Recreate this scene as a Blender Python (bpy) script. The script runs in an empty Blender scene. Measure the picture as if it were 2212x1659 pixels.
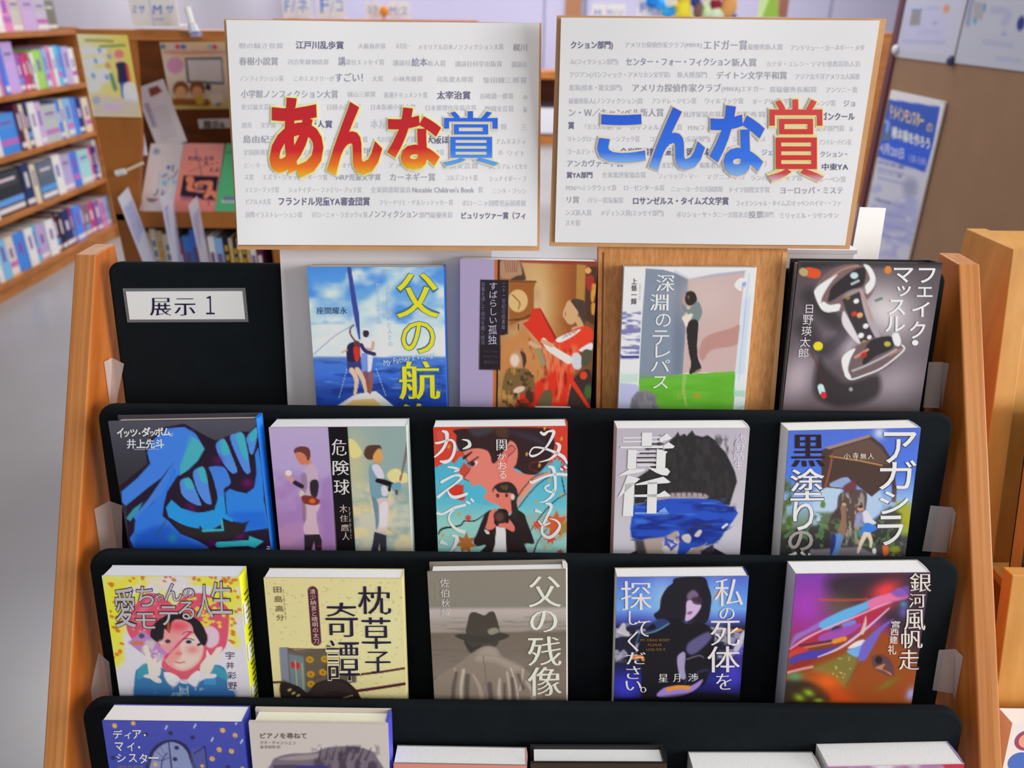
import bpy, math, random, re
import numpy as np
from mathutils import Vector, Matrix

# ------------------------------------------------------------------ camera, world, lights, exposure
sc = bpy.context.scene
COL = sc.collection
FPX, CX, CY = 1692.0, 1106.0, 829.5          # focal length in pixels for the 2212 x 1659 frame
TH = math.radians(25.6)                      # camera pitch below the horizon
RO = 0.0105                                  # slight camera roll
HC = 1.40                                    # camera height above the floor
c_, s_ = math.cos(RO), math.sin(RO)
FWD = Vector((0, math.cos(TH), -math.sin(TH)))
UP0 = Vector((0, math.sin(TH), math.cos(TH)))
RT0 = Vector((1, 0, 0))
RT = RT0 * c_ + UP0 * s_
UP = RT0 * -s_ + UP0 * c_
camd = bpy.data.cameras.new('camera')
cam = bpy.data.objects.new('camera', camd)
COL.objects.link(cam)
cam.matrix_world = Matrix(((RT.x, UP.x, -FWD.x, 0), (RT.y, UP.y, -FWD.y, 0), (RT.z, UP.z, -FWD.z, HC), (0, 0, 0, 1)))
camd.sensor_width = 36.0
camd.lens = FPX / 2212.0 * 36.0
camd.clip_start = 0.02
camd.dof.use_dof = True
camd.dof.focus_distance = 0.755
camd.dof.aperture_fstop = 5.6
sc.camera = cam
sc.view_settings.view_transform = 'Standard'
sc.view_settings.look = 'None'
sc.view_settings.gamma = 1.0
sc.view_settings.use_curve_mapping = False
sc.view_settings.exposure = 0.07
wd = bpy.data.worlds.new('world')
sc.world = wd
wd.use_nodes = True
wd.node_tree.nodes['Background'].inputs[0].default_value = (1.0, 0.99, 0.975, 1)
wd.node_tree.nodes['Background'].inputs[1].default_value = 0.24


def area(name, loc, sx, sy, power, rot=(0, 0, 0), col=(1, 0.985, 0.96)):
    l = bpy.data.lights.new(name, 'AREA')
    l.shape = 'RECTANGLE'
    l.size, l.size_y, l.energy, l.color = sx, sy, power, col
    o = bpy.data.objects.new(name, l)
    COL.objects.link(o)
    o.location, o.rotation_euler = loc, rot
    return o


# fluorescent ceiling panels of the reading room, in rows
for ly, lp in ((-1.6, 12), (0.9, 15), (3.6, 32), (7.0, 60), (10.2, 48)):
    for lx in ((0.6, 3.0) if ly < 2 else (-2.2, 0.4, 3.0)):
        area('ceiling_lamp', (lx, ly, 2.75), 1.5, 0.5, lp)
# tall window to the right of and behind the photographer
area('window_light', (4.6, -1.6, 1.9), 3.0, 1.8, 225, (math.radians(86), 0, math.radians(64)), (1.0, 0.985, 0.96))


# ------------------------------------------------------------------ measuring helpers
def ray(px, py):
    return RT * ((px - CX) / FPX) + UP * ((CY - py) / FPX) + FWD


def on_plane(px, py, p0, n):
    d = ray(px, py)
    o = Vector((0, 0, HC))
    return o + d * ((Vector(p0) - o).dot(n) / d.dot(n))


def at_x(px, py, X):
    return on_plane(px, py, (X, 0, 0), Vector((1, 0, 0)))


def at_y(px, py, Y):
    return on_plane(px, py, (0, Y, 0), Vector((0, 1, 0)))


def at_z(px, py, Z):
    return on_plane(px, py, (0, 0, Z), Vector((0, 0, 1)))


# ------------------------------------------------------------------ materials
def s2l(v):
    v = v / 255.0
    return v / 12.92 if v <= 0.04045 else ((v + 0.055) / 1.055) ** 2.4


KL = 0.80        # printed colours were measured under this much light


def lin(c, k=1.0):
    return tuple(min(0.93, s2l(x) / k) for x in c[:3]) + (1.0,)


_mats = {}


def mat(c, rough=0.55, k=None, spec=0.3, metal=0.0, bump=0.0, bscale=300, var=0.0, vscale=6, emit=0):
    key = (tuple(c), rough, k, spec, metal, bump, bscale, var, vscale, emit)
    if key in _mats:
        return _mats[key]
    m = bpy.data.materials.new('mat_%d' % len(_mats))
    m.use_nodes = True
    nt = m.node_tree
    b = nt.nodes['Principled BSDF']
    col = lin(c, k or KL)
    b.inputs['Base Color'].default_value = col
    b.inputs['Roughness'].default_value = rough
    b.inputs['Specular IOR Level'].default_value = spec
    b.inputs['Metallic'].default_value = metal
    tc = nt.nodes.new('ShaderNodeTexCoord')
    if var:
        n = nt.nodes.new('ShaderNodeTexNoise')
        n.inputs['Scale'].default_value = vscale
        n.inputs['Detail'].default_value = 4
        nt.links.new(tc.outputs['Object'], n.inputs['Vector'])
        r = nt.nodes.new('ShaderNodeValToRGB')
        r.color_ramp.elements[0].position = 0.3
        r.color_ramp.elements[1].position = 0.7
        r.color_ramp.elements[0].color = tuple(x * (1 - var) for x in col[:3]) + (1,)
        r.color_ramp.elements[1].color = tuple(min(0.95, x * (1 + var)) for x in col[:3]) + (1,)
        nt.links.new(n.outputs['Fac'], r.inputs['Fac'])
        nt.links.new(r.outputs['Color'], b.inputs['Base Color'])
    if bump:
        n2 = nt.nodes.new('ShaderNodeTexNoise')
        n2.inputs['Scale'].default_value = bscale
        nt.links.new(tc.outputs['Object'], n2.inputs['Vector'])
        bp = nt.nodes.new('ShaderNodeBump')
        bp.inputs['Strength'].default_value = bump
        bp.inputs['Distance'].default_value = 0.001
        nt.links.new(n2.outputs['Fac'], bp.inputs['Height'])
        nt.links.new(bp.outputs['Normal'], b.inputs['Normal'])
    _mats[key] = m
    return m


def wood(c1, c2, sx=60, sy=60, sz=3, rough=0.45, k=None, name='wood', bands=0.0, dist=0.15, rotx=0.0):
    """streaky grain: noise stretched along the axis with the small scale"""
    key = ('wood', c1, c2, sx, sy, sz, rough, k, bands, dist, rotx)
    if key in _mats:
        return _mats[key]
    m = bpy.data.materials.new(name)
    m.use_nodes = True
    nt = m.node_tree
    b = nt.nodes['Principled BSDF']
    b.inputs['Roughness'].default_value = rough
    b.inputs['Specular IOR Level'].default_value = 0.3
    tc = nt.nodes.new('ShaderNodeTexCoord')
    mp = nt.nodes.new('ShaderNodeMapping')
    mp.inputs['Scale'].default_value = (sx, sy, sz)
    rt_ = nt.nodes.new('ShaderNodeVectorRotate')
    rt_.rotation_type = 'X_AXIS'
    rt_.inputs['Angle'].default_value = rotx
    nt.links.new(tc.outputs['Object'], rt_.inputs['Vector'])
    nt.links.new(rt_.outputs['Vector'], mp.inputs['Vector'])
    n = nt.nodes.new('ShaderNodeTexNoise')
    n.inputs['Scale'].default_value = 1.0
    n.inputs['Detail'].default_value = 5
    n.inputs['Roughness'].default_value = 0.6
    n.inputs['Distortion'].default_value = dist
    nt.links.new(mp.outputs['Vector'], n.inputs['Vector'])
    r = nt.nodes.new('ShaderNodeValToRGB')
    r.color_ramp.elements[0].position = 0.32
    r.color_ramp.elements[1].position = 0.68
    r.color_ramp.elements[0].color = lin(c1, k or KL)
    r.color_ramp.elements[1].color = lin(c2, k or KL)
    nt.links.new(n.outputs['Fac'], r.inputs['Fac'])
    out = r.outputs['Color']
    nt.links.new(out, b.inputs['Base Color'])
    _mats[key] = m
    return m


def attr_mat(rough=0.5, spec=0.25):
    key = ('attr', rough, spec)
    if key in _mats:
        return _mats[key]
    m = bpy.data.materials.new('printed_cover')
    m.use_nodes = True
    nt = m.node_tree
    b = nt.nodes['Principled BSDF']
    a = nt.nodes.new('ShaderNodeAttribute')
    a.attribute_name = 'ink'
    nt.links.new(a.outputs['Color'], b.inputs['Base Color'])
    b.inputs['Roughness'].default_value = rough
    b.inputs['Specular IOR Level'].default_value = spec
    _mats[key] = m
    return m


def grad_mat(stops, z0, z1, rough=0.6):
    """print whose ink changes along the object's own height (z0 bottom, z1 top)"""
    m = bpy.data.materials.new('gradient_ink')
    m.use_nodes = True
    nt = m.node_tree
    b = nt.nodes['Principled BSDF']
    tc = nt.nodes.new('ShaderNodeTexCoord')
    sp = nt.nodes.new('ShaderNodeSeparateXYZ')
    nt.links.new(tc.outputs['Object'], sp.inputs[0])
    mr = nt.nodes.new('ShaderNodeMapRange')
    mr.inputs['From Min'].default_value = z0
    mr.inputs['From Max'].default_value = z1
    nt.links.new(sp.outputs['Z'], mr.inputs['Value'])
    r = nt.nodes.new('ShaderNodeValToRGB')
    els = r.color_ramp.elements
    while len(els) < len(stops):
        els.new(0.5)
    for e, (p, c) in zip(els, stops):
        e.position = p
        e.color = lin(c, KL)
    nt.links.new(mr.outputs['Result'], r.inputs['Fac'])
    nt.links.new(r.outputs['Color'], b.inputs['Base Color'])
    b.inputs['Roughness'].default_value = rough
    return m


def clear_mat(c=(205, 200, 200), a=0.42):
    key = ('clear', c, a)
    if key in _mats:
        return _mats[key]
    m = bpy.data.materials.new('frosted_plastic')
    m.use_nodes = True
    b = m.node_tree.nodes['Principled BSDF']
    b.inputs['Base Color'].default_value = lin(c, KL)
    b.inputs['Roughness'].default_value = 0.35
    b.inputs['Alpha'].default_value = a
    _mats[key] = m
    return m


# ------------------------------------------------------------------ mesh helpers
class MB:
    def __init__(s):
        s.v, s.f, s.mi, s.m = [], [], [], []

    def midx(s, m):
        if m not in s.m:
            s.m.append(m)
        return s.m.index(m)

    def face(s, pts, m):
        b = len(s.v)
        s.v += [tuple(p) for p in pts]
        s.f.append(tuple(range(b, b + len(pts))))
        s.mi.append(s.midx(m))

    def box(s, x0, x1, y0, y1, z0, z1, m, M=None):
        b = len(s.v)
        P = [(x, y, z) for z in (z0, z1) for y in (y0, y1) for x in (x0, x1)]
        if M is not None:
            P = [tuple(M @ Vector(p)) for p in P]
        s.v += P
        for q in ((0, 2, 3, 1), (4, 5, 7, 6), (0, 1, 5, 4), (2, 6, 7, 3), (0, 4, 6, 2), (1, 3, 7, 5)):
            s.f.append(tuple(b + i for i in q))
            s.mi.append(s.midx(m))

    def prism(s, poly, off, m):
        """poly: 3-D loop, off: extrusion vector"""
        b = len(s.v)
        n = len(poly)
        off = Vector(off)
        s.v += [tuple(p) for p in poly] + [tuple(Vector(p) + off) for p in poly]
        k = s.midx(m)
        s.f.append(tuple(b + i for i in range(n)))
        s.f.append(tuple(b + n + i for i in reversed(range(n))))
        s.mi += [k, k]
        for i in range(n):
            j = (i + 1) % n
            s.f.append((b + i, b + n + i, b + n + j, b + j))
            s.mi.append(k)

    def tube(s, pts, rad, m, n=8):
        pts = [Vector(p) for p in pts]
        k = s.midx(m)
        rad = rad if isinstance(rad, (list, tuple)) else [rad] * len(pts)
        base = len(s.v)
        for i, p in enumerate(pts):
            t = (pts[min(i + 1, len(pts) - 1)] - pts[max(i - 1, 0)]).normalized()
            a = t.orthogonal().normalized()
            c = t.cross(a)
            for j in range(n):
                an = 2 * math.pi * j / n
                s.v.append(tuple(p + (a * math.cos(an) + c * math.sin(an)) * rad[i]))
        for i in range(len(pts) - 1):
            for j in range(n):
                q = (j + 1) % n
                s.f.append((base + i * n + j, base + i * n + q, base + (i + 1) * n + q, base + (i + 1) * n + j))
                s.mi.append(k)
        for e in (0, len(pts) - 1):
            s.f.append(tuple(base + e * n + j for j in (range(n) if e else reversed(range(n)))))
            s.mi.append(k)

    def ball(s, c, r, m, n=12, mm=8):
        c = Vector(c)
        r = Vector(r) if not isinstance(r, (int, float)) else Vector((r, r, r))
        base = len(s.v)
        k = s.midx(m)
        for i in range(mm + 1):
            th = math.pi * i / mm
            for j in range(n):
                ph = 2 * math.pi * j / n
                s.v.append((c.x + r.x * math.sin(th) * math.cos(ph), c.y + r.y * math.sin(th) * math.sin(ph), c.z + r.z * math.cos(th)))
        for i in range(mm):
            for j in range(n):
                q = (j + 1) % n
                s.f.append((base + i * n + j, base + (i + 1) * n + j, base + (i + 1) * n + q, base + i * n + q))
                s.mi.append(k)

    def build(s, name, parent=None, smooth=False, M=None):
        me = bpy.data.meshes.new(name)
        me.from_pydata(s.v, [], s.f)
        for m in s.m:
            me.materials.append(m)
        me.polygons.foreach_set('material_index', s.mi)
        if smooth:
            me.polygons.foreach_set('use_smooth', [True] * len(s.f))
        me.validate()
        o = bpy.data.objects.new(name, me)
        COL.objects.link(o)
        if parent is not None:
            o.parent = parent
        if M is not None:
            o.matrix_basis = M
        return o


def bevel(o, w, seg=2):
    md = o.modifiers.new('bevel', 'BEVEL')
    md.width, md.segments, md.limit_method, md.angle_limit = w, seg, 'ANGLE', 0.6
    return o


def tag(o, label=None, cat=None, group=None, kind=None):
    if label:
        o['label'] = label
    if cat:
        o['category'] = cat
    if group:
        o['group'] = group
    if kind:
        o['kind'] = kind
    return o


def thing(name, label, cat, M=None, group=None):
    o = bpy.data.objects.new(name, None)
    o.empty_display_size = 0.02
    COL.objects.link(o)
    if M is not None:
        o.matrix_world = M if isinstance(M, Matrix) else Matrix.Translation(Vector(M))
    return tag(o, label, cat, group)


def frame(origin, ex, up_hint):
    """matrix: local x = ex, local z = up, local y = away from the viewer"""
    ex = Vector(ex).normalized()
    ez = Vector(up_hint)
    ez = (ez - ex * ez.dot(ex)).normalized()
    ey = ez.cross(ex)
    o = Vector(origin)
    return Matrix(((ex.x, ey.x, ez.x, o.x), (ex.y, ey.y, ez.y, o.y), (ex.z, ey.z, ez.z, o.z), (0, 0, 0, 1)))


# ------------------------------------------------------------------ lettering (built-in font turned into flat mesh)
_gl = {}
SEARCH_DG = None


def glyph(ch):
    if ch in _gl:
        return _gl[ch]
    cu = bpy.data.curves.new('g', 'FONT')
    cu.body = ch
    cu.size = 1
    cu.resolution_u = 3
    ob = bpy.data.objects.new('g', cu)
    COL.objects.link(ob)
    me = bpy.data.meshes.new_from_object(ob.evaluated_get(bpy.context.evaluated_depsgraph_get()))
    V = np.array([tuple(v.co)[:2] for v in me.vertices], float).reshape(-1, 2)
    Fc = [tuple(p.vertices) for p in me.polygons]
    bpy.data.objects.remove(ob)
    bpy.data.curves.remove(cu)
    bpy.data.meshes.remove(me)
    N = np.zeros_like(V)
    if len(Fc):
        cnt = {}
        for f in Fc:
            a = 0
            for i in range(len(f)):
                p, q = V[f[i]], V[f[(i + 1) % len(f)]]
                a += p[0] * q[1] - p[1] * q[0]
            ff = f if a > 0 else f[::-1]
            for i in range(len(ff)):
                e = (ff[i], ff[(i + 1) % len(ff)])
                cnt[e] = 1
        for (i, j) in list(cnt):
            if (j, i) in cnt:
                continue
            d = V[j] - V[i]
            L = math.hypot(*d) + 1e-9
            n = np.array((d[1], -d[0])) / L
            N[i] += n
            N[j] += n
        ln = np.linalg.norm(N, axis=1) + 1e-9
        N = N / ln[:, None] * np.minimum(1.35, 2.0 / np.maximum(ln, 1e-3))[:, None]
    wide = ord(ch) > 0x2000
    adv = 1.0 if wide else (V[:, 0].max() + 0.06 if len(V) else 0.3)
    _gl[ch] = (V, Fc, N, adv)
    return _gl[ch]


class Homog:
    def __init__(s, src, dst):
        A = []
        for (x, y), (u, v) in zip(src, dst):
            A.append([x, y, 1, 0, 0, 0, -u * x, -u * y, -u])
            A.append([0, 0, 0, x, y, 1, -v * x, -v * y, -v])
        s.H = np.linalg.svd(np.array(A, float))[2][-1].reshape(3, 3)

    def __call__(s, P):
        P = np.asarray(P, float)
        Q = np.c_[P, np.ones(len(P))] @ s.H.T
        return Q[:, :2] / Q[:, 2:3]


class Ink:
    """collects glyph shapes in measured crop coordinates, then maps them on the printed surface"""

    def __init__(s):
        s.v, s.f = [], []

    def put(s, ch, x0, y0, x1, y1, bold=0.0, thin=0.0, rot=0, shear=0.0, fit=False):
        V, Fc, N, adv = glyph(ch)
        if not len(V):
            return
        P = V + N * bold
        if thin:
            P = P + N * np.array((thin * 0.9, -thin * 1.35))
        if fit:
            lo, hi = P.min(0), P.max(0)
            Q = (P - lo) / np.maximum(hi - lo, 1e-6)
        else:
            Q = np.c_[P[:, 0] / adv, P[:, 1] + 0.12]
        if rot:
            c, r = math.cos(rot), math.sin(rot)
            Q = Q - 0.5
            Q = np.c_[Q[:, 0] * c - Q[:, 1] * r, Q[:, 0] * r + Q[:, 1] * c] + 0.5
        X = x0 + Q[:, 0] * (x1 - x0) + shear * (Q[:, 1] - 0.5) * (y1 - y0)
        Y = y1 - Q[:, 1] * (y1 - y0)
        b = len(s.v)
        s.v += list(zip(X, Y))
        s.f += [tuple(b + i for i in f) for f in Fc]

    def row(s, st, x0, x1, yc, h, slope=0.0, **k):
        w = [glyph(c)[3] for c in st]
        T = sum(w)
        x = x0
        for c, a in zip(st, w):
            dx = a / T * (x1 - x0)
            yy = yc + slope * (x - x0)
            s.put(c, x, yy - h / 2, x + dx, yy + h / 2, **k)
            x += dx

    def col(s, st, xt, xb, y0, y1, w, **k):
        n = len(st)
        h = (y1 - y0) / n
        for i, c in enumerate(st):
            t = (i + 0.5) / n
            xc = xt + (xb - xt) * t
            r = -math.pi / 2 if c in 'ー―' else 0
            s.put(c, xc - w / 2, y0 + i * h, xc + w / 2, y0 + (i + 1) * h, rot=r, **k)

    def build(s, name, H, m, parent, depth=0.0006, x_off=0.0, z_off=0.0, warp=None):
        """H maps crop px to (u right, v down); surface faces local -y"""
        if not s.v:
            return None
        uv = H(s.v)
        V = []
        for u, v in uv:
            x, z = x_off + u, z_off - v
            y = -depth + (warp(u, v) if warp else 0)
            V.append((x, y, z))
        me = bpy.data.meshes.new(name)
        me.from_pydata(V, [], s.f)
        me.materials.append(m)
        me.validate()
        o = bpy.data.objects.new(name, me)
        COL.objects.link(o)
        o.parent = parent
        return o


# ------------------------------------------------------------------ printed pictures (ink colour per vertex on a fine sheet)
def catmull(P, n=5, closed=True):
    P = np.asarray(P, float)
    N = len(P)
    out = []
    rng = range(N) if closed else range(N - 1)
    for i in rng:
        p0 = P[(i - 1) % N] if closed or i > 0 else P[i]
        p1, p2 = P[i], P[(i + 1) % N]
        p3 = P[(i + 2) % N] if closed or i + 2 < N else P[(i + 1) % N]
        for t in np.arange(n) / n:
            out.append(0.5 * ((2 * p1) + (-p0 + p2) * t + (2 * p0 - 5 * p1 + 4 * p2 - p3) * t * t + (-p0 + 3 * p1 - 3 * p2 + p3) * t ** 3))
    if not closed:
        out.append(P[-1])
    return np.array(out)


def pts(st):
    a = [float(x) for x in re.split(r'[ ,]+', st.strip())]
    return np.array(a).reshape(-1, 2)


class Art:
    def __init__(s, X, Y, soft=6):
        s.X, s.Y = X, Y
        s.C = np.ones(X.shape + (3,)) * 200.0
        s.soft = soft

    def _blend(s, a, c, sl=None):
        c = np.array(c, float)
        if sl is None:
            s.C = s.C * (1 - a[..., None]) + c * a[..., None]
        else:
            s.C[sl] = s.C[sl] * (1 - a[..., None]) + c * a[..., None]

    def fill(s, c):
        s.C[:] = np.array(c, float)

    def gy(s, stops):
        """vertical gradient: list of (y, colour)"""
        ys = [q[0] for q in stops]
        for i in range(3):
            s.C[..., i] = np.interp(s.Y, ys, [q[1][i] for q in stops])

    def gx(s, stops, a=1.0):
        xs = [q[0] for q in stops]
        t = np.stack([np.interp(s.X, xs, [q[1][i] for q in stops]) for i in range(3)], -1)
        s.C = s.C * (1 - a) + t * a

    def p(s, c, P, soft=None, a=1.0, sm=True):
        soft = soft or s.soft
        P = pts(P) if isinstance(P, str) else np.asarray(P, float)
        if sm:
            P = catmull(P)
        x0, y0 = P.min(0) - soft
        x1, y1 = P.max(0) + soft
        M = (s.X >= x0) & (s.X <= x1) & (s.Y >= y0) & (s.Y <= y1)
        if not M.any():
            return
        X, Y = s.X[M], s.Y[M]
        D = np.full(X.shape, 1e9)
        ins = np.zeros(X.shape, bool)
        Q = np.roll(P, -1, 0)
        for (ax, ay), (bx, by) in zip(P, Q):
            ex, ey = bx - ax, by - ay
            L = ex * ex + ey * ey + 1e-9
            t = np.clip(((X - ax) * ex + (Y - ay) * ey) / L, 0, 1)
            D = np.minimum(D, (X - ax - t * ex) ** 2 + (Y - ay - t * ey) ** 2)
            cr = ((ay > Y) != (by > Y)) & (X < (bx - ax) * (Y - ay) / ((by - ay) if by != ay else 1e-9) + ax)
            ins ^= cr
        d = np.sqrt(D) * np.where(ins, 1, -1)
        al = np.clip(d / soft + 0.5, 0, 1) * a
        s.C[M] = s.C[M] * (1 - al[:, None]) + np.array(c, float) * al[:, None]

    def e(s, c, cx, cy, rx, ry, rot=0, soft=None, a=1.0):
        soft = soft or s.soft
        r = math.radians(rot)
        dx, dy = s.X - cx, s.Y - cy
        u = dx * math.cos(r) + dy * math.sin(r)
        v = -dx * math.sin(r) + dy * math.cos(r)
        d = (1 - np.sqrt((u / rx) ** 2 + (v / ry) ** 2)) * min(rx, ry)
        s._blend(np.clip(d / soft + 0.5, 0, 1) * a, c)

    def glow(s, c, cx, cy, rx, ry, rot=0, a=1.0):
        r = math.radians(rot)
        dx, dy = s.X - cx, s.Y - cy
        u = dx * math.cos(r) + dy * math.sin(r)
        v = -dx * math.sin(r) + dy * math.cos(r)
        s._blend(np.exp(-((u / rx) ** 2 + (v / ry) ** 2)) * a, c)

    def l(s, c, P, w, soft=None, a=1.0, sm=True):
        soft = soft or s.soft
        P = pts(P) if isinstance(P, str) else np.asarray(P, float)
        if sm and len(P) > 2:
            P = catmull(P, 5, False)
        W = np.interp(np.linspace(0, 1, len(P)), np.linspace(0, 1, len(w)), w) if isinstance(w, (list, tuple)) else np.full(len(P), float(w))
        D = np.full(s.X.shape, -1e9)
        for i in range(len(P) - 1):
            (ax, ay), (bx, by) = P[i], P[i + 1]
            ex, ey = bx - ax, by - ay
            L = ex * ex + ey * ey + 1e-9
            t = np.clip(((s.X - ax) * ex + (s.Y - ay) * ey) / L, 0, 1)
            d = (W[i] + (W[i + 1] - W[i]) * t) / 2 - np.hypot(s.X - ax - t * ex, s.Y - ay - t * ey)
            D = np.maximum(D, d)
        s._blend(np.clip(D / soft + 0.5, 0, 1) * a, c)

    def noise(s, c, sx, sy, lo, hi, a=1.0, seed=0, mask=None):
        rs = np.random.RandomState(seed)
        G = rs.rand(64, 64)

        def samp(x, y):
            xi, yi = np.floor(x).astype(int), np.floor(y).astype(int)
            fx, fy = x - xi, y - yi
            fx, fy = fx * fx * (3 - 2 * fx), fy * fy * (3 - 2 * fy)
            g = lambda i, j: G[(yi + j) % 64, (xi + i) % 64]
            return (g(0, 0) * (1 - fx) + g(1, 0) * fx) * (1 - fy) + (g(0, 1) * (1 - fx) + g(1, 1) * fx) * fy
        n = samp(s.X / sx, s.Y / sy) * 0.6 + samp(s.X / sx * 2.1 + 7, s.Y / sy * 2.1 + 3) * 0.28 + samp(s.X / sx * 4.3, s.Y / sy * 4.3) * 0.12
        al = np.clip((n - lo) / (hi - lo), 0, 1) * a
        if mask is not None:
            al = al * mask(s.X, s.Y)
        s._blend(al, c)


def band(v, a, b, soft=20):
    return np.clip((v - a) / soft + 0.5, 0, 1) * np.clip((b - v) / soft + 0.5, 0, 1)


def print_sheet(name, parent, H, W, Hv, fn, nx, ny, x_off, z_off, depth=0.0003, thick_warp=None, rough=0.5):
    """fine grid W x Hv whose vertices carry ink colours painted by fn (in measured crop coordinates)"""
    u = np.linspace(0, W, nx)
    v = np.linspace(0, Hv, ny)
    U, Vv = np.meshgrid(u, v)
    Hi = np.linalg.inv(H.H)
    Q = np.stack([U.ravel(), Vv.ravel(), np.ones(U.size)], 1) @ Hi.T
    X = (Q[:, 0] / Q[:, 2]).reshape(U.shape)
    Y = (Q[:, 1] / Q[:, 2]).reshape(U.shape)
    A = Art(X, Y)
    fn(A)
    yy = np.full(U.size, -depth)
    if thick_warp:
        yy += np.array([thick_warp(a, b) for a, b in zip(U.ravel(), Vv.ravel())])
    co = np.stack([x_off + U.ravel(), yy, z_off - Vv.ravel()], 1)
    idx = np.arange(U.size).reshape(U.shape)
    q = np.stack([idx[:-1, :-1], idx[1:, :-1], idx[1:, 1:], idx[:-1, 1:]], -1).reshape(-1, 4)
    me = bpy.data.meshes.new(name)
    me.vertices.add(len(co))
    me.vertices.foreach_set('co', co.ravel())
    me.loops.add(q.size)
    me.loops.foreach_set('vertex_index', q.ravel())
    me.polygons.add(len(q))
    me.polygons.foreach_set('loop_start', np.arange(len(q)) * 4)
    me.polygons.foreach_set('loop_total', np.full(len(q), 4))
    me.update()
    C = np.clip(A.C.reshape(-1, 3), 0, 255) / 255.0
    L = np.where(C <= 0.04045, C / 12.92, ((C + 0.055) / 1.055) ** 2.4) / KL
    L = np.clip(L, 0, 0.93)
    ca = me.color_attributes.new('ink', 'FLOAT_COLOR', 'POINT')
    ca.data.foreach_set('color', np.c_[L, np.ones(len(L))].ravel())
    me.materials.append(attr_mat(rough))
    o = bpy.data.objects.new(name, me)
    COL.objects.link(o)
    o.parent = parent
    return o

# ================================================================== ROOM STRUCTURE
WOOD_S = wood((160, 98, 50), (192, 130, 74), 160, 160, 2.5, rough=0.30, name='oiled_wood', rotx=math.radians(30.8))
WOOD_IN = wood((158, 80, 22), (196, 114, 44), 60, 40, 2.5, name='oiled_wood_inside', rotx=math.radians(30.8), dist=0.5)
CLOTH = mat((18, 23, 27), 0.95, spec=0.15, bump=0.5, bscale=2500, var=0.12, vscale=40)

fl = MB()
m_floor = mat((138, 138, 142), 0.30, spec=0.9, var=0.05, vscale=2.5)
fl.box(-7, 7, -3, 14, -0.05, 0.0, m_floor)
tag(fl.build('floor'), kind='structure')
wl = MB()
wl.box(-3.12, -3.0, -3, 12.0, 0, 3.4, mat((150, 146, 158), 0.7, var=0.02))
tag(wl.build('wall_left'), kind='structure')
wb = MB()
m_wall = mat((176, 172, 200), 0.6, var=0.02)
wb.box(-7, 7, 12.0, 12.1, 0, 3.4, m_wall)
tag(wb.build('wall_back'), kind='structure')
# the back wall is made of tall sliding panels with slim joints
for i, (a, b) in enumerate(((0, 160), (165, 246), (246, 438), (441, 1173), (1179, 1792), (1799, 1965))):
    A, B = at_y(a, 10, 11.97), at_y(b, 10, 11.97)
    q = MB()
    c = (150, 148, 150) if i < 2 else (172, 169, 196)
    q.box(A.x, B.x, 11.95, 11.995, 0.0, 3.3, mat(c, 0.5))
    o = q.build('wall_panel', None)
    o.parent = bpy.data.objects['wall_back']

# ================================================================== MAIN DISPLAY STAND
AL = math.radians(10.0)
YT = [0.744, 0.668, 0.596, 0.528, 0.457]
ZT = [1.1717, 1.0523, 0.9335, 0.8136, 0.6936]
PX0, PX1 = -0.400, 0.427
PH = 0.188
UPV = Vector((0, math.sin(AL), math.cos(AL)))
NRM = Vector((0, -math.cos(AL), math.sin(AL)))

stand = thing('book_display_stand', 'wooden tiered book display stand with black cloth panels, holding the face-out books', 'display stand', (0.0135, 0.55, 0))
SI = Matrix.Translation(Vector((-0.0135, -0.55, 0)))


def to_stand(o):
    m = o.matrix_basis.copy()
    o.parent = stand
    o.matrix_basis = SI @ m
    return o


for x0, x1 in ((-0.431, -0.410), (0.4375, 0.4585)):
    q = MB()
    YZ = [(0.747, 1.178), (0.787, 1.178), (0.787, 0.0), (0.283, 0.0), (0.283, 0.40)]
    q.prism([(x0, y, z) for y, z in YZ], (x1 - x0, 0, 0), WOOD_S)
    o = q.build('side_panel')
    o.data.materials.append(WOOD_IN)
    for p in o.data.polygons:
        if abs(p.normal.x) > 0.9:
            p.material_index = 1
    bevel(o, 0.0015, 2)
    to_stand(o)


def rrect(x0, x1, z0, z1, r, n=6):
    out = []
    for cx, cz, a0 in ((x1 - r, z1 - r, 0), (x0 + r, z1 - r, 90), (x0 + r, z0 + r, 180), (x1 - r, z0 + r, 270)):
        for k in range(n + 1):
            a = math.radians(a0 + 90 * k / n)
            out.append((cx + r * math.cos(a), cz + r * math.sin(a)))
    return out


for i in range(5):
    q = MB()
    wid = 0.0
    q.prism([(x, 0.0, z) for x, z in rrect(PX0, PX1, -PH, 0, 0.012 + 0.003 * i)], (0, 0.012, 0), CLOTH)
    o = q.build('padded_panel', None, True, frame((0, YT[i], ZT[i]), (1, 0, 0), UPV))
    bevel(o, 0.0035, 3)
    for p in o.data.polygons:
        p.use_smooth = False
    to_stand(o)
    q = MB()
    zl = ZT[i] - 0.186
    yb = YT[i] - 0.186 * math.tan(AL)
    yf = yb - 0.038
    q.box(PX0 + 0.02, PX1 - 0.02, yf, yb + 0.012, zl - 0.012, zl - 0.0005, CLOTH)
    to_stand(q.build('ledge'))

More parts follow.
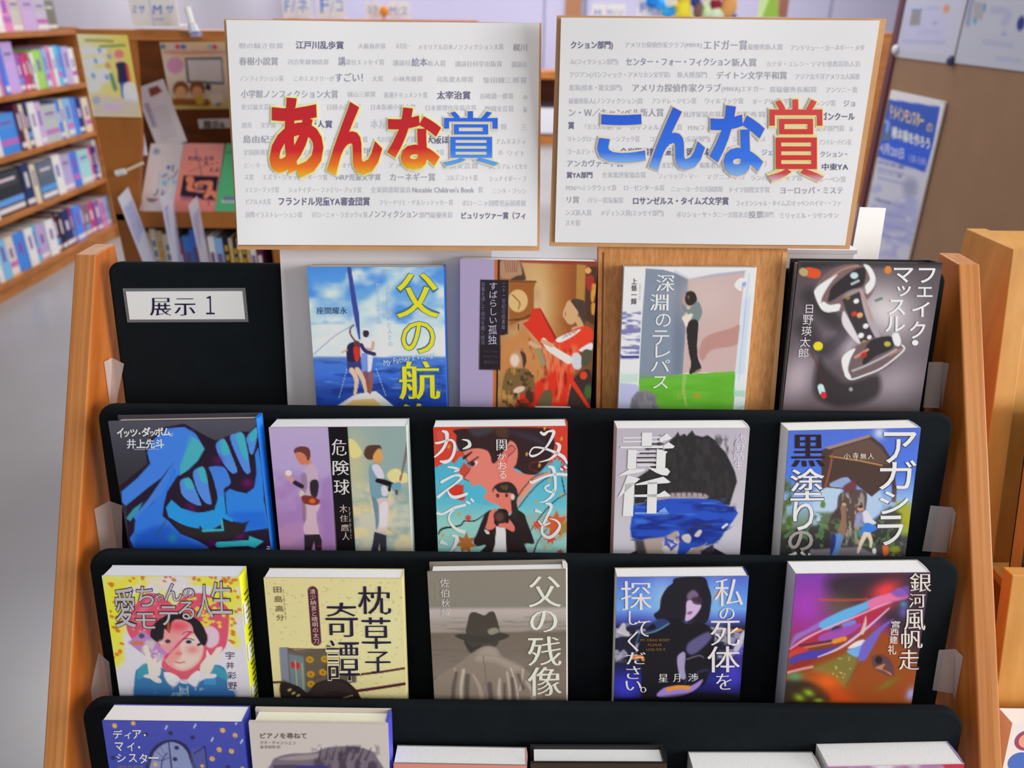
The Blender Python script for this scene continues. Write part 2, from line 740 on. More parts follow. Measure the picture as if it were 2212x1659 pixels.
# clear plastic tabs that hold each padded panel to the side boards
TAPE = clear_mat(a=0.34)
tabs = [(0, [(222, 776), (242, 773), (268, 786)], [(222, 876), (240, 878), (250, 876)]),
        (1, [(210, 1092), (236, 1082), (264, 1092)], [(214, 1185), (243, 1190), (264, 1186)]),
        (2, [(182, 1478), (213, 1410), (236, 1430)], [(205, 1516), (222, 1512), (244, 1508)]),
        (0, [(2040, 780), (2036, 782), (2006, 782)], [(2046, 878), (2036, 882), (1994, 880)]),
        (1, [(2074, 1100), (2058, 1096), (2010, 1092)], [(2066, 1192), (2052, 1194), (1992, 1190)]),
        (2, [(2078, 1408), (2064, 1402), (2028, 1404)], [(2072, 1500), (2058, 1498), (2014, 1490)])]
for i, up, lo in tabs:
    p0 = Vector((0, YT[i] - 0.004, ZT[i])) + NRM * 0.002
    side = -0.4085 if up[0][0] < 1000 else 0.4362
    q = MB()
    U, L = [], []
    for k in range(3):
        for src, dst in ((up, U), (lo, L)):
            P = on_plane(*src[k], p0, NRM)
            if k == 0:
                P = Vector((side, P.y - 0.006, P.z))
            dst.append(P)
    off = NRM * 0.0004
    for k in range(2):
        q.prism([U[k], U[k + 1], L[k + 1], L[k]], off, TAPE)
    to_stand(q.build('clear_tab'))

# ================================================================== THINGS BEHIND THE TOP ROW
PAD0 = Vector((0, YT[0], ZT[0]))
led0 = ZT[0] - 0.186
WCARD = mat((222, 220, 224), 0.6)


def lean_board(name, label, cat, tlx, trx, blx, brx, yt, yb, off, th, m, top, parts=None):
    """board standing on the top ledge and leaning on the first panel"""
    p0 = PAD0 + NRM * off
    tl, tr = on_plane(tlx, yt, p0, NRM), on_plane(trx, yt, p0, NRM)
    bl, br = on_plane(blx, yb, p0, NRM), on_plane(brx, yb, p0, NRM)

    def at(a, b, z):
        t = (z - a.z) / (b.z - a.z)
        return a + (b - a) * t
    zb = led0 + 0.0005
    P = [at(tl, bl, zb), at(tr, br, zb), at(tr, br, top), at(tl, bl, top)]
    root = thing(name, label, cat, Matrix.Translation((P[0] + P[1]) / 2))
    inv = root.matrix_world.inverted()
    q = MB()
    q.prism([inv @ p for p in P], -NRM * th, m)
    o = q.build('board', root)
    return root, P


wc, _P = lean_board('backing_card', 'large plain white card standing behind the blue sailing book, under the left award sign', 'card',
                    604, 1062, 622, 1066, 540, 884, 0.0045, 0.003, WCARD, 1.245)
WGR = wood((176, 118, 66), (205, 148, 92), 420, 420, 2.0, name='striped_veneer')
wbrd, _P2 = lean_board('wooden_board', 'striped wooden board standing behind the green-floored book, under the right award sign', 'board',
                       1293, 1701, 1288, 1672, 540, 885, 0.016, 0.014, WGR, 1.235)
# routed groove along the left edge of the board and a pale edge strip on the right
for (xa, xb, xc, xd, c) in ((1302, 1305, 1297, 1300, (120, 62, 22)), (1691, 1701, 1663, 1672, (214, 160, 108))):
    p0 = PAD0 + NRM * 0.0163
    inv = wbrd.matrix_world.inverted()
    q = MB()
    L = [on_plane(xa, 545, p0, NRM), on_plane(xb, 545, p0, NRM), on_plane(xd, 884, p0, NRM), on_plane(xc, 884, p0, NRM)]
    q.prism([inv @ p for p in L], -NRM * 0.0003, mat(c, 0.5))
    q.build('edge_strip', wbrd)

# white table sheet / card seen behind the stand's top edge on the right
q = MB()
A, B = at_y(1702, 545, 0.80), at_y(1858, 545, 0.80)
C_ = at_y(1724, 592, 0.80)
root = thing('white_box', 'low white box just behind the stand, peeking out left of the dumbbell book', 'box', (A.x + 0.04, 0.84, led0))
q.box(A.x - root.location.x, B.x - root.location.x, -0.03, 0.05, 0.0, A.z - led0, WCARD)
bevel(q.build('body', root), 0.002)
q = MB()
q.box(A.x - root.location.x - 0.001, B.x - root.location.x + 0.001, -0.031, 0.051, A.z - led0 - 0.004, A.z - led0 + 0.0005, mat((205, 203, 212), 0.5))
q.build('lid', root)
# small white card standing right of it
q = MB()
tl, tr = at_y(1858, 448, 0.86), at_y(1914, 450, 0.86)
br, bl = at_y(1900, 556, 0.83), at_y(1840, 556, 0.83)
root = thing('small_card', 'small blank white card standing between the right award sign and the banner poster', 'card', (bl.x + 0.02, 0.845, bl.z - 0.02))
R0 = root.location.copy()
dn = Vector((0, 0, -0.02))
q.prism([tl - R0, tr - R0, br + dn - R0, bl + dn - R0], (0, 0.0015, 0), mat((226, 226, 228), 0.6))
q.build('sheet', root)
q = MB()
q.box(bl.x - R0.x - 0.002, br.x - R0.x + 0.004, -0.016, 0.03, -0.012, 0.0, mat((215, 215, 220), 0.4))
q.build('card_foot', root)
q = MB()
q.box(0.0 - 0.04, 0.04, -0.06, 0.06, -R0.z, -0.012, WOOD_S)
root.location.z = R0.z
q.build('post', root)

# ================================================================== LABEL ON THE FIRST PANEL
p0 = PAD0 + NRM * 0.0006
tl, tr, bl = (on_plane(*p, p0, NRM) for p in ((276, 630), (527, 629), (281, 690)))
Wl, Hl = (tr - tl).length, 0.0
brr = on_plane(530, 690, p0, NRM)
Hl = ((bl - tl).length + (brr - tr).length) / 2
Ml = frame(tl + (tr - tl) / 2 + (bl - tl), tr - tl, tl - bl)
lab = thing('section_label', 'white label reading 展示1 on the black cloth at the top left', 'label', Ml)
q = MB()
q.box(-Wl / 2 - 0.003, Wl / 2 + 0.003, -0.0004, 0.0004, -0.003, Hl + 0.003, clear_mat((150, 150, 155), 0.35))
q.build('plastic_sleeve', lab)
q = MB()
q.box(-Wl / 2, Wl / 2, -0.0009, -0.0004, 0, Hl, mat((228, 226, 232), 0.5))
q.build('paper', lab)
Hh = Homog([(640, 400), (1575, 398), (1590, 628), (665, 632)], [(0, 0), (Wl, 0), (Wl, Hl), (0, Hl)])
k = Ink()
k.put('展', 830, 435, 1010, 608, thin=0.014)
k.put('示', 1025, 435, 1208, 608, thin=0.014)
k.put('１', 1285, 437, 1352, 588, fit=True, bold=-0.006)
k.build('lettering', Hh, mat((30, 22, 60), 0.6), lab, 0.0012, -Wl / 2, Hl)

# ================================================================== THE TWO AWARD SIGNS


def sign(name, label, t, ex, ey, sc_, quad, rim, rows, head, warp):
    W_, H_ = 0.297 * sc_, 0.2095 * sc_
    O = Vector(t) * sc_ + Vector((0, 0, HC))
    M = frame(O, ex, -Vector(ey))
    root = thing(name, label, 'sign', M @ Matrix.Translation((W_ / 2, 0, -H_)))
    Hg = Homog(quad, [(0, 0), (W_, 0), (W_, H_), (0, H_)])
    X0, Z0 = -W_ / 2, H_
    l_, t_, r_, b_, l2, r2 = rim
    q = MB()
    q.prism([(X0 - l_, 0.0015, Z0 + t_), (X0 + W_ + r_, 0.0015, Z0 + t_), (X0 + W_ + r2, 0.0015, -b_), (X0 - l2, 0.0015, -b_)], (0, 0.003, 0), mat((196, 150, 104), 0.7, var=0.08, vscale=30))
    q.build('cardboard_backing', root)
    # slightly wavy paper sheet
    nx, ny = 40, 28
    V, Fc = [], []
    for j in range(ny + 1):
        for i in range(nx + 1):
            u, v = W_ * i / nx, H_ * j / ny
            V.append((X0 + u, warp(u, v), Z0 - v))
    for j in range(ny):
        for i in range(nx):
            a = j * (nx + 1) + i
            Fc.append((a, a + nx + 1, a + nx + 2, a + 1))
    me = bpy.data.meshes.new('paper')
    me.from_pydata(V, [], Fc)
    me.materials.append(mat((222, 222, 224), 0.6))
    me.polygons.foreach_set('use_smooth', [True] * len(Fc))
    o = bpy.data.objects.new('paper', me)
    COL.objects.link(o)
    o.parent = root
    # rows of award names in several greys
    tones = {0: ((186, 186, 194), 0.0), 1: ((156, 156, 168), 0.004), 2: ((100, 96, 128), 0.016), 3: ((198, 198, 206), 0.0), 4: ((140, 140, 166), 0.004)}
    inks = {k_: Ink() for k_ in tones}
    for (y, segs) in rows:
        for seg in segs:
            x0, x1, st, tone, h = seg[:5]
            dy = seg[5] if len(seg) > 5 else 0
            inks[tone].row(st, x0, x1, y + dy, h, bold=tones[tone][1])
    for k_, ik in inks.items():
        o_ = ik.build('small_lettering', Hg, mat(tones[k_][0], 0.7), root, 0.0003, X0, Z0, warp)
        if o_:
            o_['kind'] = 'stuff'
    for (ch, x0, y0, x1, y1, style, bold, shear) in head:
        glow, stops = style
        zt_, zb_ = Z0 - Hg([((x0 + x1) / 2, y0)])[0][1], Z0 - Hg([((x0 + x1) / 2, y1)])[0][1]
        for d_, extra, m_, nm in ((0.0006, 0.040, mat(glow[1], 0.7), 'letter_halo'), (0.0009, 0.022, mat(glow[0], 0.7), 'letter_halo'), (0.0012, 0.0, grad_mat(stops, zb_, zt_), 'headline_letter')):
            ik = Ink()
            e = extra * (x1 - x0)
            ik.put(ch, x0 - e, y0 - e, x1 + e, y1 + e, bold=bold + extra * 0.85, fit=True, shear=shear)
            ik.build(nm, Hg, m_, root, d_, X0, Z0, warp)
    return root


RED = (((248, 222, 130), (240, 225, 190)), [(0.0, (235, 175, 30)), (0.14, (226, 110, 20)), (0.34, (196, 22, 30)), (1.0, (178, 20, 34))])
BLU = (((236, 214, 176), (222, 214, 205)), [(0.0, (92, 160, 236)), (0.3, (40, 110, 225)), (1.0, (24, 92, 215))])
BL2 = (((242, 206, 178), (226, 214, 210)), [(0.0, (130, 175, 232)), (0.22, (40, 110, 225)), (1.0, (20, 84, 210))])
RD2 = (((246, 214, 140), (238, 214, 180)), [(0.0, (205, 175, 205)), (0.10, (196, 60, 60)), (0.22, (200, 34, 34)), (0.6, (200, 40, 44)), (1.0, (205, 62, 66))])

rows1 = [
    (250, [(118, 420, '野の駿さ奈賞', 0, 40), (500, 825, '江戸川乱歩賞', 2, 56, -6), (920, 1110, '大藪春彦賞', 0, 40), (1175, 1280, '大宅壮一', 0, 40), (1325, 1905, 'メモリアル日本ノンフィクション大賞', 0, 42, 8), (1965, 2065, '梶川', 1, 52, 14)]),
    (358, [(118, 385, '春樹小説賞', 1, 58, -4), (445, 725, '河合隼雄物語賞', 0, 40), (785, 835, '講', 4, 64, -6), (835, 1100, '談社エッセイ賞', 0, 42), (1155, 1280, '講談社', 0, 42, 6), (1280, 1390, '絵本', 4, 62, 2), (1390, 1515, '新人賞', 0, 42, 10), (1575, 1895, '講談社科学出版賞', 0, 42, 14), (1955, 2062, '講談社', 0, 42, 20)]),
    (470, [(120, 420, 'ノンフィクション賞', 0, 42), (485, 760, 'このミステリーが', 0, 40), (760, 990, 'すごい！', 4, 66, -8), (1015, 1090, '大賞', 0, 42), (1155, 1360, '小林秀雄賞', 0, 42, 2), (1450, 1700, '司馬遼太郎賞', 0, 42, 6), (1765, 2060, '柴田錬三郎賞', 0, 44, 12)]),
    (575, [(130, 785, '小学館ノンフィクション大賞', 1, 58), (845, 1040, '城山三郎賞', 0, 42), (1095, 1390, '新潮ドキュメント賞', 0, 44, 6), (1450, 1680, '太宰治賞', 2, 58, 8), (1740, 1970, '谷崎潤一郎賞', 0, 44, 14), (2030, 2065, '中', 0, 40, 24)]),
    (662, [(132, 360, '央公論文芸賞', 0, 42), (420, 650, '坪田譲治文学賞', 0, 42), (705, 940, '日経小説大賞', 0, 42), (1000, 1310, '日本医療小説大賞', 0, 42), (1370, 1720, '日本推理作家協会賞', 0, 42, 6), (1775, 1970, '野間文芸賞', 0, 42, 12), (2032, 2062, '萩', 0, 40, 18)]),
    (785, [(135, 205, '読売', 0, 42), (262, 365, '文学賞', 0, 42), (425, 745, '文藝界新人賞', 2, 54, -8), (800, 922, '野間賞', 0, 42), (1000, 1240, '本屋大賞', 3, 70, -10), (1290, 1460, '松本清張賞', 0, 42), (1560, 1925, '三島由紀夫文学賞', 0, 42, 10), (2015, 2060, '三', 0, 50, 14)]),
    (880, [(140, 440, '島由紀夫賞', 1, 56), (490, 700, '紫式部文学', 0, 42), (750, 985, '山田風太郎賞', 0, 42), (1040, 1310, '吉川英治文学賞', 0, 42), (1380, 1780, '大阪ほんま本大賞', 2, 56, 4), (1845, 2055, 'アムネスティ', 0, 42, 14)]),
    (968, [(145, 370, '全国図書館協', 0, 42), (390, 610, '会推薦図書会', 0, 42), (640, 735, '協会賞', 0, 42), (790, 930, 'アメリカ', 0, 42), (930, 1010, '学校', 1, 56, -8), (1080, 1290, '児童図書館協', 0, 42), (1440, 1500, '会賞', 0, 42), (1860, 1900, 'ホ', 0, 42), (1920, 2050, 'ワイト', 3, 42, 6)]),
    (1055, [(150, 300, 'ビーター', 3, 42), (350, 640, 'オブライエン賞', 3, 42), (660, 870, 'プリンツ・オナ', 0, 42), (900, 1055, 'ディッセイ', 3, 42), (1120, 1300, 'アメリカ', 3, 42), (1480, 1730, '探偵文芸賞', 0, 42, 4), (1790, 2062, 'ウィリアム・Cモリ', 0, 42, 8)]),
    (1135, [(150, 215, 'ス賞', 0, 42), (272, 710, 'エズラ・ジャック・キーツ賞', 0, 42), (765, 1070, 'NRP児童文学賞', 1, 46), (1125, 1440, 'カーネギー賞', 1, 56), (1505, 1725, 'コルデコット賞', 0, 42, 4), (1800, 2055, 'シュナイダー・フ', 0, 42, 10)]),
    (1220, [(155, 385, 'ァミリーブック賞', 0, 42), (445, 940, 'シュナイダー・ファミリーブック賞', 0, 42), (1000, 1275, '全米図書館協会', 0, 44), (1280, 1700, "Notable Children's Book", 1, 50), (1725, 1760, '賞', 0, 42), (1820, 2055, 'ニンタ・ブッシ', 3, 42, 8)]),
    (1300, [(158, 330, 'ピアルメ大賞', 0, 42), (372, 995, 'フランドル児童YA審査団賞', 2, 60, -2), (1055, 1558, 'フリードリヒ・ゲルシュテッカー賞', 0, 42, 6), (1615, 2050, 'ボローニャ国際児童図書展', 0, 44, 10)]),
    (1388, [(160, 540, '国際イラストレーション賞', 0, 44), (600, 980, 'ボローニャ・ラガッツィ賞', 0, 44), (980, 1320, 'ノンフィクション', 1, 54, -4), (1325, 1555, '部門最優秀賞', 0, 44, 2), (1605, 2052, 'ピュリッツァー賞（フィ', 2, 50, 6)]),
]
head1 = [('あ', 322, 600, 682, 1140, RED, 0.040, 0.0), ('ん', 705, 628, 1080, 1122, RED, 0.036, 0.0), ('な', 1112, 666, 1478, 1085, RED, 0.040, 0.0), ('賞', 1486, 692, 1868, 1062, BLU, 0.004, 0.0)]


def warp1(u, v):
    return -0.0008 - 0.0012 * (0.5 + 0.5 * math.sin(u * 38 + v * 9)) - 0.0030 * math.exp(-((u - 0.27) / 0.03) ** 2) * math.exp(-(v / 0.07) ** 2) - 0.002 * math.exp(-(u / 0.05) ** 2) * (v / 0.2) ** 2


sign('award_sign', 'white sign on cardboard with the headline あんな賞 in red and blue', (-0.27434, 0.81802, -0.01255), (0.99963, 0.0273, -0.0017), (-0.0013, -0.26616, -0.9639), 0.94,
     [(30, 75), (2145, 100), (2120, 1600), (105, 1590)], (0.0030, 0.0015, 0.0020, 0.0045, 0.0025, 0.0025), rows1, head1, warp1)

rows2 = [
    (235, [(155, 430, 'クション部門)', 2, 54), (505, 1005, 'アメリカ探偵作家クラブ(MWA)', 0, 42), (1010, 1300, 'エドガー賞', 1, 70, 0), (1300, 1530, '最優秀新人賞', 0, 42, 12), (1575, 2050, 'アンドリュー・カーネギー・メダ', 0, 42, 18)]),
    (345, [(155, 465, 'ル(フィクション部門)', 0, 42), (510, 1190, 'センター・フォー・フィクション', 4, 58), (1195, 1360, '新人賞', 1, 58, 4), (1420, 2025, 'カナダ・エレン・ソマセ推薦賞新人賞', 3, 42, 14)]),
    (430, [(150, 800, 'アジアン(パシフィック・アメリカン文学賞)', 0, 42), (845, 1040, '新大陸部門', 0, 44), (1095, 1555, 'デイトン文学平和賞', 1, 54, 4), (1605, 2020, 'アジア太平洋アメリカ人図書', 0, 42, 12)]),
    (515, [(150, 490, '館賞(絵本・散文部門)', 0, 44), (550, 1130, 'アメリカ探偵作家クラブ', 1, 58, 2), (1130, 1410, '(MWA)エドガー', 0, 44, 8), (1440, 1745, '賞最優秀長編賞', 0, 42, 12), (1800, 2005, 'アンソニー賞', 0, 42, 14)]),
    (602, [(145, 625, '最優秀新人(ノンフィクション)賞', 0, 42), (680, 970, 'アンドレ・ジモン賞', 0, 42), (1020, 1275, 'ウィルブック賞', 0, 42), (1330, 1600, 'オーブリー文学賞', 0, 42, 4), (1700, 1865, 'オレンジ賞', 0, 42, 14), (1910, 1995, 'ジョ', 4, 48, 16)]),
    (678, [(140, 760, 'ン・Ｗ／キャンベル新人賞', 1, 58), (800, 1130, '全米批評家協会賞', 0, 42, 12), (1200, 1420, '最優秀賞', 0, 42, 12), (1765, 1985, 'ゴンクール', 2, 54, 26)]),
    (762, [(140, 182, '賞', 2, 50), (232, 485, '「ガラスの鍵」賞', 0, 42, 10), (540, 880, 'カリフォルニア州賞', 0, 42, 12), (915, 1235, 'PEN/フォークナー賞', 0, 42, 16), (1280, 1440, 'ボストン', 0, 42), (1735, 1920, '文学部門賞', 0, 42, 20), (1945, 1980, 'ネ', 0, 42, 26)]),
    (852, [(135, 605, 'リトングローブ・ホーンブック賞', 0, 42), (665, 880, 'コスタ賞新人', 0, 42), (895, 1060, '(伝記部門)', 0, 42), (1200, 1420, 'シェイマス', 3, 42), (1755, 1965, 'アンドルーパイン賞', 0, 42, 20)]),
    (935, [(132, 440, 'ゴールデン・ダガー賞', 0, 42), (475, 1050, '全米図書館児童文学図書賞', 2, 52), (1385, 1700, 'ジェイムズ・サレ', 4, 46, 4), (1760, 1950, 'クション・', 4, 46, 16)]),
    (1012, [(130, 500, 'アンカヴァード賞', 4, 50), (720, 860, '全米文学賞', 0, 42, 12), (990, 1130, '編集者賞', 0, 42, 12), (1200, 1420, '批評家賞部門', 0, 42), (1770, 1945, '中東YA', 2, 48, 22)]),
    (1088, [(130, 300, '賞YA部門', 2, 44), (360, 645, '全米批評家協会賞', 0, 42), (720, 985, 'フィリップ・マー', 3, 42, 8), (1030, 1280, 'マグニフィコ', 3, 42, 12), (1315, 1650, 'ランバ文学クィア賞', 0, 42, 18), (1755, 1930, 'レーベン賞', 0, 42, 28)]),
    (1172, [(128, 455, 'PEN/ヘミングウェイ賞', 0, 42), (500, 765, 'ローゼンタール賞', 0, 42), (805, 1140, 'ニューヨーク公共図書館', 0, 42, 8), (1175, 1440, 'ドイツ国際文学賞', 0, 42, 12), (1500, 1915, 'ヨーロッパ・ミステ', 1, 52, 16)]),
    (1250, [(125, 215, 'リ賞', 1, 48), (265, 500, 'バリー賞長編賞', 0, 42, 4), (555, 1175, 'ロサンゼルス・タイムズ文学賞', 2, 54, 8), (1220, 1900, 'フィナンシャル・タイムズ/オッペンハイマー・ファ', 0, 42, 22)]),
    (1335, [(122, 295, 'ンズ新人賞', 0, 42), (350, 760, 'メディシス賞(エッセイ部門)', 0, 42, 2), (840, 1300, 'ボリショーヤ・クニーガ賞次点', 0, 42, 12), (1300, 1400, '投票', 1, 50, 12), (1400, 1465, '部門', 0, 42, 12), (1500, 1885, 'ミリャエル・ラザンサン', 0, 42, 18)]),
    (1402, [(122, 222, 'スキ賞', 0, 44)]),
]
head2 = [('こ', 328, 690, 640, 1010, BL2, 0.044, 0.0), ('ん', 662, 642, 1022, 1060, BL2, 0.036, 0.0), ('な', 1050, 630, 1405, 1095, BL2, 0.040, 0.0), ('賞', 1425, 592, 1782, 1130, RD2, 0.006, 0.0)]


def warp2(u, v):
    return -0.0012 - 0.0016 * (0.5 + 0.5 * math.sin(u * 30 - 1.0)) * math.exp(-(v / 0.05) ** 2) - 0.0008 * math.sin(u * 24 + v * 20)


sign('award_sign', 'white sign on cardboard with the headline こんな賞 in blue and red', (0.04228, 0.8102, -0.00724), (0.99999, -0.0031, 0.0008), (0.0007, -0.11029, -0.9939), 0.92,
     [(95, 55), (2145, 75), (1925, 1550), (55, 1530)], (0.0035, 0.0020, 0.0075, 0.0040, 0.0050, 0.0055), rows2, head2, warp2)

# ================================================================== FACE-OUT BOOKS
PAGE = (238, 234, 230)


def book(tier, crop, quad, tpx, fn, label, group_row, spine=(200, 200, 205), page=PAGE, board=(120, 120, 120), hard=False, gap=0.030, text=None, tmm=None, nx=134, grid=2.3, spine_fn=None, extra_bottom=0.0, lean=None, side='right'):
    ox, oy, s = crop
    px = [(ox + x / s, oy + y / s) for x, y in quad]
    al = AL if lean is None else math.radians(lean)
    nrm = Vector((0, -math.cos(al), math.sin(al)))
    upv = Vector((0, math.sin(al), math.cos(al)))
    p0 = Vector((0, YT[tier] - gap, ZT[tier]))
    TL, TR, BR, BL = (on_plane(*p, p0, nrm) for p in px)
    ex = (TR - TL).normalized()
    W = (TR - TL).length
    up = nrm.cross(ex) * -1
    if up.z < 0:
        up = -up
    Hv = ((TL - BL).dot(up) + (TR - BR).dot(up)) / 2
    ztop = min(TL.z, TR.z)
    H = (ztop - (ZT[tier] - 0.186)) / up.z - 0.001
    eps = TH + math.atan(((px[0][1] + px[1][1]) / 2 - CY) / FPX)
    T = tmm if tmm else min(0.034, tpx * 0.735 / FPX / math.sin(eps - al))
    T = min(T, gap + 0.0)
    org = (TL + TR) / 2 - up * H
    M = frame(org, ex, up)
    root = thing('book', label, 'book', M, group_row)
    c = 0.0025 if hard else 0.0008
    e = 0.0035 if hard else 0.0004
    mb = mat(board, 0.45)
    sp = mat(spine, 0.4)
    x0, x1 = -W / 2, W / 2
    sgn = 1 if side == 'right' else -1
    q = MB()
    q.box(x0, x1, 0, c, 0, H, mb)
    fc = q.build('front_cover', root)
    q = MB()
    q.box(x0, x1, T - c, T, 0, H, mb)
    q.build('back_cover', root)
    q = MB()
    n = 8
    prof = []
    for i in range(n + 1):
        t = i / n
        prof.append((x1 - c + (0.0022 if hard else 0.0010) * math.sin(math.pi * t) + c * 0.9, c * 0.3 + (T - 0.6 * c) * t))
    prof += [(x1 - c, T - c), (x1 - c, c)]
    q.prism([(sgn * x, y, 0) for x, y in prof], (0, 0, H), sp)
    spn = q.build('spine', root)
    q = MB()
    q.box(min(sgn * (x0 + e), sgn * (x1 - c - 0.0003)), max(sgn * (x0 + e), sgn * (x1 - c - 0.0003)), c + 0.0002, T - c - 0.0002, e, H - e, mat(page, 0.8, bump=0.3, bscale=900))
    q.build('page_block', root)
    quadH = Homog(quad, [(0, 0), (W, 0), (W, Hv), (0, Hv)])
    Hs = min(H, Hv * 1.10)
    ny = int(nx * Hs / W)
    print_sheet('cover_print', fc, quadH, W, Hs, fn, nx, ny, -W / 2, H)
    if text:
        inks = text()
        for nm, ik, col_, dep in inks:
            ik.build(nm, quadH, mat(col_, 0.5, spec=0.2), fc, dep, -W / 2, H)
    if spine_fn:
        spine_fn(spn, x1, T, H, c)
    print('BOOK', label[:40], 'W %.3f H %.3f T %.3f' % (W, H, T))
    return root


def ink(*calls):
    k = Ink()
    for kind, *a in calls:
        kw = a.pop() if isinstance(a[-1], dict) else {}
        getattr(k, kind)(*a, **kw)
    return k


TT, AT = 'title_lettering', 'author_lettering'


# ---- row 1
def a1(A):
    A.gy([(200, (72, 140, 228)), (500, (110, 168, 236)), (800, (196, 216, 242)), (1060, (215, 224, 240)), (1085, (90, 130, 200)), (1110, (74, 120, 205)), (1250, (62, 112, 215)), (1400, (40, 72, 160)), (1600, (28, 70, 180))])
    sky = lambda x, y: band(y, 0, 1080)
    A.noise((225, 235, 248), 260, 150, 0.42, 0.75, 0.9, 3, sky)
    A.noise((60, 130, 225), 240, 160, 0.5, 0.75, 0.75, 8, lambda x, y: band(y, 0, 760))
    A.p((205, 224, 245), '740 640 900 480 1080 330 1260 205 1330 205 1200 330 1040 500 900 640 780 760', 60, 0.75)
    A.noise((24, 50, 130), 190, 45, 0.52, 0.72, 0.7, 5, lambda x, y: band(y, 1130, 1700, 80))
    A.noise((120, 165, 235), 160, 30, 0.6, 0.8, 0.5, 9, lambda x, y: band(y, 1110, 1420, 60))
    A.l((110, 120, 160), '325 1100 450 1085 700 1095', 12, 10, 0.6)
    A.l((70, 90, 160), [(322, 1055), (420, 970), (540, 870), (680, 790)], 5, 6)
    A.l((215, 228, 240), '560 1480 650 1180', 5, 6, 0.8)
    A.l((215, 228, 240), '930 1190 1020 1460', 5, 6, 0.8)
    A.p((238, 236, 232), '475 1595 640 1490 720 1440 920 1410 960 1440 1135 1595', 8, sm=False)
    A.p((226, 190, 120), '560 1590 700 1495 900 1480 1010 1590', 10, sm=False)
    A.l((60, 74, 150), '690 210 728 520 752 680 775 900', [36, 50, 52, 18], 8, sm=False)
    A.p((225, 222, 228), '800 890 900 900 915 960 900 1090 880 1225 800 1220 800 1000', 8, sm=False)
    A.p((120, 145, 220), '790 1040 850 1040 850 1225 790 1220', 10, sm=False)
    A.l((205, 165, 140), '905 940 895 1000 840 1000', 30)
    A.e((60, 40, 55), 838, 850, 30, 38)
    A.e((225, 226, 224), 838, 808, 34, 12)
    A.l((140, 80, 70), '825 1230 845 1350 835 1400', 38)
    A.l((150, 90, 80), '880 1230 880 1330 862 1420', 34)
    A.p((38, 36, 70), '660 960 720 930 760 940 780 1010 770 1140 720 1200 660 1150 645 1040', 8)
    A.p((205, 50, 40), '715 985 765 980 775 1060 745 1140 720 1080', 8)
    A.l((120, 60, 70), '720 770 690 800 690 860 730 920', 16)
    A.e((110, 55, 40), 745, 945, 32, 26)
    A.l((50, 50, 100), '790 960 830 1020 915 1050', 36)
    A.l((214, 160, 130), '650 1010 600 1035', 16)
    A.p((50, 62, 120), '650 1120 780 1130 790 1195 650 1210', 8, sm=False)
    A.l((226, 190, 160), '690 1205 735 1300 715 1450', [50, 44, 26])
    A.l((226, 190, 160), '745 1200 800 1300 825 1430', [50, 44, 24])
    A.e((235, 232, 228), 725, 1475, 45, 20)
    A.e((235, 232, 228), 840, 1455, 42, 26, 30)


def t1():
    Y = (232, 216, 40)
    k = ink(('put', '父', 1140, 270, 1555, 700, dict(fit=True, thin=0.010, bold=0.012)), ('put', 'の', 1185, 735, 1510, 1045, dict(fit=True, bold=0.006)),
            ('put', '航', 1150, 1118, 1550, 1490, dict(fit=True, thin=0.012, bold=0.010)), ('put', '海', 1165, 1530, 1540, 1900, dict(fit=True, thin=0.01, bold=0.01)))
    g = ink(('put', '父', 1130, 262, 1565, 708, dict(fit=True, bold=0.035)), ('put', 'の', 1178, 728, 1517, 1052, dict(fit=True, bold=0.03)), ('put', '航', 1142, 1110, 1558, 1498, dict(fit=True, bold=0.03)))
    return [('lettering_shadow', g, (70, 120, 150), 0.0005), (TT, k, Y, 0.0008),
            (AT, ink(('row', '座間耀永', 365, 665, 628, 72)), (40, 60, 110), 0.0006),
            ('subtitle_lettering', ink(('col', '航跡をさぐる23年間', 965, 975, 360, 760, 50, {}), ('col', '父と闘い挑んだ人との', 1065, 1080, 370, 980, 50, {})), (186, 205, 235), 0.0006),
            ('subtitle_lettering', ink(('row', "My Father's Voyage", 1000, 1520, 1130, 80, -0.18, {})), (200, 215, 240), 0.0006)]


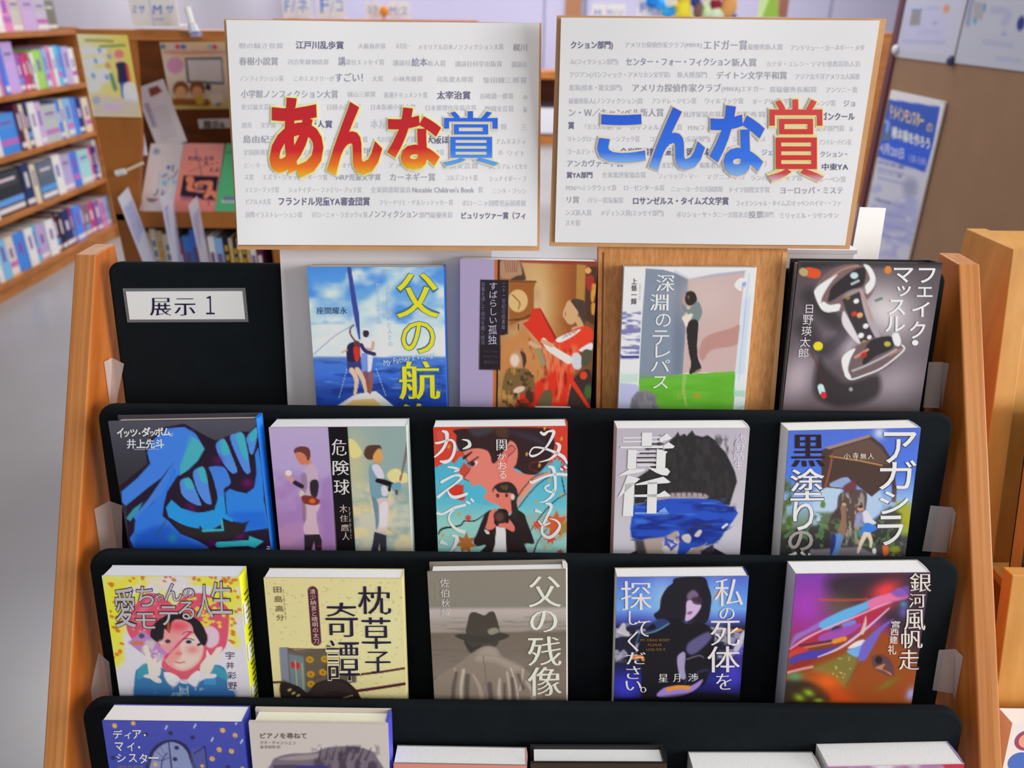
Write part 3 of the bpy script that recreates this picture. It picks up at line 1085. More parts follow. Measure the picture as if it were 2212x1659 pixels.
def a2(A):
    A.fill((190, 140, 84))
    A.gx([(430, (170, 120, 70)), (700, (196, 156, 104)), (900, (198, 152, 92)), (1150, (160, 92, 44)), (1240, (140, 80, 40)), (1450, (110, 74, 44))], 1.0)
    A.glow((214, 184, 140), 860, 560, 140, 330, 0, 0.8)
    A.noise((120, 66, 30), 260, 300, 0.5, 0.8, 0.6, 4)
    A.p((150, 50, 40), '440 130 1440 150 1440 190 760 168 440 160', 14, 0.8, sm=False)
    A.p((198, 128, 74), '640 860 720 800 800 850 930 1100 940 1280 700 1330 500 1200 500 960', 40, 0.8)
    A.p((178, 128, 60), '1240 180 1330 190 1320 520 1240 510', 12, sm=False)
    A.p((70, 44, 36), '1330 210 1440 200 1430 760 1330 700', 14, 0.85, sm=False)
    A.e((225, 160, 90), 1350, 240, 28, 30)
    A.p((165, 50, 40), '1330 300 1400 290 1400 400 1350 420', 12)
    for x, y in ((1410, 420), (1408, 600), (1400, 480)):
        A.p((220, 150, 60), [(x - 18, y - 50), (x + 20, y - 50), (x + 12, y + 45), (x - 14, y + 45)], 10, 0.9)
    A.p((176, 134, 104), '505 150 690 150 735 270 640 310 510 300', 12)
    for i in range(6):
        A.l((130, 74, 70), [(540 + i * 26, 150), (560 + i * 20, 250)], 8, 8, 0.8)
    A.p((80, 60, 50), '690 150 745 290 735 330 600 330 660 290 715 270', 12)
    A.p((156, 92, 42), '590 340 850 340 830 410 830 640 790 700 700 720 590 760', 10, sm=False)
    A.e((214, 178, 120), 675, 525, 96, 108, 0, 12)
    A.l((150, 100, 60), '620 470 690 540 680 600', 12)
    A.l((120, 64, 32), '595 340 850 345', 16)
    A.l((90, 50, 28), '590 710 720 695 830 640', 14)
    A.p((212, 52, 34), '820 600 880 592 1045 890 1040 920 935 975 720 740 780 710', 9, sm=False)
    A.p((160, 30, 24), '880 592 900 600 1060 880 1045 900', 8, sm=False)
    A.l((60, 36, 30), '680 750 680 800', 12)
    A.l((150, 70, 30), '790 880 800 980', 12)
    # reader
    A.e((206, 164, 120), 1200, 610, 62, 95, -12, 10)
    A.e((206, 164, 120), 1190, 690, 50, 60, -20, 10)
    A.l((206, 164, 120), '1140 590 1122 655 1150 700', 20)
    A.p((74, 58, 50), '1190 520 1250 505 1320 530 1345 620 1330 740 1290 720 1270 640 1230 580', 10)
    A.l((206, 160, 116), '1260 700 1290 770 1230 800', 60, 14)
    A.p((222, 62, 36), '1060 900 1290 770 1400 790 1410 900 1320 960 1290 1010 1230 1180 1180 1320 1060 1330 980 1300 1010 1100', 10)
    A.p((232, 226, 220), '1050 900 1100 860 1290 790 1230 850 1100 920', 9)
    for i in range(4):
        A.l((120, 110, 110), [(1120 + i * 35, 880 - i * 16), (1150 + i * 36, 850 - i * 18)], 8, 8)
    A.p((214, 50, 30), '700 1450 850 1320 980 1250 1050 1200 1240 1260 1240 1400 1170 1560 1100 1600 680 1600', 12)
    A.noise((244, 130, 90), 40, 190, 0.55, 0.72, 0.75, 6, lambda x, y: band(x, 850, 1260, 60) * band(y, 940, 1500, 60))
    A.noise((120, 20, 16), 50, 160, 0.56, 0.75, 0.8, 12, lambda x, y: band(x, 700, 1250, 60) * band(y, 1000, 1600, 60))
    A.p((225, 220, 225), '1280 990 1400 920 1405 990 1330 1010', 10)
    A.e((205, 205, 212), 1260, 1100, 55, 85, -10, 10)
    A.p((80, 78, 60), '1320 1000 1400 1000 1390 1110 1310 1150', 10)
    A.l((226, 216, 210), '930 900 1000 980 1180 1090', [44, 70, 80], 10)
    A.l((206, 164, 130), '920 910 1010 950', 40)
    A.l((206, 164, 130), '800 930 880 970', 44)
    A.l((150, 140, 100), '880 1000 930 1130', 50)
    A.p((60, 44, 40), '1250 1250 1400 1200 1410 1590 1230 1590 1180 1500', 16)
    A.l((216, 54, 34), '1220 1310 1300 1420 1400 1570', [50, 40, 30], 10)
    A.e((216, 64, 40), 1330, 1240, 36, 40)
    A.e((70, 110, 50), 1380, 1400, 40, 70, 0, 20, 0.8)
    # child
    A.e((190, 140, 100), 675, 1090, 78, 92, 0, 12)
    A.e((228, 206, 190), 645, 1100, 46, 62, 0, 20, 0.9)
    A.p((70, 54, 44), '700 1010 750 1040 760 1120 730 1160 720 1080', 12)
    A.p((120, 92, 52), '560 1200 640 1180 780 1190 840 1300 830 1400 640 1440 520 1420', 12)
    A.noise((60, 48, 36), 60, 60, 0.5, 0.65, 0.9, 2, lambda x, y: band(x, 520, 840, 30) * band(y, 1190, 1600, 30))
    A.noise((196, 150, 70), 30, 120, 0.55, 0.7, 0.8, 7, lambda x, y: band(x, 470, 700, 30) * band(y, 1180, 1600, 30))
    A.e((222, 190, 176), 690, 1390, 62, 30, -20, 10)
    A.p((100, 90, 60), '920 1420 1010 1390 1010 1540 890 1560', 12)
    # purple band at left, thin orange line
    A.p((168, 154, 190), '0 0 445 0 420 1700 0 1700', 6, sm=False)
    A.p((196, 104, 44), '448 100 474 100 448 1700 422 1700', 6, sm=False)
    A.p((50, 34, 34), '476 100 500 100 474 1700 450 1700', 6, sm=False)
    A.p((42, 34, 44), '300 325 582 325 578 845 500 860 500 1195 285 1195', 6, sm=False)
    A.p((34, 26, 34), '296 950 498 960 496 1195 290 1190', 30, 0.6, sm=False)
    A.p((238, 236, 238), '850 1555 1205 1550 1200 1608 850 1610', 5, sm=False)
    A.l((120, 118, 124), [(858, 1562), (858, 1610)], 4, 4)
    A.l((120, 118, 124), [(1190, 1560), (1190, 1610)], 4, 4)


def t2():
    return [(TT, ink(('col', 'すばらしい', 432, 428, 345, 750, 88, {}), ('col', '孤独', 425, 420, 755, 950, 92, {})), (186, 180, 205), 0.0006),
            ('subtitle_lettering', ink(('col', '二十一世紀の読書論', 535, 530, 350, 800, 36, {}), ('col', '名著を通して自分を磨く技法', 332, 326, 345, 950, 42, {})), (120, 112, 132), 0.0006),
            ('subtitle_lettering', ink(('row', 'The Art of Reading in', 330, 480, 1010, 34), ('row', 'Modern Times', 330, 480, 1060, 34), ('row', '翻訳', 330, 480, 1120, 34)), (78, 68, 78), 0.0006)]


def a3(A):
    A.fill((228, 230, 238))
    A.p((128, 140, 158), '468 225 630 232 740 262 885 330 840 1245 410 1305', 6, sm=False)
    A.gx([(410, (134, 148, 162)), (880, (104, 116, 138))], 0.0)
    A.p((104, 116, 136), '760 262 885 330 838 1245 740 1258', 60, 0.7, sm=False)
    A.p((198, 170, 166), '885 330 1430 245 1350 1220 840 1235', 6, sm=False)
    A.glow((206, 186, 180), 1050, 500, 260, 220, 0, 0.7)
    A.p((182, 134, 126), '1390 770 1300 800 1080 870 1010 960 1000 1070 1040 1110 1120 1010 1370 950', 12, 0.9)
    A.p((170, 172, 188), '1440 240 1160 270 885 325 1020 318 1430 270', 12, 0.9, sm=False)
    A.p((104, 178, 56), '410 1300 840 1245 1350 1215 1340 1620 410 1620', 6, sm=False)
    A.noise((86, 168, 34), 300, 60, 0.45, 0.7, 0.6, 5, lambda x, y: band(y, 1260, 1700, 30) * band(x, 420, 1350, 20))
    A.l((150, 190, 100), '860 1260 850 1400 880 1560', [40, 30, 16], 14, 0.8)
    A.l((176, 160, 50), '860 1430 800 1450 800 1490', 12, 10, 0.8)
    A.e((180, 150, 40), 985, 1450, 40, 26, 20, 12, 0.8)
    A.p((216, 222, 242), '1440 240 1500 245 1420 1620 1340 1610 1350 1220', 6, sm=False)
    A.p((196, 208, 240), '1420 520 1500 480 1440 1240 1360 1240', 40, 0.8, sm=False)
    A.l((150, 170, 225), [(1470, 280), (1405, 1020), (1385, 1300)], 7, 6, 0.7, sm=False)
    A.noise((150, 206, 170), 60, 40, 0.4, 0.6, 0.7, 5, lambda x, y: band(x, 1335, 1450, 10) * band(y, 1400, 1700, 20))
    A.p((238, 240, 244), '1380 320 1440 320 1450 360 1400 390 1400 440 1345 410 1335 370', 8)
    A.p((150, 160, 215), '1400 370 1445 350 1430 400', 8)
    # spine-side picture strip at left
    A.noise((110, 112, 165), 110, 26, 0.42, 0.6, 0.9, 4, lambda x, y: band(x, 200, 430, 8) * band(y, 640, 1100, 30))
    A.l((60, 60, 130), [(250, 1080), (408, 1078)], 22, 10)
    A.p((196, 216, 206), '230 1240 410 1240 408 1330 225 1330', 20, sm=False)
    A.p((184, 186, 222), '225 1330 420 1350 400 1620 210 1620', 14, sm=False)
    A.l((235, 238, 244), [(458, 225), (405, 1360)], 10, 6, sm=False)
    A.p((136, 134, 142), '345 1620 350 1480 400 1420 470 1400 560 1440 590 1480 580 1530 620 1570 630 1620', 14)
    A.noise((104, 102, 110), 40, 60, 0.5, 0.65, 0.6, 5, lambda x, y: band(x, 340, 630, 10) * band(y, 1420, 1700, 20))
    # figure leaning at the wall
    A.p((120, 134, 134), '935 560 985 545 1015 600 1020 660 985 735 905 740 920 660 880 680 830 610 830 570 890 620', 7)
    A.l((214, 176, 150), '850 700 870 660', 26)
    A.l((205, 170, 150), '890 600 930 570', 16)
    A.p((236, 214, 200), '830 690 930 660 905 730 870 790 850 750', 10)
    A.p((50, 40, 40), '865 460 905 440 950 460 970 530 920 580 875 570 855 520', 7)
    A.l((196, 150, 120), '850 480 840 530 850 560', 16)
    A.e((120, 84, 56), 888, 500, 12, 20)
    A.p((44, 40, 42), '905 725 975 722 988 800 978 930 985 1080 1015 1160 1015 1190 960 1225 905 1240 920 1140 900 1040 880 900 875 800', 6)
    A.p((150, 130, 110), '965 1215 1015 1190 1010 1215 950 1240', 6)


def t3():
    return [(TT, ink(('put', '深', 570, 282, 752, 445, dict(fit=True, thin=0.014, bold=0.008)), ('put', '淵', 512, 472, 695, 628, dict(fit=True, thin=0.014, bold=0.008)), ('put', 'の', 570, 660, 718, 785, dict(fit=True)), ('put', 'テ', 540, 820, 705, 965, dict(fit=True)), ('put', 'レ', 570, 970, 715, 1085, dict(fit=True)), ('put', 'パ', 525, 1105, 715, 1220, dict(fit=True)), ('put', 'ス', 550, 1265, 695, 1385, dict(fit=True))), (232, 236, 228), 0.0007),
            (AT, ink(('col', '上條一輝', 362, 358, 315, 575, 56, dict(bold=0.01))), (70, 66, 80), 0.0006),
            ('subtitle_lettering', ink(('col', 'TELEPATHS OF ABYSS', 422, 415, 370, 530, 16, {})), (150, 150, 165), 0.0006)]


def a4(A):
    A.fill((84, 74, 80))
    A.glow((206, 196, 200), 980, 560, 330, 260, 30, 1.0)
    A.glow((190, 178, 186), 620, 830, 130, 130, 0, 1.0)
    A.glow((176, 162, 170), 220, 1150, 170, 260, 20, 0.95)
    A.glow((160, 148, 156), 1060, 1180, 300, 200, -20, 0.9)
    A.glow((120, 104, 112), 560, 1420, 400, 90, 0, 0.8)
    A.p((38, 34, 38), '190 95 1480 112 1475 160 900 150 600 130 190 200', 60, 0.8, sm=False)
    A.l((44, 38, 42), '300 420 500 620 600 760 420 900 260 700', 150, 90, 0.7)
    A.p((46, 40, 42), '400 980 470 1060 600 1180 700 1190 900 1120 950 1200 920 1310 780 1380 560 1400 400 1330 360 1200', 60, 0.9)
    # glass dumbbell
    A.e((120, 96, 96), 610, 345, 280, 205, -22, 14)
    A.p((226, 224, 228), '340 400 350 350 420 290 540 220 480 300 410 430 400 520', 12)
    A.p((42, 36, 40), '500 330 640 210 740 160 790 180 770 320 640 370 480 470 470 420', 14)
    A.l((190, 140, 120), '500 230 600 170 720 140', 16, 12, 0.8)
    A.p((236, 236, 240), '770 130 830 150 880 250 865 340 810 400 790 330 830 270 810 200', 12)
    A.p((226, 232, 240), '400 520 470 560 560 545 570 490 480 500 420 470', 12)
    A.l((240, 240, 244), '345 390 400 520 460 560 560 545', 14, 10)
    A.e((190, 214, 220), 690, 232, 36, 30, 0, 12)
    A.l((180, 190, 200), '670 310 730 280', 22, 12)
    A.e((160, 150, 156), 700, 400, 100, 40, -20, 20, 0.8)
    A.p((56, 48, 52), '590 450 760 370 920 780 740 850', 12, sm=False)
    A.p((214, 206, 212), '600 560 640 600 760 830 720 830 600 680', 14)
    A.p((170, 160, 168), '745 370 790 420 930 770 890 790 800 600', 12)
    A.l((196, 130, 100), '735 365 800 480 860 640', 10, 8)
    for x, y, c, r in ((715, 465, (226, 226, 226), 26), (640, 435, (150, 120, 40), 20), (700, 580, (190, 60, 40), 26), (750, 592, (230, 160, 110), 28), (805, 690, (236, 236, 240), 26), (765, 775, (226, 226, 230), 28), (840, 790, (236, 236, 240), 22), (795, 840, (170, 160, 70), 26)):
        A.e(c, x, y, r, r * 0.85, -30, 10)
    A.e((110, 90, 92), 865, 965, 285, 150, -24, 14)
    A.p((230, 228, 232), '600 1000 640 930 720 890 680 980 660 1080 690 1150 640 1140', 12)
    A.p((44, 38, 42), '840 830 1000 780 1050 810 1040 890 900 960 800 1040 790 980', 14)
    A.p((226, 228, 232), '1040 770 1090 750 1120 830 1100 870 1060 850', 12)
    A.l((232, 232, 236), '640 1130 690 1165 800 1130 960 1060 1140 910 1130 860', 14, 10)
    A.l((190, 196, 204), '700 1090 820 1040 960 970 1080 900', 18, 10, 0.8)
    A.l((205, 140, 120), '720 970 830 900', 22, 12)
    A.e((176, 40, 40), 795, 950, 30, 24, -30, 10)
    A.e((180, 170, 60), 1000, 850, 30, 24, 0, 10)
    A.l((170, 120, 110), '1020 950 1120 900', 20, 12)
    # capsules and beads
    A.l((214, 78, 34), '280 200 345 215', 92, 8)
    A.l((176, 160, 110), '228 195 240 205', 70, 8)
    A.e((214, 124, 44), 990, 180, 32, 36)
    A.e((224, 208, 36), 390, 872, 42, 40)
    A.l((190, 224, 234), '425 1235 440 1280', 56, 8)
    A.l((206, 44, 50), '450 1300 456 1312', 50, 8)
    A.l((60, 110, 84), '890 460 940 440', 22, 12, 0.8)
    A.e((190, 190, 196), 690, 1252, 16, 18, 0, 10, 0.8)
    A.l((90, 30, 30), '330 920 480 1230', 14, 14, 0.5)
    A.p((22, 18, 20), '1262 95 1480 100 1478 130 1262 125', 8, 0.9, sm=False)


def t4():
    return [(TT, ink(('put', 'フ', 1262, 162, 1412, 298, dict(fit=True, bold=0.012)), ('put', 'エ', 1248, 335, 1388, 425, dict(fit=True, bold=0.012)), ('put', 'イ', 1208, 470, 1365, 605, dict(fit=True, bold=0.012)), ('put', 'ク', 1190, 645, 1330, 800, dict(fit=True, bold=0.012)), ('put', '・', 1212, 812, 1270, 862, dict(fit=True)),
                     ('put', 'マ', 1040, 160, 1215, 295, dict(fit=True, bold=0.012)), ('put', 'ッ', 1070, 325, 1195, 420, dict(fit=True, bold=0.012)), ('put', 'ス', 1000, 450, 1150, 590, dict(fit=True, bold=0.012)), ('put', 'ル', 975, 600, 1150, 740, dict(fit=True, bold=0.012))), (236, 232, 236), 0.0008),
            (AT, ink(('put', '日', 265, 498, 330, 575, dict(fit=True)), ('put', '野', 243, 590, 335, 680, dict(fit=True)), ('put', '瑛', 235, 692, 325, 780, dict(fit=True)), ('put', '太', 225, 790, 318, 880, dict(fit=True)), ('put', '郎', 215, 890, 305, 975, dict(fit=True))), (214, 208, 214), 0.0008)]


# ---- row 2
def a5(A):
    A.gy([(100, (84, 82, 96)), (600, (58, 56, 64)), (900, (48, 46, 54))])
    K = (38, 24, 46)
    b = (66, 128, 224)
    A.p(K, '250 830 560 590 540 460 600 330 760 205 960 170 1200 310 1290 350 1420 300 1560 250 1640 260 1740 180 1860 140 1900 1600 330 1600 330 1010', 10, sm=False)
    A.p(b, '280 880 450 740 590 590 560 470 640 330 780 220 960 205 1080 280 1165 430 1090 560 1000 650 905 715 860 720 780 830 500 1100 420 1200 400 1140 560 960 830 580 700 740 560 840 320 1030 285 990', 9, sm=False)
    A.p((72, 178, 184), '1010 280 1110 350 1165 440 1090 560 905 715 900 600 960 460', 10, 0.9, sm=False)
    A.p((66, 128, 224), '1010 250 1060 290 960 460 920 600 890 500', 30, 0.5)
    A.p((60, 150, 180), '500 990 440 1100 360 1190 320 1160 400 1060', 8, sm=False)
    lower = '830 590 780 760 700 900 600 1010 480 1110 410 1200 400 1300 350 1370 380 1450 440 1540 1160 1540 1170 1470 1050 1400 880 1330 760 1190 700 1140 720 1010 760 880 870 720'
    A.p((52, 122, 224), lower, 9, sm=False)
    A.p((28, 82, 196), '420 1330 600 1250 760 1240 900 1350 1160 1480 1160 1540 450 1540 380 1450', 70, 0.8, sm=False)
    A.p((40, 150, 235), '740 1050 800 970 900 1060 1080 1110 1250 1080 1290 940 1360 900 1360 980 1370 1120 1450 1190 1440 1215 1330 1170 1310 1240 1200 1300 1080 1280 1000 1270 880 1220 760 1150', 9, sm=False)
    A.p(b, '1200 650 1250 620 1350 625 1400 680 1430 800 1360 860 1350 930 1250 940 1230 800', 9)
    A.p((48, 130, 228), '1370 900 1420 860 1500 890 1600 910 1680 850 1710 700 1700 500 1740 420 1780 700 1780 980 1830 1280 1600 1310 1560 1320 1600 1220 1460 1210 1380 1130', 9, sm=False)
    A.p((30, 100, 212), '1380 1120 1500 1100 1780 1100 1820 1280 1600 1300 1480 1210', 60, 0.7, sm=False)
    A.p((40, 24, 42), '880 760 920 700 1060 640 1200 640 1280 900 1270 1020 1200 1090 1060 1100 940 1040 820 960 750 900', 9)
    for P, Q in (('900 770 960 745 1010 760 1105 1000 1090 1035 1000 1000 920 930 895 850', '940 750 1010 760 1040 850 960 850'), ('1035 690 1100 635 1160 650 1215 960 1210 1025 1140 990 1070 860', '1090 640 1160 650 1180 790 1110 760'),
                 ('1285 400 1360 330 1400 370 1500 640 1490 690 1440 690 1340 560', '1340 345 1400 370 1430 480 1350 500'), ('1440 330 1500 275 1590 290 1645 640 1640 690 1600 700 1540 600', '1500 290 1590 300 1620 560 1560 480'), ('1620 310 1730 205 1740 260 1690 470 1650 490 1635 420', '1650 290 1730 215 1720 330 1660 360')):
        A.p((82, 140, 226), P, 8)
        A.p((62, 180, 186), Q, 22, 0.9)
    A.glow((96, 20, 90), 1000, 1050, 60, 34, 30, 0.9)
    A.glow((110, 22, 100), 1610, 800, 60, 45, 0, 0.9)
    A.glow((96, 20, 90), 1300, 560, 50, 50, 0, 0.8)
    A.glow((120, 20, 110), 1500, 1350, 60, 45, 0, 0.95)
    A.glow((80, 20, 90), 1220, 1440, 60, 40, 0, 0.9)
    A.p((44, 36, 40), '800 1190 900 1240 1080 1280 1090 1240 1120 1290 1200 1320 1340 1300 1320 1190 1440 1220 1540 1230 1620 1200 1580 1250 1540 1340 1450 1380 1300 1400 1150 1400 1000 1360 880 1290', 9, sm=False)
    A.l((62, 178, 190), '1120 1300 1330 1295 1320 1190', 26, 8, sm=False)
    A.l((50, 180, 196), '1280 1450 1620 1435', 60, 8, sm=False)
    A.p((50, 180, 196), '1610 1360 1765 1420 1665 1490 1600 1470', 8, sm=False)
    A.glow((30, 140, 170), 800, 1370, 50, 50, 0, 0.8)
    A.p((52, 170, 190), '530 1530 600 1485 700 1510 720 1540', 14)
    A.l((40, 90, 110), '735 1180 660 1300 610 1360', [14, 30, 12], 20, 0.6)
    A.p((26, 84, 206), '1540 1530 1600 1500 1850 1490 1850 1560 1540 1560', 20, 0.35, sm=False)


def t5():
    return [(TT, ink(('put', 'イ', 255, 210, 325, 315, dict(fit=True, bold=0.03)), ('put', 'ッ', 325, 245, 385, 310, dict(fit=True, bold=0.03)), ('put', 'ツ', 390, 225, 470, 305, dict(fit=True, bold=0.03)), ('put', '・', 480, 262, 500, 282, dict(fit=True)), ('put', 'ダ', 510, 205, 605, 305, dict(fit=True, bold=0.03)), ('put', 'ッ', 595, 245, 655, 300, dict(fit=True, bold=0.03)), ('put', 'ボ', 650, 210, 740, 305, dict(fit=True, bold=0.03)), ('put', 'ム', 735, 215, 815, 300, dict(fit=True, bold=0.03)), ('put', '。', 815, 270, 840, 300, dict(fit=True))), (226, 226, 222), 0.0007),
            (AT, ink(('row', '井上先斗', 352, 745, 380, 100, 0, dict(bold=0.035)), ('row', 'INOUE SAKITO', 430, 690, 438, 18)), (208, 216, 226), 0.0007),
            (AT, ink(('put', 'え', 1785, 1470, 1845, 1550, dict(fit=True, bold=0.02))), (220, 220, 222), 0.0007)]


def a6(A):
    A.gy([(200, (186, 166, 206)), (700, (178, 158, 204)), (1100, (168, 130, 186)), (1560, (190, 136, 176))])
    A.noise((160, 118, 178), 220, 130, 0.42, 0.6, 0.6, 3, lambda x, y: band(y, 700, 1500, 120))
    A.p((150, 112, 176), '640 780 750 700 800 1560 640 1560', 60, 0.6, sm=False)
    A.p((146, 168, 164), '930 200 1600 200 1640 1570 1005 1570', 4, sm=False)
    A.glow((196, 190, 150), 1000, 640, 160, 380, 0, 0.9)
    A.p((232, 210, 140), '940 340 1000 350 1060 430 1080 480 1050 520 960 520', 16)
    A.p((232, 212, 146), '1340 720 1380 660 1450 645 1500 680 1555 700 1560 780 1480 800 1400 790', 16)
    A.noise((206, 202, 180), 190, 130, 0.38, 0.62, 0.9, 6, lambda x, y: band(x, 950, 1640, 10) * band(y, 850, 1700, 200))
    A.noise((226, 206, 148), 150, 120, 0.5, 0.7, 0.8, 16, lambda x, y: band(x, 950, 1640, 10) * band(y, 800, 1500, 150))
    A.p((18, 14, 18), '722 200 932 200 1008 1600 802 1600', 4, sm=False)
    # pitcher
    A.l((206, 128, 96), '500 540 520 610', 60, 10)
    A.p((104, 58, 50), '360 460 390 420 460 410 520 430 535 500 520 550 480 560 400 510', 8)
    A.p((208, 122, 92), '378 480 430 470 480 500 500 560 470 600 430 595 390 540', 8)
    A.p((196, 168, 190), '480 630 540 590 600 640 615 760 600 860 580 920 440 930 430 800 440 700', 8)
    A.p((140, 110, 150), '430 720 480 690 500 800 470 920 440 920', 20, 0.8)
    A.l((204, 150, 140), '275 690 310 740 350 780', [50, 54, 44], 8)
    A.e((226, 212, 222), 302, 688, 34, 30)
    A.l((44, 32, 50), '370 790 440 830', 46, 8)
    A.p((48, 36, 46), '530 780 600 760 618 830 600 930 570 950 530 900', 8)
    A.p((206, 196, 178), '430 870 470 900 450 930 410 930', 10)
    A.p((128, 50, 40), '440 930 540 930 600 960 630 985 590 1030 500 1030 450 1000', 8)
    A.e((214, 96, 46), 550, 985, 34, 26)
    A.p((206, 176, 190), '460 1020 560 1030 630 1020 610 1080 590 1120 600 1230 615 1330 560 1340 470 1330 450 1260 470 1200 450 1100', 8)
    A.p((134, 96, 128), '445 1000 480 1040 480 1180 450 1180', 20, 0.8)
    A.p((44, 34, 42), '458 1340 620 1335 645 1400 640 1570 590 1570 560 1410 520 1570 462 1570', 8, sm=False)
    A.l((130, 40, 46), '600 1460 640 1465', 14, 8)
    # batter
    A.l((206, 150, 96), '1230 540 1240 600', 56, 10)
    A.p((84, 58, 46), '1100 470 1130 410 1200 395 1270 400 1280 440 1220 480 1200 540 1150 550 1110 520', 8)
    A.p((224, 158, 84), '1210 480 1260 430 1290 480 1300 530 1270 570 1220 560 1195 530', 8)
    A.p((118, 156, 170), '1150 640 1200 590 1270 620 1320 760 1350 860 1340 960 1200 990 1160 880', 8)
    A.p((214, 206, 222), '1180 620 1240 600 1290 660 1310 740 1240 740', 12)
    A.p((214, 206, 216), '1280 840 1330 830 1350 920 1290 930', 14)
    A.l((24, 18, 22), '1240 770 1320 790 1400 820', [44, 56, 50], 8)
    A.l((24, 18, 22), '1370 830 1365 870', 30, 8)
    A.p((110, 160, 176), '1390 810 1480 790 1490 840 1470 890 1400 880', 8)
    A.l((120, 110, 116), [(1570, 380), (1530, 560), (1490, 740)], [46, 30, 14], 7, sm=False)
    A.l((150, 70, 56), '1488 720 1480 770', 16, 6)
    A.l((96, 70, 60), '1440 880 1440 910', 26, 8)
    A.p((214, 190, 190), '1200 990 1350 960 1355 1100 1340 1280 1240 1300 1220 1180', 8)
    A.p((226, 214, 218), '1260 1040 1340 1000 1345 1200 1330 1250 1260 1260', 20)
    A.p((96, 130, 150), '1180 950 1240 1000 1250 1200 1220 1290 1210 1160', 12, 0.9)
    A.p((50, 46, 62), '1200 1310 1325 1350 1330 1570 1270 1570 1250 1430 1230 1570 1150 1570 1185 1420', 8, sm=False)


def t6():
    return [(TT, ink(('put', '危', 760, 330, 918, 505, dict(fit=True, thin=0.012)), ('put', '険', 768, 555, 945, 710, dict(fit=True, thin=0.012, bold=0.004)), ('put', '球', 778, 755, 948, 915, dict(fit=True, thin=0.012, bold=0.006))), (216, 212, 210), 0.0008),
            (AT, ink(('put', '木', 835, 1020, 918, 1110, dict(fit=True, thin=0.008)), ('put', '住', 838, 1130, 925, 1200, dict(fit=True, thin=0.008)), ('put', '鷹', 848, 1228, 935, 1300, dict(fit=True, thin=0.008)), ('put', '人', 860, 1310, 938, 1395, dict(fit=True, thin=0.008)), ('col', 'きずみひろと', 938, 955, 1040, 1380, 22)), (200, 180, 172), 0.0008)]


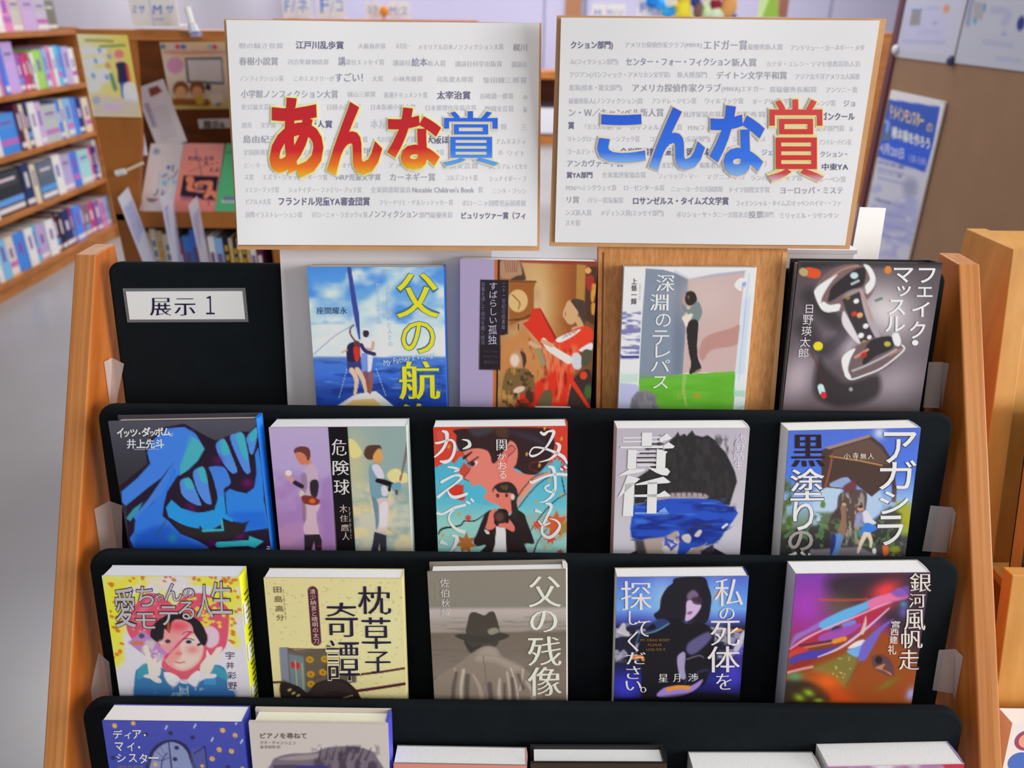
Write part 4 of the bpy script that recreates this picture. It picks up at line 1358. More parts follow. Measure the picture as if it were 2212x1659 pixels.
def a7(A):
    A.fill((120, 196, 200))
    A.gy([(200, (216, 66, 44)), (560, (214, 70, 50)), (620, (84, 178, 204)), (1000, (96, 186, 206)), (1200, (146, 204, 196)), (1560, (150, 206, 200))])
    A.noise((150, 170, 160), 160, 90, 0.5, 0.66, 0.6, 4, lambda x, y: band(x, 1050, 1560, 80) * band(y, 650, 1560, 50))
    A.noise((84, 180, 206), 120, 70, 0.46, 0.56, 0.9, 14, lambda x, y: band(x, 100, 500, 40) * band(y, 250, 1000, 120))
    A.p((212, 60, 40), '130 215 390 215 350 450 420 560 500 650 430 740 300 560 130 620', 14, 0.9)
    A.p((78, 176, 204), '140 640 240 590 270 660 400 520 440 560 380 660 260 720 150 760', 12)
    A.p((205, 56, 40), '300 820 400 810 470 850 440 960 380 970 280 900', 12)
    A.p((205, 90, 80), '160 260 240 250 270 330 200 360', 14, 0.7)
    # large profile of a face, hair at the top
    sk = (226, 126, 112)
    A.p((54, 34, 36), '410 225 1290 215 1380 290 1400 400 1350 540 1260 660 1180 710 1080 700 980 640 760 600 700 560 560 430 420 465 370 400 370 300', 9)
    A.p((70, 84, 96), '500 215 760 215 700 280 560 300', 40, 0.5)
    A.p((60, 66, 90), '900 240 1200 300 1300 400 1100 330', 50, 0.5)
    A.p((96, 66, 46), '780 215 900 215 900 320 800 300', 40, 0.6)
    A.p(sk, '430 480 560 430 680 450 720 510 735 580 780 570 880 430 930 350 990 390 1010 480 990 590 960 650 1080 700 1190 720 1120 820 1000 950 860 980 700 1010 640 950 670 870 590 810 510 830 480 770 440 740 500 650 470 570', 9)
    A.p((206, 96, 88), '870 480 900 420 950 400 960 450 910 520 890 600 870 570', 8, 0.6)
    A.l((40, 24, 26), '880 440 940 400 980 440 900 520', 6, 6)
    A.l((40, 24, 28), '440 530 520 470', [30, 16], 8)
    A.l((46, 28, 32), '480 590 590 520', 14, 8)
    A.p((246, 214, 206), '500 590 585 560 570 600 540 620', 6)
    A.e((60, 34, 40), 530, 590, 28, 26)
    A.l((60, 30, 34), '430 480 490 590 500 650 435 740 480 770 510 830', 7, 6)
    A.p((80, 180, 206), '440 800 500 780 520 830 600 810 660 870 640 950 740 1020 600 1010 440 940', 10)
    # branches
    A.l((50, 36, 38), '1360 680 1200 720 1060 850 960 1000', 10, 6)
    A.l((232, 150, 124), '1340 690 1200 760 1090 880 990 1020', [30, 50, 44, 30], 8)
    A.l((50, 36, 38), '1350 720 1230 800 1110 920 1010 1050', 10, 6)
    A.l((46, 40, 40), '150 1330 200 1270 380 1240 430 1190 540 1190 690 1090', [14, 22, 16, 14, 14, 8], 6)
    A.l((46, 40, 40), '1520 910 1400 980 1260 1120 1130 1300 1060 1480', [8, 12, 12, 8, 6], 6)
    A.l((46, 40, 40), '1470 740 1500 900', 12, 6)
    A.l((40, 36, 36), '1300 1280 1200 1420 1150 1560', [6, 10, 20], 6)
    # maple leaves
    for cx, cy, r, c in ((440, 1430, 120, (178, 102, 46)), (1400, 1230, 150, (212, 88, 44)), (1500, 1270, 90, (160, 130, 60)), (1340, 1380, 70, (216, 70, 50)), (470, 1160, 44, (212, 60, 48)), (1440, 1535, 46, (206, 60, 50)), (1420, 590, 70, (90, 184, 204)), (1490, 640, 50, (206, 56, 50)), (1200, 1240, 60, (216, 76, 48))):
        P = []
        for k in range(14):
            a = 2 * math.pi * k / 14 + 0.3
            rr = r * (1.0 if k % 2 == 0 else 0.52)
            P.append((cx + rr * math.cos(a), cy + rr * math.sin(a)))
        A.p(c, P, 8, 0.95, sm=False)
    A.p((206, 60, 44), '1390 215 1560 215 1550 560 1490 560 1440 440 1400 350', 12, 0.95)
    A.l((150, 40, 40), '1280 560 1160 580 1130 640 1230 680', 12, 8, 0.7)
    for x, y in ((1105, 490), (1235, 610), (1475, 330), (1300, 220), (1460, 920), (1200, 1000), (1440, 1370), (195, 1340), (285, 410), (375, 1120), (970, 1240), (1340, 770), (1275, 1480)):
        A.e((222, 150, 50), x, y, 12, 22, 20, 6)
    # photographer
    A.p((44, 32, 34), '650 1120 740 1080 900 1140 960 1070 1060 1120 1090 1200 1160 1400 1150 1440 1060 1440 1060 1570 590 1570 650 1450 560 1460 520 1410 560 1320', 8)
    A.p((230, 228, 232), '765 1250 860 1260 870 1570 705 1570 745 1450', 7, sm=False)
    A.p((48, 40, 38), '730 880 760 820 840 785 930 790 985 850 1000 920 985 1000 1000 1100 960 1200 930 1080 900 980 760 900', 8)
    A.p((110, 100, 50), '820 820 900 820 880 870 830 850', 20, 0.6)
    A.p((228, 122, 106), '740 900 760 850 800 890 900 900 930 900 925 1000 930 1080 900 1120 800 1040 755 990', 8)
    A.e((60, 36, 44), 785, 925, 16, 22)
    A.e((60, 36, 44), 880, 925, 14, 20)
    A.e((236, 200, 190), 945, 940, 22, 34)
    A.p((228, 122, 106), '700 1100 760 1060 770 1100 740 1200 760 1250 700 1290 650 1270 670 1200', 8)
    A.p((228, 122, 106), '860 1150 900 1170 960 1260 940 1310 860 1270 790 1260 800 1220 860 1210', 8)
    A.e((60, 40, 38), 815, 1145, 78, 72, 0, 8)
    A.e((96, 64, 56), 800, 1150, 44, 44, 0, 14)
    A.p((34, 26, 28), '780 1070 880 1080 900 1200 860 1210 870 1120', 8)
    A.p((226, 206, 190), '640 1280 690 1310 680 1335 650 1320', 6)


def t7():
    Wt = (240, 234, 226)

    def br(P, w):
        P = catmull(pts(P), 6, False)
        Wd = np.interp(np.linspace(0, 1, len(P)), np.linspace(0, 1, len(w)), w)
        T = np.gradient(P, axis=0)
        T /= np.linalg.norm(T, axis=1)[:, None] + 1e-9
        N = np.c_[-T[:, 1], T[:, 0]] * (Wd / 2)[:, None]
        return list(map(tuple, P + N)), list(map(tuple, P - N))
    k = Ink()
    strokes = [
        # mi
        ('1250 255 1290 280 1340 250 1395 260 1330 390 1240 480 1160 510 1135 480 1180 420 1290 430 1400 470 1490 520 1530 590', [20, 36, 20, 36, 24, 18, 26, 14, 16, 22, 30, 40, 16]),
        ('1410 370 1450 400 1430 470 1350 540 1230 575', [10, 40, 36, 22, 6]),
        # zu
        ('1130 770 1160 785 1280 730 1420 700 1530 710', [14, 34, 24, 28, 30]),
        ('1325 620 1380 640 1400 760 1390 880 1320 880 1290 840 1340 810', [14, 40, 30, 26, 18, 18, 20]),
        ('1385 860 1370 920 1300 980 1225 1000', [28, 30, 20, 5]),
        ('1455 640 1485 660', [20, 20]), ('1495 615 1525 640', [20, 20]),
        # mo
        ('1290 1010 1340 1020 1350 1060 1300 1160 1250 1270 1260 1340 1330 1370 1410 1310 1440 1240 1400 1190 1330 1170', [12, 36, 30, 26, 24, 28, 36, 36, 26, 20, 6]),
        ('1180 1080 1250 1110', [34, 10]), ('1210 1190 1260 1240 1340 1215', [10, 24, 14]),
        # ka
        ('140 370 180 370 250 350 310 340 345 380 340 460 300 540 240 570 185 560', [16, 26, 20, 22, 30, 34, 30, 40, 12]),
        ('215 245 265 270 260 360 210 450 130 520', [14, 44, 30, 30, 16]),
        ('425 335 490 350 500 400 430 435', [8, 26, 40, 10]),
        # e
        ('265 620 330 630 380 650 330 670', [14, 24, 30, 10]),
        ('195 790 215 770 340 710 410 730 340 800 240 870 150 945', [30, 30, 20, 34, 18, 22, 36]),
        ('255 865 300 930 370 935 470 900', [10, 34, 34, 28]),
        # de
        ('140 1100 200 1115 330 1050 450 1020', [34, 22, 30, 26]),
        ('330 1060 270 1130 280 1210 350 1280 435 1310', [18, 18, 24, 34, 40]),
        ('450 985 495 1010', [22, 20]), ('500 955 535 990', [22, 20]),
        # mo (cut by the ledge)
        ('290 1340 345 1365 320 1450 260 1540 240 1640', [12, 44, 34, 26, 20]),
        ('170 1405 250 1440', [46, 10]), ('200 1530 290 1555 350 1500 430 1560', [10, 30, 20, 30]),
    ]
    for P, w in strokes:
        a, b = br(P, w)
        base = len(k.v)
        n = len(a)
        k.v += a + b
        k.f += [(base + i, base + i + 1, base + n + i + 1, base + n + i) for i in range(n - 1)]
    k2 = ink(('put', '関', 785, 335, 895, 450, dict(fit=True, thin=0.01)), ('put', 'か', 790, 480, 890, 540, dict(fit=True)), ('put', 'お', 795, 570, 890, 645, dict(fit=True)), ('put', 'る', 805, 665, 880, 745, dict(fit=True)))
    return [(TT, k, Wt, 0.0007), (AT, k2, (240, 226, 222), 0.0008)]


def a8(A):
    A.gy([(200, (184, 176, 190)), (900, (190, 184, 192)), (1560, (206, 204, 214))])
    A.p((44, 42, 44), '330 1010 330 760 480 660 560 560 640 460 700 360 770 300 800 255 820 300 870 275 890 300 950 240 980 290 1060 310 1110 290 1200 350 1240 410 1300 470 1350 570 1400 680 1420 780 1380 900 1340 1030 1200 1010 800 940 450 1000', 14, sm=False)
    A.noise((60, 56, 60), 40, 90, 0.5, 0.7, 0.7, 3, lambda x, y: band(x, 480, 1400, 60) * band(y, 300, 940, 60))
    A.p((176, 158, 164), '440 980 700 900 1050 900 1090 960 700 1000', 20, 0.95)
    for i in range(16):
        x = 620 + i * 34
        A.l((50, 46, 50), [(x, 800), (x - 40 + (i * 37) % 90, 935)], [26, 4], 10, 0.8, sm=False)
    A.p((40, 80, 190), '310 1040 480 990 700 955 1000 955 1200 970 1330 1040 1390 1060 1430 1110 1380 1190 1300 1290 1240 1370 1180 1430 1050 1470 930 1480 860 1560 780 1570 790 1440 820 1380 790 1300 700 1340 600 1380 420 1390 300 1370 280 1270 300 1150', 10, sm=False)
    A.noise((26, 42, 130), 260, 60, 0.46, 0.66, 0.85, 5, lambda x, y: band(x, 290, 1400, 40) * band(y, 1000, 1420, 60))
    A.noise((70, 120, 220), 220, 40, 0.56, 0.74, 0.7, 15, lambda x, y: band(x, 330, 1300, 40) * band(y, 960, 1250, 60))
    A.l((36, 40, 80), '900 1330 1000 1240 1120 1250', 50, 40, 0.6)
    A.l((225, 230, 240), '1265 1265 1310 1230', 24, 8)
    A.p((176, 160, 152), '400 1400 640 1360 760 1300 790 1330 780 1430 620 1470 640 1570 400 1570', 24)
    A.p((60, 54, 58), '330 1390 420 1400 460 1570 340 1570', 30, 0.9, sm=False)
    A.p((214, 204, 200), '620 1420 700 1380 790 1430 770 1530 700 1520 640 1480', 14)
    A.noise((60, 80, 190), 60, 40, 0.52, 0.6, 0.9, 8, lambda x, y: band(x, 640, 900, 30) * band(y, 1360, 1560, 20))
    A.p((205, 196, 194), '830 1350 900 1330 930 1380 900 1430 840 1400', 12)
    A.p((205, 196, 194), '960 1350 1010 1290 1045 1300 1010 1360', 10)
    A.p((170, 150, 146), '890 1560 900 1510 1050 1450 1100 1420 1040 1500 980 1570', 12)
    A.p((56, 48, 60), '1030 1510 1160 1440 1180 1570 1020 1570', 24, sm=False)
    A.p((200, 196, 208), '1170 1490 1300 1300 1400 1250 1480 1250 1450 1570 1300 1570 1200 1520', 16, sm=False)
    A.p((40, 36, 44), '1170 1480 1330 1570 1150 1570', 12, sm=False)
    A.p((44, 38, 44), '200 1570 345 1505 380 1570', 12, sm=False)


def t8():
    w = (232, 230, 232)
    thinw = (216, 212, 216)

    def poly(k, P):
        b = len(k.v)
        k.v += [tuple(p) for p in pts(P)]
        k.f.append(tuple(range(b, len(k.v))))
    # heavy display letters drawn as separate slabs: first character
    k = Ink()
    poly(k, '422 262 525 262 520 412 415 412')
    poly(k, '272 440 362 445 350 650 260 640')
    poly(k, '575 430 690 462 668 482 660 640 562 640')
    poly(k, '600 330 680 270 735 322 720 330 610 360')
    poly(k, '640 400 700 360 762 405 745 425 640 430')
    poly(k, '190 408 650 398 650 424 190 424')
    poly(k, '168 708 290 640 440 640 440 660 380 680 180 712')
    poly(k, '470 625 590 640 680 632 712 670 680 712 620 705 560 680')
    # second character
    poly(k, '262 706 395 745 330 800 150 955 200 860')
    poly(k, '232 800 335 780 312 1140 205 1135')
    poly(k, '345 800 480 762 640 722 715 780 690 790 345 812')
    poly(k, '472 780 575 780 560 1110 458 1110')
    poly(k, '330 912 590 905 650 868 720 930 590 938 330 935')
    kt = Ink()
    for y in (310, 350):
        poly(kt, '220 %d 640 %d 640 %d 220 %d' % (y, y - 6, y + 12, y + 16))
    for y in (455, 500, 545, 590):
        poly(kt, '360 %d 570 %d 570 %d 360 %d' % (y, y, y + 22, y + 22))
    kb = Ink()
    poly(kb, '590 1080 650 1045 692 1108 590 1108')
    poly(kb, '330 1098 690 1100 690 1116 330 1114')
    for y in (384, 478, 523, 570):
        pass
    ks = Ink()
    for y, x0 in ((382, 520), (432, 455), (478, 395), (523, 362), (572, 358)):
        poly(ks, '%d %d %d %d %d %d %d %d' % (x0, y - 6, 570 if y > 440 else 650, y - 8, 570 if y > 440 else 640, y + 6, x0, y + 8))
    return [('lettering_shadow', ks, (56, 50, 56), 0.00075), (TT, kt, thinw, 0.0006), (TT, k, w, 0.0009), (TT, kb, (120, 160, 232), 0.0008),
            (AT, ink(('put', '浅', 1405, 275, 1515, 365, dict(fit=True, thin=0.01)), ('put', '野', 1400, 375, 1505, 455, dict(fit=True, thin=0.01)), ('put', '皓', 1390, 465, 1495, 545, dict(fit=True, thin=0.01)), ('put', '生', 1390, 555, 1480, 645, dict(fit=True, thin=0.01))), (216, 212, 222), 0.0008)]


def a9(A):
    A.gy([(240, (78, 108, 206)), (700, (74, 118, 222)), (1000, (150, 184, 232)), (1200, (120, 140, 120)), (1400, (70, 70, 70)), (1560, (70, 64, 66))])
    A.p((176, 200, 236), '540 860 800 820 780 1000 700 1120 520 1240', 40)
    A.p((170, 196, 236), '1060 930 1220 880 1230 1100 1150 1200 1070 1120', 40)
    A.glow((225, 228, 238), 1210, 270, 60, 60, 0, 0.8)
    A.noise((74, 96, 40), 90, 90, 0.35, 0.55, 0.9, 4, lambda x, y: band(x, 130, 290, 30) * band(y, 760, 1450, 60))
    A.noise((150, 170, 50), 90, 90, 0.35, 0.55, 0.95, 4, lambda x, y: band(x, 1380, 1570, 30) * band(y, 1000, 1350, 60))
    A.p((170, 160, 40), '1440 1090 1540 1060 1530 1290 1440 1230', 24, 0.8)
    A.p((96, 128, 56), '600 980 640 1000 630 1050 590 1040', 14)
    A.noise((84, 104, 66), 70, 60, 0.35, 0.55, 0.9, 9, lambda x, y: band(x, 520, 740, 30) * band(y, 1100, 1260, 40))
    # roofed gate
    A.p((74, 54, 48), '600 450 680 410 1110 290 1250 400 1350 560 1330 780 1130 940 900 760 800 740 690 820 600 860', 10, sm=False)
    A.p((160, 130, 120), '630 420 700 400 1090 290 1130 300 1090 320 680 440', 9, sm=False)
    A.p((100, 76, 66), '730 440 1100 330 1220 420 1310 540 1300 600 1000 560 700 490', 12, 0.9, sm=False)
    A.l((190, 140, 84), '690 510 1000 560 1240 610', 14, 8, sm=False)
    A.p((140, 160, 205), '680 810 760 760 860 730 900 770 830 830', 12)
    A.l((150, 80, 60), '715 500 690 640 640 830', 22, 10, sm=False)
    A.l((90, 56, 48), '650 830 830 850', 14, 8)
    A.l((76, 52, 46), '1350 560 1370 900', 44, 10, sm=False)
    A.p((110, 50, 48), '830 830 950 770 960 870 860 900', 20, 0.9)
    A.p((84, 66, 60), '800 900 1060 880 1060 1100 1000 1300 760 1300 700 1180 760 1080', 14, 0.95)
    A.noise((176, 160, 150), 30, 90, 0.48, 0.6, 0.8, 6, lambda x, y: band(x, 820, 1050, 20) * band(y, 900, 1450, 40))
    A.p((70, 56, 52), '680 1180 780 1050 820 1180 820 1300 690 1300', 16, 0.9)
    A.p((44, 42, 44), '160 1300 560 1230 700 1300 700 1480 170 1560', 40, 0.75, sm=False)
    A.p((50, 44, 48), '1120 1200 1330 1050 1450 1130 1440 1400 1100 1480', 40, 0.75, sm=False)
    A.noise((96, 140, 80), 50, 50, 0.55, 0.7, 0.7, 19, lambda x, y: band(x, 200, 1500, 20) * band(y, 1180, 1560, 40))
    A.p((140, 132, 146), '480 1490 1000 1470 1200 1570 480 1570', 20, 0.8, sm=False)
    A.p((96, 62, 56), '1350 850 1400 850 1390 1000 1340 1000', 14, 0.8, sm=False)
    # two walkers
    A.e((196, 160, 130), 836, 1024, 24, 22)
    A.p((150, 110, 90), '800 1050 850 1040 860 1200 850 1330 770 1320 810 1180', 10, 0.9)
    A.p((96, 140, 205), '740 1340 815 1345 800 1470 760 1560 700 1560 740 1470', 8)
    A.p((40, 50, 120), '710 1340 750 1350 740 1460 690 1560', 12, 0.9)
    A.e((214, 150, 120), 1010, 1065, 34, 26)
    A.e((70, 50, 50), 1012, 1045, 26, 16)
    A.p((214, 210, 222), '1030 1110 1080 1090 1140 1180 1180 1220 1110 1240 1040 1200', 8)
    A.p((140, 150, 200), '960 1130 1030 1100 1040 1250 960 1240', 16, 0.8)
    A.p((60, 124, 216), '1080 1215 1180 1260 1180 1290 1060 1350 1000 1330 1020 1280', 7)
    A.l((226, 206, 184), '1065 1340 1020 1430 985 1530', [56, 40, 26], 7)
    A.l((226, 206, 184), '1100 1340 1125 1410 1120 1470', [46, 36, 26], 7)
    A.e((226, 226, 228), 1160, 1520, 22, 34, 0, 8)
    A.p((216, 110, 60), '1250 1460 1310 1470 1310 1550 1260 1570', 8)
    A.noise((140, 150, 40), 70, 60, 0.4, 0.6, 0.9, 29, lambda x, y: band(x, 1320, 1500, 20) * band(y, 1470, 1700, 20))
    A.p((226, 226, 228), '1640 215 1660 215 1500 1570 1480 1570', 4, 0.0, sm=False)


def t9():
    w = (232, 226, 222)
    b = (46, 28, 34)
    k1 = ink(('put', '塗', 270, 635, 628, 970, dict(fit=True, thin=0.008, bold=0.012)), ('put', 'り', 300, 980, 515, 1285, dict(fit=True, bold=0.012)),
             ('put', '秘', 240, 1500, 500, 1830, dict(fit=True, bold=0.012)),
             ('put', 'ア', 1255, 255, 1605, 585, dict(fit=True, bold=0.008)), ('put', 'ガ', 1205, 555, 1605, 865, dict(fit=True, bold=0.008)), ('put', 'シ', 1210, 880, 1525, 1125, dict(fit=True, bold=0.008)), ('put', 'ラ', 1190, 1140, 1470, 1460, dict(fit=True, bold=0.008)))
    sh = ink(('put', '塗', 276, 640, 636, 980, dict(fit=True, bold=0.03)), ('put', 'り', 306, 985, 523, 1295, dict(fit=True, bold=0.02)), ('put', 'ア', 1262, 260, 1612, 592, dict(fit=True, bold=0.02)), ('put', 'ガ', 1210, 560, 1610, 873, dict(fit=True, bold=0.02)), ('put', 'シ', 1216, 884, 1532, 1133, dict(fit=True, bold=0.02)), ('put', 'ラ', 1195, 1145, 1477, 1468, dict(fit=True, bold=0.02)))
    k2 = ink(('put', '黒', 285, 285, 638, 620, dict(fit=True, thin=0.012, bold=0.014)))
    k3 = ink(('put', 'の', 245, 1285, 510, 1500, dict(fit=True, bold=0.02)))
    return [('lettering_shadow', sh, (80, 70, 96), 0.0005), (TT, k1, w, 0.0009), (TT, k2, b, 0.0009), (TT, k3, (158, 152, 150), 0.0009),
            (AT, ink(('put', '小', 832, 478, 900, 540, dict(fit=True)), ('put', '寺', 925, 470, 985, 545, dict(fit=True)), ('put', '無', 1005, 480, 1070, 542, dict(fit=True)), ('put', '人', 1085, 478, 1150, 540, dict(fit=True))), (226, 214, 196), 0.0009)]


# ---- row 3
def a10(A):
    A.fill((218, 214, 222))
    A.noise((232, 218, 80), 130, 120, 0.34, 0.5, 1.0, 3, lambda x, y: np.clip(band(y, 0, 560, 260) * 1.0 + band(x, 0, 230 + y * 0.06, 60) * band(y, 0, 1150, 160), 0, 1) * (1 - 0.9 * np.exp(-(((x - 840) / 170) ** 2 + ((y - 320) / 130) ** 2))))
    A.p((234, 222, 60), '100 210 330 250 260 420 300 640 330 760 260 900 250 1100 190 1150 100 700', 60, 0.75)
    A.p((234, 222, 60), '1300 300 1500 250 1510 400 1480 700 1540 900 1480 960 1400 800 1330 640', 60, 0.75)
    A.p((222, 214, 226), '560 230 900 220 1100 240 960 330 860 470 760 330 620 290', 60, 0.7)
    # pink heart
    A.p((214, 84, 110), '330 720 420 540 540 400 680 400 790 470 860 520 950 430 1100 390 1250 420 1400 520 1430 620 1400 900 1330 1010 1150 1170 930 1300 700 1180 700 1000 420 900', 12)
    A.p((226, 130, 150), '480 560 600 430 700 440 560 560 470 640', 30, 0.6)
    A.p((220, 196, 210), '1160 760 1230 730 1310 790 1310 900 1240 960 1180 940 1200 840', 20, 0.95)
    rs = np.random.RandomState(4)
    for i in range(34):
        x, y = 1000 + rs.rand() * 380, 420 + rs.rand() * 320
        A.e((236, 210, 70), x, y, 18 + rs.rand() * 14, 14 + rs.rand() * 10, 0, 8, 0.95)
    for i in range(22):
        x, y = 620 + rs.rand() * 260, 480 + rs.rand() * 200
        A.e((240, 160, 120), x - 240 * (i % 2), y + 120 * (i % 2), 12, 12, 0, 8, 0.9)
    for i in range(60):
        side = i % 3
        x, y = (110 + rs.rand() * 150 + 0.09 * 500, 240 + rs.rand() * 900) if side == 0 else ((1380 + rs.rand() * 170, 230 + rs.rand() * 740) if side == 1 else (250 + rs.rand() * 1200, 215 + rs.rand() * 60))
        A.e((206, 118, 36), x, y, 14 + rs.rand() * 14, 11 + rs.rand() * 9, 20, 7, 0.9)
    # blue dress
    A.p((62, 120, 172), '365 1560 400 1250 440 1180 540 1130 700 1180 900 1340 1080 1300 1180 1200 1280 1140 1380 1200 1400 1400 1460 1430 1500 1570 1500 1700 365 1700', 9)
    A.p((66, 160, 172), '430 1210 500 1130 560 1150 540 1230 430 1300', 24, 0.8)
    A.p((66, 160, 172), '1230 1170 1290 1150 1390 1230 1390 1300 1240 1240', 24, 0.8)
    A.p((56, 104, 176), '380 1400 1480 1420 1500 1600 370 1600', 60, 0.6, sm=False)
    A.p((70, 150, 205), '1140 1290 1270 1280 1270 1360 1140 1350', 10, 0.9, sm=False)
    A.noise((150, 190, 215), 50, 50, 0.62, 0.7, 0.8, 3, lambda x, y: band(x, 620, 1150, 60) * band(y, 1380, 1560, 30))
    for x in (878, 965):
        A.l((196, 206, 200), [(x, 1370), (x, 1500)], 12, 8, 0.9)
    # neck, collar, face, hair
    A.p((214, 92, 110), '720 1120 1100 1120 1060 1220 930 1290 800 1240', 12)
    A.p((232, 228, 236), '720 1220 800 1230 880 1290 830 1370 760 1340 710 1260', 9)
    A.p((232, 228, 236), '980 1280 1060 1210 1100 1220 1080 1330 1040 1380 980 1330', 9)
    A.l((190, 180, 196), '710 1220 740 1320 810 1380 850 1330 920 1310 1010 1360 1060 1370 1110 1260', 12, 8, 0.8)
    A.p((236, 156, 150), '690 850 760 700 900 660 1050 690 1140 820 1150 950 1120 1080 1030 1170 920 1210 800 1170 720 1090 690 980', 10)
    A.p((244, 208, 196), '900 850 1060 820 1140 880 1120 1040 1030 1150 900 1190 820 1130 900 1050', 40, 0.85)
    A.glow((222, 76, 96), 880, 730, 130, 60, 0, 0.9)
    A.glow((232, 110, 110), 1030, 980, 70, 45, 0, 0.7)
    A.p((214, 64, 96), '700 1080 790 980 960 830 1000 790 1030 800 940 880 800 1010 720 1100', 8)
    A.p((240, 150, 170), '760 1000 900 840 1010 740 1040 760 900 880 790 1010', 14, 0.8)
    A.p((38, 32, 36), '590 880 590 780 660 680 790 610 940 600 1100 670 1170 780 1190 880 1150 940 1100 880 1050 800 1020 710 900 660 820 690 790 800 740 760 720 860 680 900 640 890', 8)
    A.l((38, 32, 36), '700 740 690 860', 30, 8)
    A.l((214, 90, 50), '780 690 780 780', 30, 10, 0.8)
    A.l((38, 32, 36), '1060 780 1120 900 1090 930', 24, 8)
    A.e((64, 50, 84), 768, 892, 30, 20)
    A.e((90, 90, 130), 990, 898, 34, 20)
    A.e((26, 24, 40), 990, 896, 16, 16)
    A.l((40, 36, 50), '930 870 990 862 1050 880', 8, 6)
    A.l((120, 70, 70), '920 820 980 790 1050 800', 8, 6)
    A.e((222, 120, 116), 880, 1020, 36, 22, 0, 14, 0.9)
    A.l((206, 90, 90), '840 1110 880 1120 940 1110', 14, 8, 0.9)
    # card and hands
    A.p((184, 130, 190), '340 905 510 770 760 1020 640 1120 560 1080', 7, sm=False)
    A.p((206, 120, 60), '385 905 430 890 500 900 490 930 400 930', 8)
    A.e((70, 70, 90), 490, 835, 30, 26, 0, 12, 0.9)
    A.noise((205, 200, 190), 50, 50, 0.5, 0.6, 0.8, 8, lambda x, y: band(x, 480, 720, 30) * band(y, 880, 1100, 30))
    hs = (244, 214, 200)
    A.p(hs, '505 960 540 930 570 1000 590 1080 640 1060 640 1120 680 1180 660 1260 560 1260 540 1150', 8)
    A.p(hs, '1290 960 1350 960 1290 1080 1240 1180 1200 1240 1110 1220 1110 1140 1170 1060 1180 980 1220 1040 1260 1000', 8)
    A.p((236, 214, 210), '490 1270 540 1240 660 1280 680 1330 620 1330 560 1290', 8)
    A.p((226, 216, 220), '1090 1270 1140 1240 1270 1240 1260 1280 1160 1290 1090 1320', 8)


def t10():
    c, o = (186, 180, 184), (70, 50, 60)
    L = [('愛', 225, 330, 440, 745), ('ち', 460, 320, 640, 525), ('ゃ', 650, 395, 740, 470), ('ん', 755, 290, 935, 470), ('の', 950, 340, 1070, 435), ('人', 1090, 300, 1265, 650), ('生', 1245, 270, 1465, 600), ('モ', 435, 590, 650, 755), ('テ', 690, 520, 890, 720), ('る', 895, 470, 1065, 660)]
    a = ink(*[('put', ch, x0, y0, x1, y1, dict(fit=True, bold=0.006)) for ch, x0, y0, x1, y1 in L])
    b = ink(*[('put', ch, x0 - 8, y0 - 8, x1 + 8, y1 + 8, dict(fit=True, bold=0.034)) for ch, x0, y0, x1, y1 in L])
    return [('lettering_outline', b, o, 0.0006), (TT, a, c, 0.0009),
            (AT, ink(('put', '宇', 1385, 1000, 1480, 1080, dict(fit=True)), ('put', '井', 1390, 1110, 1475, 1180, dict(fit=True)), ('put', '彩', 1400, 1215, 1495, 1290, dict(fit=True)), ('put', '野', 1405, 1325, 1500, 1400, dict(fit=True))), (70, 62, 96), 0.0008)]


def sp10(spn, x1, T, H, c):
    q = MB()
    rs = random.Random(3)
    x = x1 + 0.0016
    for i in range(26):
        z = H - 0.022 - i * 0.0062
        y = 0.004 + rs.random() * 0.004
        q.box(x - 0.0004, x, y, y + 0.008 + rs.random() * 0.003, z, z + 0.0012, mat((60, 70, 20), 0.5))
    q.build('spine_pattern', spn)
    q = MB()
    for (a, b) in ((0.03, 0.052), (0.072, 0.09), (0.118, 0.13)):
        q.box(x - 0.0008, x - 0.0002, 0.001, T * 0.5, H - b, H - a, mat((226, 226, 210), 0.5))
    q.build('spine_pattern', spn)


